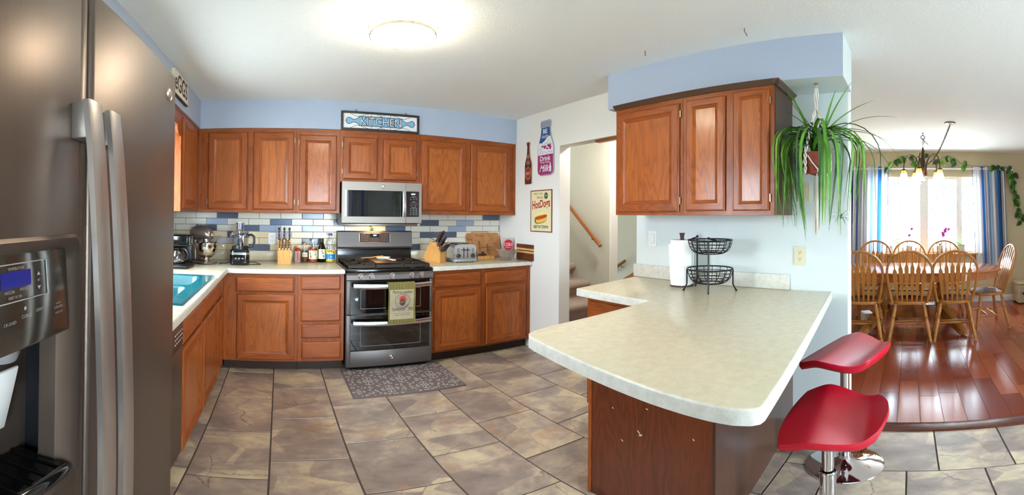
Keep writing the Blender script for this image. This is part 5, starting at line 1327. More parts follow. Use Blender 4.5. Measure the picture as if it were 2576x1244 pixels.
m.text('Drink', RT(mc + .0, mz + .165, .0148), .05, width=.165, height=.048, off=.001); m.text('PURE FRESH', RT(mc, mz + .125, .0148), .02, width=.155, height=.018); m.text('Milk', RT(mc + .012, mz + .068, .0148), .06, width=.155, height=.066, shear=.4, off=.001)
m.prism([(mc - a, mz + b) for a, b in ((.062, .03), (.092, .03), (.092, .08), (.085, .095), (.085, .115), (.069, .115), (.069, .095), (.062, .08))], .0144, .0148, RF)
m.obj('lettering', 'sign_white', t, smooth=False)
m = MB()
for l in ([(-.115, .21), (-.08, .225), (-.05, .215), (-.02, .235), (.02, .212), (.05, .23), (.08, .215), (.115, .228)], [(-.10, .25), (-.085, .27), (-.06, .262), (-.055, .24), (-.08, .232)], [(-.03, .30), (.02, .31), (.07, .305), (.105, .29)]): m.tube([RF(mc - a, mz + b, .0138) for a, b in l], .0016, 5)
m.obj('cow_outline', 'sign_magenta', t, smooth=False)

t = thing('hot_dog_sign', 'vintage cream hot dogs tin sign below the bottle signs', 'sign', RF(-.79, 1.225, .01))
hc, hz = -.792, 1.425
cut('plate', 'sign_cream', t, [(-.168, -.202), (.168, -.202), (.168, .202), (-.168, .202)], .001, .006, hc, hz)
m = MB(); frame_rect(m, RF, hc - .172, hc + .172, hz - .206, hz + .206, .009, .0008, .008); m.obj('rusty_border', 'rust', t, smooth=False)
m = MB(); m.text('ENJOY OUR', RT(hc + .045, hz + .168, .0066), .03, width=.14, height=.024); m.obj('heading', 'rust', t, smooth=False)
m = MB(); m.face([RF(hc - .080 + .030 * cos(2 * pi * i / 24), hz + .148 + .032 * sin(2 * pi * i / 24), .0066) for i in range(24)]); m.text('Delicious', RT(hc + .02, hz + .135, .0066), .03, width=.10, height=.026, shear=.3); m.text('BEST IN TOWN!', RT(hc, hz - .155, .0066), .03, width=.235, height=.030, shear=.2, off=.0008); m.obj('green_print', 'sign_green', t, smooth=False)
m = MB(); m.text('35¢', RT(hc - .080, hz + .148, .0072), .02, width=.04, height=.022); m.obj('price', 'sign_cream', t, smooth=False)
def arc(u, v, n): return RF(hc - u, hz + .058 + v * (1 + .18 * abs(u / .13) ** 2) + .012 * (u / .13), .0068)
m = MB(); m.text('HotDogs', arc, .08, width=.285, height=.098, off=.0015); m.obj('title', 'sign_red', t, smooth=False)
def pill(cu, cz, ru, rz, ang, nn, e=2.6):
    pts = []
    for i in range(30):
        a = 2 * pi * i / 30; x = ru * abs(cos(a)) ** (2 / e) * (1 if cos(a) > 0 else -1); y = rz * abs(sin(a)) ** (2 / e) * (1 if sin(a) > 0 else -1)
        pts.append(RF(cu - (x * cos(ang) - y * sin(ang)), cz + x * sin(ang) + y * cos(ang), nn))
    return pts
an = radians(9)
for nm_, mt_, dx, dz, ru, rz, nn in (('shadow', 'sign_green', -.006, -.085, .098, .036, .0064), ('bun_back', 'bun_light', -.002, -.048, .085, .028, .0068), ('bun_front', 'bun', .002, -.085, .088, .030, .0072), ('sausage', 'sausage', 0, -.060, .100, .019, .0076)):
    m = MB(); m.face(pill(hc - dx, hz + dz, ru, rz, an, nn)); m.obj(nm_, mt_, t, smooth=False)
m = MB(); m.tube([RF(hc - (-.08 + i * .008), hz - .068 + i * .0013 + (.007 if i % 4 < 2 else -.004) + .014, .0080) for i in range(21)], .0035, 6); m.obj('mustard_line', 'mustard', t)

# rug
t = thing('kitchen_rug', 'dark grey floral scroll-pattern rug in front of the stove', 'rug', (2.02, -.90, .001))
m = MB(); m.box((1.592, -1.20, .001), (2.452, -.588, .009), bev=.003); m.obj('pile', 'rug_base', t)
m = MB(); zr = .0094
def ribbon(pts, w):
    n = len(pts); a = []; b = []
    for i in range(n):
        p, q = pts[max(i - 1, 0)], pts[min(i + 1, n - 1)]; d = Vector((q[0] - p[0], q[1] - p[1])); d.normalize() if d.length else None
        k = w * (1 if 0 < i < n - 1 else .4); a.append((pts[i][0] - d.y * k, pts[i][1] + d.x * k, zr)); b.append((pts[i][0] + d.y * k, pts[i][1] - d.x * k, zr))
    A_ = [m.bm.verts.new(p) for p in a]; B_ = [m.bm.verts.new(p) for p in b]
    for i in range(n - 1): m.bm.faces.new((A_[i], A_[i + 1], B_[i + 1], B_[i]))
def curl(cx, cy, r, a0, turns, sgn, w=.0062):
    ribbon([(cx + r * (1 - .8 * s) * cos(a0 + sgn * turns * 2 * pi * s), cy + r * (1 - .8 * s) * sin(a0 + sgn * turns * 2 * pi * s)) for s in [i / 14 for i in range(15)]], w)
def leaf(cx, cy, l, a):
    pts = [(-l, 0), (-l * .3, l * .38), (l * .5, l * .28), (l, 0), (l * .5, -l * .28), (-l * .3, -l * .38)]
    m.face([(cx + u * cos(a) - v * sin(a), cy + u * sin(a) + v * cos(a), zr) for u, v in pts])
def motif(cx, cy, s):
    m.face([(cx + .010 * s * cos(2 * pi * i / 10), cy + .010 * s * sin(2 * pi * i / 10), zr) for i in range(10)])
    for k in range(8): leaf(cx + .034 * s * cos(k * pi / 4), cy + .034 * s * sin(k * pi / 4), .019 * s, k * pi / 4)
    for k in range(8): leaf(cx + .073 * s * cos(k * pi / 4 + pi / 8), cy + .073 * s * sin(k * pi / 4 + pi / 8), .017 * s, k * pi / 4 + pi / 8 + (.9 if k % 2 else -.9))
    for k in range(4): curl(cx + .078 * s * cos(k * pi / 2), cy + .078 * s * sin(k * pi / 2), .016 * s, k * pi / 2 + pi, .8, 1 if k % 2 else -1, .0046)
zr_n = 0
RCX, RCY = 2.022, -.894
def mir(fn):
    for sx in (1, -1):
        for sy in (1, -1): fn(sx, sy)
motif(RCX, RCY, .95)
for ux, uy, s_ in ((.262, 0, .95), (.135, .185, .78), (.372, .200, .52)):
    for sx in (1, -1):
        for sy in ((1, -1) if uy else (1,)): motif(RCX + sx * ux, RCY + sy * uy, s_)
random.seed(12)
used = [(0, 0, .098), (.262, 0, .098), (.135, .185, .082), (.372, .200, .060)]
for q in range(2600):
    ux, uy, rr_ = random.uniform(.012, .408), random.uniform(.012, .282), random.choice((.026, .022, .018, .013, .010)) * (1 if q < 1400 else .6)
    if any(hypot(ux - a_, uy - b_) < r0 + rr_ + .004 for a_, b_, r0 in used) or min(ux, uy) < rr_ + .004: continue
    used.append((ux, uy, rr_ + .004)); a0 = random.uniform(0, 6.28); k_ = random.random()
    def one(sx, sy):
        aa = atan2(sy * sin(a0), sx * cos(a0))
        if k_ < .72: curl(RCX + sx * ux, RCY + sy * uy, rr_, aa, .85, sx * sy, .0046)
        else: leaf(RCX + sx * ux, RCY + sy * uy, rr_ * .9, aa)
    mir(one)
ptn = m.obj('woven_pattern', 'rug_pattern', t, smooth=False, recalc=False)

# ------------------------------------------------------------------ ceiling fixtures
LC = (1.67, -2.0)
t = thing('ceiling_light', 'round flush-mount ceiling light with two nickel rings', 'ceiling light', (LC[0], LC[1], ZC))
m = MB(); m.lathe([(.150, -.002), (.152, -.028), (.156, -.030), (.160, -.050), (.158, -.072), (.140, -.088), (.09, -.097), (0, -.100)], (LC[0], LC[1], ZC), 48); m.obj('diffuser', 'lamp_diffuser', t)
for z, r in ((-.014, .176), (-.080, .170)):
    m = MB(); m.lathe([(r, z - .008), (r, z + .008), (r - .004, z + .008), (r - .004, z - .008), (r, z - .008)], (LC[0], LC[1], ZC), 56); m.obj('metal_ring', 'nickel', t)
for k in range(3):
    m = MB(); a = .5 + k * 2 * pi / 3; m.tube([(LC[0] + .172 * cos(a), LC[1] + .172 * sin(a), ZC - .006), (LC[0] + .170 * cos(a), LC[1] + .170 * sin(a), ZC - .088)], .003, 6); m.obj('ring_post', 'nickel', t)
def chook(x, y, label, curve):
    m = MB(); pts = [(x, y, ZC + .001), (x, y, ZC - .02)]
    if curve: pts += [(x + .012, y - .004, ZC - .028), (x + .016, y - .008, ZC - .042), (x + .002, y - .014, ZC - .050), (x - .008, y - .012, ZC - .044)]
    else: pts += [(x + .001, y, ZC - .034)]
    m.tube(pts, .0028, 7); tag(setbase(m.obj('ceiling_hook', 'pewter'), (x, y, ZC)), label, 'hook')
chook(2.960, -3.094, 'curled metal hook screwed into the ceiling near the blue soffit end', True); chook(2.955, -2.454, 'short straight hook in the ceiling above the single-door cabinet', False)

# ------------------------------------------------------------------ peninsula worktop things
PY = (3.30, -2.50)
t = thing('paper_towel_holder', 'dark paper towel holder with knob standing on the peninsula worktop', 'holder', (*PY, Z))
m = MB(); m.lathe([(0, 0), (.078, 0), (.079, .006), (.076, .014), (0, .014)], (*PY, Z), 32); m.obj('base', 'dark_brown', t)
m = MB(); m.cyl((*PY, Z + .014), (*PY, Z + .315), .008, seg=14); m.obj('post', 'dark_brown', t)
m = MB(); m.lathe([(.016, .305), (.013, .31), (.014, .33), (.0185, .345), (.0185, .349), (0, .350)], (*PY, Z), 22); m.obj('finial', 'dark_brown', t)
t = thing('paper_towel_roll', 'white paper towel roll with a loose sheet on the dark holder', 'paper towel', (*PY, Z + .0145))
m = MB(); m.lathe([(.020, .015), (.0745, .015), (.0755, .03), (.0755, .29), (.0735, .304), (.020, .304), (.020, .015)], (*PY, Z), 48); m.obj('roll', 'paper', t)
def sheet(u, v):
    z = .010 + v * (.268 + .0) ; a0 = radians(150); a = a0 + u * 1.9
    r = .0765 + .001 * sin(v * 7) + (.016 * (1 - u) ** 2 * (.4 + v))
    return (PY[0] + r * cos(a), PY[1] + r * sin(a), Z + max(z - (0.004 if u > .5 else 0), .003))
m = MB(); m.grid(sheet, 16, 8); m.obj('loose_sheet', 'paper', t)
# two-tier wire basket
bx, by = 3.235, -2.745
t = thing('wire_fruit_basket', 'black two-tier wire fruit basket on the peninsula worktop', 'basket', (bx, by, Z))
def wire_bowl(name, zr_, R, zb):
    m = MB(); m.torus((bx, by, zr_), R, .0045, 'z', 40, 8)
    for k in range(1, 6):
        s = k / 6; r = R * cos(s * 1.12); z = zr_ - (zr_ - zb) * sin(s * pi / 2)
        m.torus((bx, by, z), r, .0022, 'z', 40, 6)
    for k in range(16):
        a = 2 * pi * k / 16; m.tube([(bx + R * cos(s * 1.12) * cos(a), by + R * cos(s * 1.12) * sin(a), zr_ - (zr_ - zb) * sin(s * pi / 2)) for s in [i / 8 for i in range(9)]], .0024, 6)
    m.torus((bx, by, zb), R * .44, .003, 'z', 30, 6)
    m.obj(name, 'wire_black', t)
wire_bowl('upper_bowl', 1.232, .135, 1.148); wire_bowl('lower_bowl', 1.055, .140, .965)
m = MB()
for dx, dy in ((-.035, -.070), (.06, .062)):
    pass
for a in (radians(205), radians(65)):
    x, y = bx + .139 * cos(a), by + .139 * sin(a)
    m = MB(); m.tube([(x + .020 * cos(a), y + .020 * sin(a), Z + .004), (x + .012 * cos(a), y + .012 * sin(a), Z + .02), (x, y, Z + .05), (x, y, 1.23)], .0052, 8); m.sphere((x, y, 1.248), .0085); m.tube([(x, y, 1.245), (bx + .137 * cos(a + .35), by + .137 * sin(a + .35), 1.236)], .004, 6); m.obj('upright', 'wire_black', t)
for a in (radians(130), radians(285)):
    x, y = bx + .143 * cos(a), by + .143 * sin(a)
    m = MB(); m.tube([(x + .022 * cos(a), y + .022 * sin(a), Z + .004), (x + .012 * cos(a), y + .012 * sin(a), Z + .02), (x, y, Z + .045), (x, y, 1.055)], .0048, 8); m.sphere((x + .020 * cos(a), y + .020 * sin(a), Z + .0075), .0072); m.obj('foot', 'wire_black', t)

# ------------------------------------------------------------------ hanging plant
HX, HY = 3.262, -3.401
m = MB(); m.lathe([(.014, 0), (.014, -.004), (.005, -.008), (.004, -.022), (.010, -.026), (.010, -.030), (0, -.031)], (HX, HY, ZT), 16); tag(setbase(m.obj('ceiling_hook', 'nickel'), (HX, HY, ZT)), 'small metal knob hook under the blue soffit holding the macrame', 'hook')
t = thing('macrame_hanger', 'white macrame plant hanger with grey beads and long tassel', 'plant hanger', (HX, HY, 1.60))
random.seed(21)
m = MB()
def cord(pts, r=.0042, tw=0):
    m.tube(pts, r, 6)
for k in range(4): 
    a = k * pi / 2; cord([(HX + .006 * cos(a), HY + .006 * sin(a), 2.125), (HX + .012 * cos(a), HY + .012 * sin(a), 2.08), (HX + .008 * cos(a + 1), HY + .008 * sin(a + 1), 2.03), (HX + .006 * cos(a + 2), HY + .006 * sin(a + 2), 1.985)])
m.obj('top_cords', 'macrame', t)
PR = .085
for k in range(4):
    a = pi / 4 + k * pi / 2 + .35; m = MB(); path = []
    for i in range(30):
        s = i / 29; r = .008 + (PR + .004) * min(1, s / .62) ** .9; z = 1.985 - .26 * min(1, s / .62) - (.115 * max(0, (s - .62) / .38))
        path.append(Vector((HX + r * cos(a), HY + r * sin(a), z)))
    for ph in (0, pi): 
        m.tube([p + Vector((.006 * cos(ph + i * .9), .006 * sin(ph + i * .9), .0)) for i, p in enumerate(path)], .0042, 6)
    ch = m.obj('braided_cord', 'macrame', t)
    for i in (6, 8, 13, 15):
        m = MB(); m.sphere(path[i], .0105); m.obj('bead', 'bead_grey', ch)
m = MB()
for k in range(4):
    for d in (-1, 1):
        a = pi / 4 + k * pi / 2 + .35; b = a + d * pi / 4
        m.tube([(HX + (PR + .003) * cos(a), HY + (PR + .003) * sin(a), 1.725), (HX + (PR + .003) * cos((a + b) / 2), HY + (PR + .003) * sin((a + b) / 2), 1.672), (HX + (PR - .005) * cos(b), HY + (PR - .005) * sin(b), 1.632), (HX + .04 * cos(b), HY + .04 * sin(b), 1.612), (HX, HY, 1.600)], .0035, 6)
for k in range(22):
    a = random.uniform(0, 2 * pi); r = random.uniform(0, .010); dx, dy = random.uniform(-.014, .014), random.uniform(-.014, .014)
    m.tube([(HX + r * cos(a), HY + r * sin(a), 1.60), (HX + r * cos(a) + dx * .4, HY + r * sin(a) + dy * .4, 1.45), (HX + r * cos(a) + dx, HY + r * sin(a) + dy, 1.262 + random.uniform(-.01, .03))], .0018, 5)
m.obj('net_and_tassel', 'macrame', t)
t = thing('plant_pot', 'small terracotta pot held in the macrame hanger', 'pot', (HX, HY, 1.615))
m = MB(); m.lathe([(0, 0), (.060, 0), (.068, .012), (.080, .05), (.086, .095), (.090, .097), (.090, .115), (.083, .115), (.078, .10), (0, .10)], (HX, HY, 1.615), 32); m.obj('pot', 'terracotta', t)
MB().lathe([(0, .0), (.074, 0)], (HX, HY, 1.718), 20).obj('soil', 'soil', t)
t = thing('spider_plant', 'spider plant with long arching green leaves growing from the hanging pot', 'plant', (HX, HY, 1.72))
random.seed(33)
def blade(m, base, az, ln, up, droop, w, curlz=0):
    n = 14; p = Vector(base); el = up; A_, B_ = [], []
    dirh = Vector((cos(az), sin(az), 0)); side = Vector((-sin(az), cos(az), 0))
    for i in range(n + 1):
        s = i / n; ww = w * (min(1, s * 5 + .45)) * (1 - s ** 2.6) + .0006
        d = dirh * cos(el) + Vector((0, 0, sin(el))); nrm = dirh * -sin(el) + Vector((0, 0, cos(el)))
        A_.append((p + side * ww + nrm * ww * .45, p, p - side * ww + nrm * ww * .45))
        p = p + d * (ln / n); el -= droop / n * (1.5 - .5 * s) if el > -1.45 else 0
        p.x = min(p.x, W - .012); p.y = min(p.y, -3.245)
    for a, b in zip(A_, A_[1:]):
        va = [m.bm.verts.new(q) for q in a]; vb = [m.bm.verts.new(q) for q in b]
        m.bm.faces.new((va[0], va[1], vb[1], vb[0])); m.bm.faces.new((va[1], va[2], vb[2], vb[1]))
nleaf = 0
def add_leaf(az, ln, up, droop, w, mat='leaf_green'):
    m = MB(); blade(m, (HX + random.uniform(-.03, .03), HY + random.uniform(-.03, .03), 1.735 + random.uniform(0, .05)), az, ln, up, droop, w); m.bm.verts.ensure_lookup_table()
    bmesh.ops.remove_doubles(m.bm, verts=m.bm.verts, dist=.00005); m.obj('leaf', mat, t, recalc=False, ang=80)
for i in range(50):
    az = random.uniform(0, 2 * pi)
    if cos(az) > .55: az += pi * random.choice((.5, -.5, 1))
    add_leaf(az, random.uniform(.55, .86), random.uniform(.75, 1.35), random.uniform(3.3, 4.2), random.uniform(.0072, .0115), random.choice(('leaf_green', 'leaf_green', 'leaf_dark', 'leaf_light')))
for az, ln, up, dr_, w in ((-1.75, .52, .55, 1.0, .007), (-1.65, .60, .75, 1.5, .006), (-1.5, .50, .95, .9, .007), (-1.9, .48, 1.05, .7, .008), (-1.6, .44, .30, .9, .006), (1.75, .42, 1.0, 1.6, .006), (1.6, .44, 1.35, .4, .009), (2.2, .40, 1.4, .3, .008), (2.6, .36, 1.3, .5, .008), (1.4, .36, 1.25, .4, .008), (-2.4, .36, 1.3, .3, .009), (-2.0, .42, 1.25, .35, .009), (1.9, .34, 1.1, .6, .008), (-1.4, .58, .5, 1.6, .006), (1.55, .46, .75, 1.2, .006)):
    add_leaf(az, ln, up, dr_, w)
m = MB(); m.tube([(HX - .03, HY - .06, 1.735), (HX - .02, HY - .13, 1.76), (HX - .01, HY - .15, 1.60), (HX, HY - .135, 1.40), (HX + .0, HY - .140, 1.36)], .0014, 5); m.tube([(HX - .05, HY + .09, 1.735), (HX - .05, HY + .12, 1.6), (HX - .05, HY + .115, 1.40), (HX - .048, HY + .11, 1.32)], .0012, 5)
for k in range(11):
    a = k * .6; blade(m, (HX, HY - .140, 1.365), a, random.uniform(.06, .10), random.uniform(.2, 1.3), .9, .0022)
m.obj('runner', 'leaf_dark', t, recalc=False)

# ------------------------------------------------------------------ bar stools
def stool(label, x, y, zs, rz):
    t = thing('bar_stool', label, 'bar stool', (x, y, 0), 'red bar stools at the peninsula', rz)
    def prof(s):   # front (s=-1) drops, thigh hump, dip, raised back lip (s=+1)
        return -.026 * max(0, -s - .30) ** 1.5 * 2.0 + .010 * math.exp(-((s + .30) / .28) ** 2) - .013 * math.exp(-((s - .45) / .3) ** 2) + .048 * max(0, (s - .55) / .45) ** 1.6
    def pt(u, v, th=0):
        a, b = 2 * u - 1, 2 * v - 1          # square -> rounded square
        X = a * sqrt(max(0, 1 - b * b * .36)); Y = b * sqrt(max(0, 1 - a * a * .36))
        s = Y; wid = .245 - .058 * s
        return (X * wid, -Y * .185 - .030, zs + prof(s) + .014 * X * X - th)
    m = MB(); n = 22
    V = [[m.bm.verts.new(pt(i / n, j / n)) for j in range(n + 1)] for i in range(n + 1)]
    U_ = [[m.bm.verts.new(pt(.5 + (i / n - .5) * .93, .5 + (j / n - .5) * .93, .040)) for j in range(n + 1)] for i in range(n + 1)]
    mid = lambda i, j: m.bm.verts.new(tuple(q - (0 if k_ < 2 else .020) for k_, q in enumerate(Vector(pt(.5 + (i / n - .5) * 1.012, .5 + (j / n - .5) * 1.012)))))
    for i in range(n):
        for j in range(n):
            m.bm.faces.new((V[i][j], V[i + 1][j], V[i + 1][j + 1], V[i][j + 1])); m.bm.faces.new((U_[i][j], U_[i][j + 1], U_[i + 1][j + 1], U_[i + 1][j])).material_index = 1
    edge = [(i, 0) for i in range(n)] + [(n, j) for j in range(n)] + [(i, n) for i in range(n, 0, -1)] + [(0, j) for j in range(n, 0, -1)]
    Mi = {e: mid(*e) for e in edge}
    for a, b in zip(edge, edge[1:] + edge[:1]):
        m.bm.faces.new((V[a[0]][a[1]], Mi[a], Mi[b], V[b[0]][b[1]])); m.bm.faces.new((Mi[a], U_[a[0]][a[1]], U_[b[0]][b[1]], Mi[b]))
    m.obj('seat', ['red_leather', 'red_under'], t, local=True, ang=70)
    m = MB(); q = [tuple(Mi_) for Mi_ in [(Vector(pt(.5 + (i / n - .5) * 1.0, .5 + (j / n - .5) * 1.0)) - Vector((0, 0, .012))) for i, j in edge]]; m.tube(q, .0016, 5, closed=True); m.obj('seam', 'red_under', t, local=True)
    m = MB(); m.lathe([(.0, 0), (.075, 0), (.075, .008), (.03, .02), (.03, .04), (0, .04)], (0, 0, zs - .085), 24); m.obj('seat_mount', 'black_matte', t, local=True)
    m = MB(); m.cyl((0, 0, .04), (0, 0, zs - .28), .030, seg=28); m.cyl((0, 0, zs - .28), (0, 0, zs - .045), .0225, seg=24); m.lathe([(.033, 0), (.034, .012), (.031, .016)], (0, 0, zs - .29), 24); m.obj('pole', 'chrome', t, local=True)
    m = MB(); m.lathe([(.030, .075), (.034, .055), (.06, .036), (.115, .022), (.172, .012), (.190, .006), (.192, .001), (.18, 0), (0, 0)], (0, 0, 0), 56); m.obj('base', 'chrome', t, local=True)
    return t
stool('red bar stool nearest the camera beside the peninsula end', 2.47, -3.632, .605, radians(4))
stool('red bar stool farther along the peninsula near the wall end', 2.99, -3.607, .705, radians(-14))

# ------------------------------------------------------------------ dining table and chairs
TCX, TCY = 6.0, -3.95
t = thing('dining_table', 'long oval oak pedestal dining table with glossy top', 'table', (TCX, TCY, 0))
def oval(hx, hy, e=2.7, n=64): 
    pts = []
    for i in range(n):
        a = 2 * pi * i / n; c_, s_ = cos(a), sin(a)
        pts.append((TCX + hx * abs(c_) ** (2 / e) * (1 if c_ > 0 else -1), TCY + hy * abs(s_) ** (2 / e) * (1 if s_ > 0 else -1)))
    return pts
m = MB(); rings = []
for ins, z in ((.03, .722), (.006, .727), (0, .737), (.004, .748), (.014, .752)): rings.append([m.bm.verts.new((x, y, z)) for x, y in oval(.525 - ins, 1.09 - ins)])
m.loft(rings); m.obj('tabletop', 'table_top', t)
m = MB(); rings = [[m.bm.verts.new((x, y, z)) for x, y in oval(.485, 1.05)] for z in (.640, .7225)]; m.loft(rings); m.obj('apron', 'table_top', t)
for y, od in ((TCY - .36, -1), (TCY + .36, 1)):
    m = MB(); m.lathe([(.10, .20), (.105, .23), (.075, .26), (.085, .32), (.105, .40), (.075, .48), (.055, .52), (.075, .56), (.10, .60), (.12, .64)], (TCX, y, 0), 28, cap=True); pd_ = m.obj('pedestal', 'golden_z', t)
    for sx in (-1, 1):
        m = MB(); rings = []
        for s, z0, z1, w in ((0, .14, .30, .045), (.35, .10, .22, .045), (.7, .05, .135, .042), (.92, .012, .085, .04), (1.0, .012, .06, .034)):
            x = TCX + sx * (.06 + .40 * s); rings.append([m.bm.verts.new((x, y + od * .21 * s + a * w, z)) for a, z in ((-1, z0), (1, z0), (1, z1), (-1, z1))])
        m.loft(rings); f_ = m.obj('foot', 'golden_x', t, ang=60)
        m = MB(); m.cyl((TCX + sx * .43, y + od * .195, 0), (TCX + sx * .43, y + od * .195, .013), .022, seg=14); m.obj('glide', 'black_matte', f_)
MB().box((TCX - .10, TCY - .28, .14), (TCX + .10, TCY + .28, .30), bev=.008).obj('stretcher_box', 'rail_wood', t)

def make_chair(label, group):
    """bow-back windsor chair with arrow slats; built facing +y, seat centre at the origin"""
    t = thing('dining_chair', label, 'chair', (0, 0, 0), group)
    L_ = dict(parent=t, local=True)
    # seat
    def so(k, z): 
        pts = []
        for i in range(40):
            a = 2 * pi * i / 40; c_, s_ = cos(a), sin(a); e = 2.6
            x = .222 * abs(c_) ** (2 / e) * (1 if c_ > 0 else -1); y = .205 * abs(s_) ** (2 / e) * (1 if s_ > 0 else -1)
            x *= 1 + .05 * (y / .2); pts.append((x * k, y * k, z))
        return pts
    m = MB(); rings = [[m.bm.verts.new(p) for p in so(k, z)] for k, z in ((.90, .418), (.975, .424), (1.0, .436), (.99, .450), (.94, .457), (.80, .452), (.5, .446), (.1, .444))]
    m.loft(rings); 
    for f in m.bm.faces:
        c_ = f.calc_center_median(); f.material_index = 1 if c_.z > .4435 and (c_.x / .2) ** 2 + ((c_.y) / .185) ** 2 < .96 else 0
    m.obj('seat', ['golden_x', 'seat_wood'], **L_)
    rake = lambda z: -.160 - (z - .45) * .30
    def bow_w(z):  # half width at height
        s = (z - .45) / .565
        return .188 + .048 * sin(min(1, s / .62) * pi / 2) if s < .62 else .236 * sqrt(max(0, 1 - ((s - .62) / .38) ** 2))
    pts = []
    zz = [.440 + .35 * i / 10 for i in range(11)]
    R_ = .236; zc = .80
    for z in zz: pts.append((-bow_w(z) , rake(z), z))
    for i in range(1, 24):
        a = pi - pi * i / 24; z = zc + .215 * sin(a); pts.append((R_ * cos(a), rake(z), z))
    for z in zz[::-1]: pts.append((bow_w(z), rake(z), z))
    m = MB(); m.tube(pts, .0145, 10); m.obj('bow_back', 'golden_z', **L_)
    for i in range(6):
        x0 = -.128 + i * .0512; x1 = x0 * 1.30
        def top(x): 
            q = min(1, abs(x) / R_); return zc + .215 * sqrt(1 - q * q)
        zt_ = top(x1) - .006; m = MB(); rings = []
        prof = [(0, .006), (.10, .010), (.30, .0155), (.52, .0225), (.62, .0238), (.70, .0238), (.76, .0095), (.80, .0065), (1, .006)]
        for s, w in prof:
            z = .448 + s * (zt_ - .448); x = x0 + (x1 - x0) * s; y = rake(z)
            rings.append([m.bm.verts.new((x + a * w, y + b, z)) for a, b in ((-1, -.005), (1, -.005), (1, .005), (-1, .005))])
        m.loft(rings); m.obj('slat', 'golden_z', ang=50, **L_)
    legp = [(0, .016), (.05, .020), (.10, .016), (.12, .020), (.14, .016), (.20, .020), (.40, .0235), (.52, .024), (.60, .018), (.62, .024), (.64, .018), (.66, .023), (.68, .018), (.76, .021), (.88, .022), (.9, .016), (.92, .018), (1, .017)]
    ends = {}
    for sx in (-1, 1):
        for sy in (-1, 1):
            a = Vector((sx * .15, sy * .13, .425)); b = Vector((sx * .222, sy * .205, .004)); pts, rs = [], []
            for s, r in legp: pts.append(b + (a - b) * s); rs.append(r)
            m = MB(); m.tube(pts, rs, 12); lg = m.obj('leg', 'golden_z', **L_)
            m = MB(); m.cyl((b.x, b.y, 0), (b.x, b.y, .006), .015, seg=12); m.obj('glide', 'nickel', lg, local=True)
            ends[sx, sy] = (a, b)
    at_ = lambda sx, sy, z: ends[sx, sy][1] + (ends[sx, sy][0] - ends[sx, sy][1]) * (z / .425)
    sp = [(0, .008), (.15, .010), (.25, .012), (.28, .009), (.31, .013), (.5, .0145), (.69, .013), (.72, .009), (.75, .012), (.85, .010), (1, .008)]
    def stre(p, q):
        m = MB(); m.tube([p + (q - p) * s for s, r in sp], [r for s, r in sp], 10); m.obj('stretcher', 'golden_x', **L_)
    for sx in (-1, 1): stre(at_(sx, -1, .17), at_(sx, 1, .17))
    l0, l1, r0, r1 = at_(-1, -1, .17), at_(-1, 1, .17), at_(1, -1, .17), at_(1, 1, .17)
    for s in (.36, .64): stre(l0 + (l1 - l0) * s, r0 + (r1 - r0) * s)
    return t
CG1, CG2 = 'oak chairs on the kitchen side of the table', 'oak chairs on the window side of the table'
ch0 = make_chair('leftmost oak bow-back chair on the near side of the table, partly hidden by the wall', CG1)
ch0.location = (5.515, -3.395, 0); ch0.rotation_euler = (0, 0, radians(-90))
for lab, g, x, y, rz in (
    ('middle oak bow-back chair on the near side of the table', CG1, 5.545, -3.912, -90),
    ('right oak bow-back chair on the near side of the table', CG1, 5.570, -4.405, -92),
    ('oak bow-back chair on the window side, in front of the left curtain', CG2, 6.76, -3.40, 90),
    ('oak bow-back chair on the window side, in the middle of the window', CG2, 6.76, -3.905, 90),
    ('oak bow-back chair on the window side, nearest the right curtain', CG2, 6.76, -4.42, 90),
    ('oak bow-back chair at the right end of the table, seen from the side', None, 5.975, -4.865, 8)):
    c = copy_tree(ch0); c['label'] = lab; c.location = (x, y, 0); c.rotation_euler = (0, 0, radians(rz))
    if g: c['group'] = g
    elif 'group' in c: del c['group']

t = thing('storage_box', 'small white box with black base on the floor under the table', 'box', (6.06, -3.38, 0))
m = MB(); m.xbox((-.09, -.06, .03), (.09, .06, .17), Matrix.Translation((6.06, -3.38, 0)) @ Matrix.Rotation(.4, 4, 'Z'), 0, .01); m.obj('body', 'white_plastic', t)
m = MB(); m.xbox((-.085, -.055, 0), (.085, .055, .03), Matrix.Translation((6.06, -3.38, 0)) @ Matrix.Rotation(.4, 4, 'Z'), 0, .004); m.obj('base', 'black_plastic', t)

# ------------------------------------------------------------------ dining window
wf = bpy.data.objects.new('window_1', None); COL.objects.link(wf); wf.location = (XD, (WY0 + WY1) / 2, WZ0); struct(wf, 'wide white-framed dining window, blown out by daylight')
m = MB(); WR = right(XD)
frame_rect(m, WR, WY0, WY1, WZ0, WZ1, .05, -.12, -.05)
for u, w in ((-4.14, .030), (-4.72, .024), (-3.70, .02)): fbox(m, WR, u - w, u + w, WZ0 + .05, WZ1 - .05, -.115, -.055)
frame_rect(m, WR, -4.11, -3.72, WZ0 + .05, WZ1 - .05, .035, -.11, -.06); frame_rect(m, WR, -4.696, -4.17, WZ0 + .05, WZ1 - .05, .035, -.11, -.06)
m.obj('window_frame', 'trim_white', wf, smooth=False)
m = MB(); fbox(m, WR, WY0 + .05, WY1 - .05, WZ0 + .05, WZ1 - .05, -.088, -.084); m.obj('window_glass', 'window_glass', wf, smooth=False)
m = MB(); fbox(m, WR, WY0 - .04, WY1 + .04, WZ0 - .022, WZ0 + .0, -.06, .07); m.obj('window_sill', 'block_wood', wf, label='pale wooden window sill')
m = MB(); fbox(m, WR, WY0 - .05, WY1 + .05, WZ0 - .05, WZ0 - .023, .001, .018); m.obj('sill_apron', 'wall_tan', wf, smooth=False)
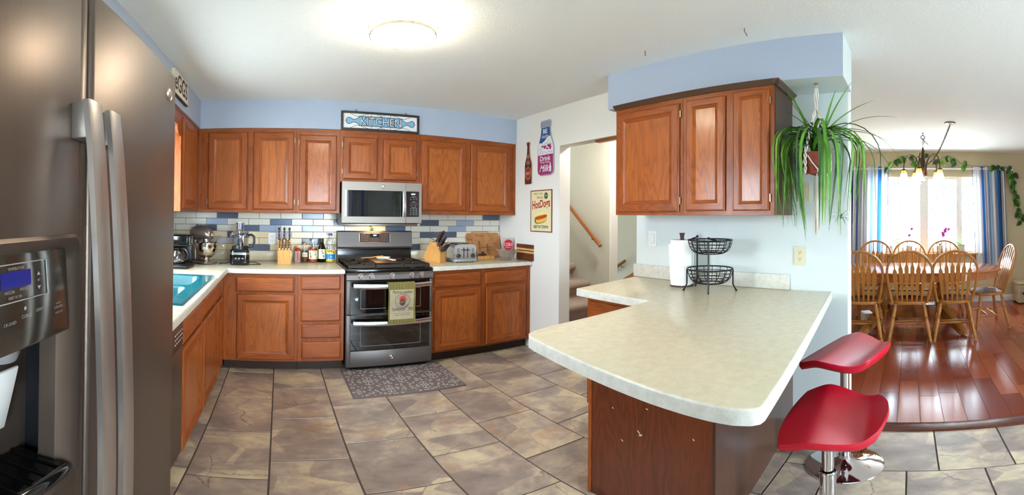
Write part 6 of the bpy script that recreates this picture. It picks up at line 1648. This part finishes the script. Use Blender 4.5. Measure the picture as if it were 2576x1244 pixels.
m = MB(); fbox(m, WR, WY0, WY1, WZ1 - .05, WZ1 + .03, .001, .016); m.obj('head_casing', 'wall_tan', wf, smooth=False)

# other windows (light sources out of the picture)
def sash(name, fn, u0, u1, z0, z1, label):
    e = bpy.data.objects.new(name, None); COL.objects.link(e); e.location = fn((u0 + u1) / 2, z0, -.06); struct(e, label)
    m = MB(); frame_rect(m, fn, u0, u1, z0, z1, .045, -.10, -.03); fbox(m, fn, (u0 + u1) / 2 - .025, (u0 + u1) / 2 + .025, z0 + .045, z1 - .045, -.10, -.04); m.obj('window_frame', 'trim_white', e, smooth=False)
    m = MB(); fbox(m, fn, u0 + .045, u1 - .045, z0 + .045, z1 - .045, -.07, -.066); m.obj('window_glass', 'window_glass', e, smooth=False)
sash('window_2', left(0), -2.05, -1.1, 1.12, 2.0, 'window over the kitchen sink')
sash('door_2', front(YS), 1.65, 2.75, .02, 2.08, 'sliding glass patio door behind the camera')
portal('daylight_dining', (XD + .13, (WY0 + WY1) / 2, (WZ0 + WZ1) / 2), (0, radians(90), 0), WZ1 - WZ0, WY1 - WY0)
portal('daylight_sink', (-.13, -1.575, 1.56), (0, radians(-90), 0), .88, .95)
portal('daylight_patio', (2.2, YS - .13, 1.05), (radians(90), 0, 0), 1.1, 2.06)

# curtains on a white rod
t = thing('curtain_rod', 'long white curtain rod above the dining window', 'curtain rod', (XD - .07, -4.2, 2.13))
m = MB(); m.cyl((XD - .07, -5.54, 2.135), (XD - .07, -2.85, 2.135), .011, seg=14); m.obj('rod', 'trim_white', t)
for y in (-5.54, -2.86):
    m = MB(); m.sphere((XD - .07, y, 2.135), .018); m.obj('finial', 'trim_white', t)
for y in (-5.50, -4.2, -2.95):
    m = MB(); m.box((XD - .075, y - .008, 2.128), (XD - .0005, y + .008, 2.142)); m.obj('bracket', 'trim_white', t, smooth=False)
def curtain(label, y0, y1, yb0, yb1, z0, mat, folds, seed):
    """y0/y1 right-to-left as seen: u=0 is the viewer's left edge"""
    random.seed(seed); ph = [random.uniform(0, 6) for _ in range(3)]
    def fn(u, v):
        z = z0 + v * (2.172 - z0); top = v ** 2
        y = (y0 + (y1 - y0) * u) * v + (yb0 + (yb1 - yb0) * u) * (1 - v)
        a = .026 if v < .9 else .020
        x = XD - .07 - a * sin(2 * pi * folds * u + ph[0] + .5 * sin(5 * u + ph[1])) - .010 * sin(2 * pi * folds * 2.3 * u + ph[2]) * (.3 + v)
        if v > .955: x = XD - .07 + (x - (XD - .07)) * .75
        return (min(x, XD - .022), y, z)
    m = MB(); m.grid(fn, 150, 26, uv=True); o = m.obj('curtain', mat, recalc=False, ang=80)
    tag(setbase(o, (XD - .07, (y0 + y1) / 2, z0)), label, 'curtain'); return o
curtain('left striped blue and white curtain panel of the dining window', -2.93, -3.585, -2.90, -3.56, .60, 'curtain_left_cloth', 7, 4)
curtain('right striped blue and white curtain panel of the dining window', -4.895, -5.42, -4.95, -5.475, .60, 'curtain_right_cloth', 6, 9)

m = MB()
def rear_fn(u, v):
    return (2.70 + u * .50, YS + .07 + .022 * sin(u * 40) + .008 * sin(u * 90 + 1), .04 + v * 2.10)
m.grid(rear_fn, 90, 8, uv=True); tag(setbase(m.obj('curtain', 'curtain_left_cloth', recalc=False, ang=80), (2.95, YS + .07, .04)), 'striped curtain beside the patio door, seen only as a reflection in the microwave', 'curtain')
# pothos vine over the rod
t = thing('trailing_vine', 'long green vine trailing along the curtain rod and down the right wall', 'vine', (XD - .05, -4.5, 2.15))
random.seed(17)
paths = [[(-3.62, 2.13), (-3.66, 2.20), (-3.74, 2.32), (-3.86, 2.33), (-3.93, 2.25), (-4.02, 2.20), (-4.12, 2.25), (-4.2, 2.33), (-4.28, 2.30), (-4.36, 2.24), (-4.42, 2.30), (-4.52, 2.34), (-4.62, 2.30), (-4.70, 2.22), (-4.80, 2.19), (-4.95, 2.17)],
         [(-4.95, 2.17), (-5.1, 2.175), (-5.25, 2.17), (-5.4, 2.175), (-5.5, 2.16), (-5.57, 2.10), (-5.59, 1.98), (-5.57, 1.86), (-5.60, 1.74), (-5.63, 1.62), (-5.65, 1.52), (-5.72, 1.44), (-5.78, 1.34)],
         [(-5.56, 2.10), (-5.545, 2.0), (-5.55, 1.85), (-5.60, 1.70), (-5.64, 1.6)], [(-5.65, 1.50), (-5.70, 1.36), (-5.72, 1.28)]]
m = MB()
for p in paths: m.tube([(XD - (.115 if y > -5.52 else .04), y, z) for i, (y, z) in enumerate(p)], .0035, 6)
m.obj('stem', 'stem', t)
def heart(c, az, tilt, s, mat):
    m = MB(); pr = [(0, 0), (.06, .27), (.28, .40), (.58, .31), (.84, .13), (1.0, 0)]
    mat4 = Matrix.Translation(c) @ Matrix.Rotation(az, 4, 'X') @ Matrix.Rotation(tilt, 4, 'Z')
    P_ = [(-.012 * (1 - abs(v) * 1.6), v * s, -u * s) for u, v in pr] + [(-.012 * (1 - abs(v) * 1.6), -v * s, -u * s) for u, v in pr[-2:0:-1]]
    cen = [m.bm.verts.new(mat4 @ Vector((-.010, 0, -u * s))) for u in (0, .5, 1.0)]
    L_ = [m.bm.verts.new(mat4 @ Vector((.004, v * s, -u * s))) for u, v in pr[1:-1]]; R_ = [m.bm.verts.new(mat4 @ Vector((.004, -v * s, -u * s))) for u, v in pr[1:-1]]
    for S in (L_, R_):
        m.bm.faces.new((cen[0], S[0], S[1], cen[1])); m.bm.faces.new((cen[1], S[1], S[2])); m.bm.faces.new((cen[1], S[2], S[3], cen[2]))
    m.obj('leaf', mat, t, recalc=False, ang=90)
def along(p, s):
    d = [hypot(b[0] - a[0], b[1] - a[1]) for a, b in zip(p, p[1:])]; q = s * sum(d)
    for (a, b), l in zip(zip(p, p[1:]), d):
        if q <= l: return (a[0] + (b[0] - a[0]) * q / l, a[1] + (b[1] - a[1]) * q / l)
        q -= l
    return p[-1]
for p, n_, spread in ((paths[0], 26, .06), (paths[1], 28, .035), (paths[2], 14, .03), (paths[3], 5, .03)):
    for i in range(n_):
        y, z = along(p, (i + random.random() * .8) / n_)
        if -5.42 < y < -4.9 and random.random() < .4: continue
        heart((XD - (.12 if y > -5.52 else .05) - random.uniform(0, .02), y + random.uniform(-spread, spread), z + random.uniform(-spread * .6, spread)), random.uniform(-.9, .9), random.uniform(-.5, .5), random.uniform(.085, .125), random.choice(('leaf_dark', 'leaf_dark', 'leaf_green', 'leaf_light') if p is paths[0] else ('leaf_dark', 'leaf_dark', 'leaf_green')))

# chandelier
cx_, cy_ = 6.0, -4.078
t = thing('chandelier', 'bronze chandelier with bell glass shades above the dining table', 'chandelier', (cx_, cy_, 1.85))
m = MB(); m.lathe([(.006, 0), (.010, .02), (.006, .035), (.020, .05), (.026, .08), (.024, .16), (.020, .165), (.020, .33), (.014, .35), (.009, .40), (.0, .40)], (cx_, cy_, 1.835), 22); m.obj('column', 'bronze', t)
m = MB(); m.lathe([(.0, -.006), (.012, .0), (.028, .05), (.034, .10), (.030, .13)], (cx_, cy_, 1.845), 20); m.obj('hub', 'copper', t)
for k in range(5):
    a = radians(95 + 72 * k); ca, sa = cos(a), sin(a); m = MB(); pts = []
    for i in range(19):
        s = i / 18; ang = pi * s; r = .045 + .095 * (1 - cos(ang)) ; z = 1.905 + .21 * sin(ang) ** .85 + (.05 * s)
        pts.append((cx_ + r * ca, cy_ + r * sa, z))
    m.tube(pts, .0065, 8); m.cyl((cx_ + .045 * ca, cy_ + .045 * sa, 1.875), (cx_ + .045 * ca, cy_ + .045 * sa, 1.925), .014, seg=14); ar_ = m.obj('arm', 'bronze', t)
    X_, Y_ = cx_ + .235 * ca, cy_ + .235 * sa
    m = MB(); m.lathe([(.008, 1.965), (.03, 1.955), (.036, 1.945), (.034, 1.94)], (X_, Y_, 0), 20); m.lathe([(.041, 1.908), (.041, 1.904), (.036, 1.904)], (X_, Y_, 0), 20); 
    for q in range(6): m.box((X_ + .037 * cos(q * pi / 3) - .003, Y_ + .037 * sin(q * pi / 3) - .003, 1.905), (X_ + .037 * cos(q * pi / 3) + .003, Y_ + .037 * sin(q * pi / 3) + .003, 1.945))
    m.obj('shade_fitter', 'bronze', ar_)
    m = MB(); m.lathe([(.034, 1.942), (.038, 1.908)], (X_, Y_, 0), 20); m.obj('amber_band', 'amber_glass', ar_)
    m = MB(); m.lathe([(.036, 1.905), (.042, 1.88), (.050, 1.85), (.064, 1.82), (.082, 1.802), (.079, 1.802), (.061, 1.821), (.047, 1.85), (.039, 1.88), (.033, 1.905)], (X_, Y_, 0), 28); m.obj('glass_shade', 'shade_glass', ar_)
def chain(m, pts, link=.034):
    P_ = [Vector(p) for p in pts]; d = [(b - a).length for a, b in zip(P_, P_[1:])]; tot = sum(d); n_ = int(tot / (link * .74)); 
    for k in range(n_):
        q = (k + .5) / n_ * tot
        for a, b, l in zip(P_, P_[1:], d):
            if q <= l: c = a + (b - a) * (q / l); dr_ = (b - a).normalized(); break
            q -= l
        up = Vector((0, 0, 1)) if abs(dr_.z) < .9 else Vector((1, 0, 0)); s1 = dr_.cross(up).normalized(); s2 = dr_.cross(s1); sd = s1 if k % 2 else s2
        m.tube([c + dr_ * (link * .5 * cos(2 * pi * i / 14)) + sd * (link * .26 * sin(2 * pi * i / 14)) for i in range(14)], .0028, 5, closed=True)
m = MB(); m.torus((cx_, cy_, 2.362), .024, .005, 'x', 24, 8); m.tube([(cx_, cy_, 2.42), (cx_, cy_, 2.405), (cx_, cy_, 2.388)], .004, 6); m.lathe([(0, 2.4195), (.010, 2.4195), (.008, 2.41), (0, 2.408)], (cx_, cy_, 0), 12)
chain(m, [(cx_, cy_, 2.335), (cx_, cy_, 2.24)]); chain(m, [(cx_ - .006, cy_, 2.345), (cx_ - .02, cy_ - .012, 2.28)])
chain(m, [(cx_, cy_, 2.35), (cx_ - .015, cy_ - .03, 2.30), (cx_ - .03, cy_ - .065, 2.265)]); m.obj('hanging_ring_and_chain', 'bronze', t)
kx, ky = 5.432, -4.357
m = MB(); m.lathe([(0, -.026), (.012, -.026), (.02, -.022), (.055, -.014), (.064, -.002), (.062, 0)], (kx, ky, ZC - .0005), 30); m.obj('ceiling_canopy', 'bronze_disc', t)
m = MB(); dz = [(kx, ky, 2.39)]
for i in range(1, 13):
    s = i / 12; dz.append((kx + (cx_ - .03 - kx) * s, ky + (cy_ - .02 - ky) * s, 2.39 + (2.0 - 2.39) * s - .10 * sin(pi * s)))
chain(m, dz); m.tube([(a, b, c) for a, b, c in dz], .0016, 5); chain(m, [(cx_ - .03, cy_ - .02, 2.0), (cx_ - .02, cy_ - .018, 2.12), (cx_, cy_ - .01, 2.2)]); m.obj('swag_chain', 'bronze', t)

# orchids on the sill
def orchid(label, y, leaves, spikes, flower, seed, hgt=.12):
    random.seed(seed); zs = WZ0 + .0005; x = XD - .005; r = .050
    t = thing('orchid_pot', label, 'potted plant', (x, y, zs), 'potted orchids on the window sill')
    m = MB(); m.lathe([(0, 0), (r * .72, 0), (r * .78, .01), (r, hgt), (r * .93, hgt), (r * .72, .012), (0, .012)], (x, y, zs), 28); pt_ = m.obj('pot', 'white_gloss', t)
    m = MB()
    for k in range(10):
        for d in (-1, 1):
            m.tube([(x + (r * (.78 + .22 * s) + .001) * cos(2 * pi * k / 10 + d * s * .9), y + (r * (.78 + .22 * s) + .001) * sin(2 * pi * k / 10 + d * s * .9), zs + .01 + s * (hgt - .012)) for s in [i / 6 for i in range(7)]], .0016, 4)
    m.obj('lattice_pattern', 'sign_black', pt_)
    MB().lathe([(0, 0), (r * .93, 0)], (x, y, zs + hgt * .86), 16).obj('bark_mix', 'soil', t)
    for az, ln, up, w in leaves:
        m = MB(); n = 8; p = Vector((x, y, zs + hgt - .005)); el = up; A_ = []
        for i in range(n + 1):
            s = i / n; ww = 1.5 * w * sin(pi * min(1, .12 + s * .9)) ** .7 + .001; side = Vector((-sin(az), cos(az), 0)); d = Vector((cos(az) * cos(el), sin(az) * cos(el), sin(el)))
            A_.append((p + side * ww + Vector((0, 0, ww * .35)), p, p - side * ww + Vector((0, 0, ww * .35)))); p = p + d * ln * 1.2 / n; el -= .16; p.x = min(p.x, XD + .03)
        for a, b in zip(A_, A_[1:]):
            va = [m.bm.verts.new(q) for q in a]; vb = [m.bm.verts.new(q) for q in b]; m.bm.faces.new((va[0], va[1], vb[1], vb[0])); m.bm.faces.new((va[1], va[2], vb[2], vb[1]))
        bmesh.ops.remove_doubles(m.bm, verts=m.bm.verts, dist=.00005); m.obj('leaf', 'leaf_green', t, recalc=False, ang=80)
    for (dy, h) in spikes:
        pts = [(x, y, zs + hgt), (x - .005, y + dy * .2, zs + hgt + h * .45), (x - .012, y + dy * .6, zs + hgt + h * .8), (x - .02, y + dy * 1.1, zs + hgt + h * .95)]
        m = MB(); m.tube(pts, .003, 6); m.obj('flower_spike', 'stem', t)
        for k in range(flower):
            s = .5 + .5 * k / max(1, flower - 1); c = Vector(pts[2]) + (Vector(pts[3]) - Vector(pts[2])) * (s * 2 - 1) + Vector((random.uniform(-.02, .0), random.uniform(-.035, .035), random.uniform(-.045, .045)))
            m = MB()
            for q in range(5):
                a = pi / 2 + q * 2 * pi / 5; rr = .024 if q % 2 else .021; ct = c + Vector((-.004, rr * .6 * cos(a), rr * .6 * sin(a)))
                m.face([ct + Vector((.003 * cos(2 * b), rr * .62 * (cos(a) * cos(b) - .75 * sin(a) * sin(b)), rr * .62 * (sin(a) * cos(b) + .75 * cos(a) * sin(b)))) for b in [2 * pi * i / 10 for i in range(10)]])
            m.sphere(c + Vector((-.009, 0, -.004)), .006, 0, (1, 1, 1.2), 8, 5); m.obj('flower', 'orchid', t, recalc=False, smooth=False)
orchid('potted plant on the sill half hidden by the left curtain edge', -3.60, [(1.5, .14, 1.1, .02), (-1.4, .12, .9, .02), (-1.7, .16, 1.2, .018)], [], 0, 1)
orchid('potted orchid in a lattice pot on the sill with two upright leaves', -3.90, [(1.9, .12, 1.2, .026), (-1.8, .13, 1.35, .026)], [(-.06, .26)], 2, 2)
orchid('potted orchid in a lattice pot on the sill with a full purple flower spray', -4.385, [(1.5, .12, .7, .024), (-1.5, .12, .5, .024), (-2.2, .10, 1.0, .02), (1.9, .10, 1.2, .02)], [(-.10, .24)], 10, 3)
orchid('potted orchid in a lattice pot on the sill nearest the right curtain, leaves spread wide', -4.735, [(1.5, .14, .75, .026), (-1.5, .15, .6, .026), (1.8, .12, .2, .026), (-1.9, .12, .25, .024)], [(.01, .34)], 0, 4)

# wicker trunk in the corner
t = thing('wicker_trunk', 'beige wicker trunk on the floor at the right edge of the dining area', 'trunk', (7.22, -5.83, 0))
m = MB(); m.box((7.06, -6.12, .01), (7.39, -5.565, .30), bev=.02, seg=3); m.obj('basket', 'wicker', t)
m = MB()
for z in [.03 + .022 * i for i in range(12)]: m.tube([(7.058, -6.10, z), (7.058, -5.58, z)], .006, 6); m.tube([(7.07, -5.563, z), (7.38, -5.563, z)], .006, 6)
m.obj('weave', 'wicker', t)
m = MB(); m.box((7.05, -6.13, .30), (7.395, -5.555, .345), bev=.018, seg=3); m.obj('lid', 'wicker', t)
m = MB(); m.box((7.045, -5.69, .15), (7.054, -5.63, .19), bev=.003); m.obj('clasp', 'black_matte', t)
# floor-standing heater strip under the window
t = thing('baseboard_heater', 'long low cream baseboard heater under the dining window', 'heater', (XD - .05, -4.2, .10))
m = MB(); m.prism([(XD - .0165, .10), (XD - .075, .10), (XD - .075, .225), (XD - .055, .25), (XD - .0165, .25)], -5.14, -3.1, lambda u, v, n: (u, n, v)); m.obj('cover', 'wall_tan', t, smooth=False)
m = MB(); m.box((XD - .0765, -5.13, .205), (XD - .070, -3.11, .22)); m.obj('vent_slot', 'black_matte', t, smooth=False)

# ------------------------------------------------------------------ stairs behind the doorway
m = MB(); prof = []
N = 9; run, rise = .262, .196
def nose(y, z):   # bullnose
    return [(y + .014, z - .115), (y - .010, z - .100), (y - .038, z - .068), (y - .046, z - .040), (y - .036, z - .014), (y - .010, z)]
pts = []
y0 = -.90
for k in range(N):
    y = y0 + k * run; z = rise * (k + 1)
    pts += [(y + .012, z - rise)] + nose(y, z)
pts += [(y0 + N * run, rise * N), (y0 + N * run, 0)]
m.prism(pts, W + .122, 4.499, lambda u, v, n: (n, u, v)); struct(m.obj('stairs', 'carpet', ang=60), 'beige carpeted stairs going up behind the doorway')
def handrail(label, p, q, wall_dx, r=.021):
    t = thing('handrail', label, 'handrail', p); m = MB(); d = (Vector(q) - Vector(p)); m.cyl(p, q, r, seg=16); m.obj('rail', 'rail_wood', t)
    for s in (.12, .88):
        c = Vector(p) + d * s; m = MB(); m.tube([c, c + Vector((0, 0, -.05)), c + Vector((wall_dx, 0, -.06))], .006, 8); m.obj('bracket', 'pewter', t)
handrail('brown handrail rising along the stair wall behind the doorway', (4.43, -.655, 1.03), (4.43, .55, 2.055), .068)
handrail('short pale handrail end in the hall beyond the white post', (5.43, -.175, .745), (5.43, .45, .35), .068)
m = MB(); m.prism([(-.60, .76), (-.08, .46), (-.08, .26), (-.60, .56)], 0, .02, lambda u, v, n: (5.499 - n, u, v)); struct(m.obj('trim_6', 'rail_wood', smooth=False), 'brown sloping skirt board in the hall')

# ------------------------------------------------------------------ outside the windows
struct(MB().box((-30, -40, -.9), (50, 40, -.8)).obj('ground', 'ground_grey', smooth=False))  # pale grey in place of grass, so no green bounces indoors
random.seed(8)
def tree(label, x, y, h, r, n=240):
    t = thing('garden_tree', label, 'tree', (x, y, -.8), 'trees outside the dining window')
    m = MB(); m.tube([(x, y, -.8), (x + .05, y, h * .3), (x, y + .1, h * .6)], [.12, .09, .05], 10); m.obj('trunk', 'bark', t)
    m = MB()
    for k in range(n):
        a, b, q = random.uniform(0, 2 * pi), random.uniform(-1, 1), random.random() ** .4
        c = Vector((x + r * q * cos(a) * sqrt(1 - b * b), y + r * q * sin(a) * sqrt(1 - b * b), h * .6 + r * .9 * q * b)); s = random.uniform(.05, .10)
        u = Vector((random.uniform(-1, 1), random.uniform(-1, 1), random.uniform(-1, 1))).normalized(); w = u.cross(Vector((0, 0, 1))).normalized()
        m.face([c + u * s, c + w * s * .5, c - u * s, c - w * s * .5])
    m.obj('foliage', 'tree_leaf', t, recalc=False, smooth=False)['kind'] = 'stuff'
tree('pale leafy tree outside, seen through the middle window sash', 15.0, -5.7, 3.4, 1.7, 2600); tree('bushy tree outside, seen beside the right curtain', 11.4, -6.45, 2.0, .8, 1100); tree('faint tree outside, seen through the left window sash', 18.5, -3.2, 4.0, 1.3, 1200)

# added unseen fill light for the stair hall, in place of an upstairs window
t = thing('ceiling_light', 'added unseen glowing dome that brightens the stair hall, hidden above the doorway', 'ceiling light', (4.1, -1.3, 2.42))
m = MB(); m.lathe([(.12, 0), (.13, -.03), (.10, -.07), (0, -.085)], (4.1, -1.3, 2.42), 28); m.obj('diffuser', 'hall_fill_glow', t)
wall_box('ceiling_hall', (W + .12, -2.6, ZC), (5.6, -.3, ZC + .1), 'wall_khaki')
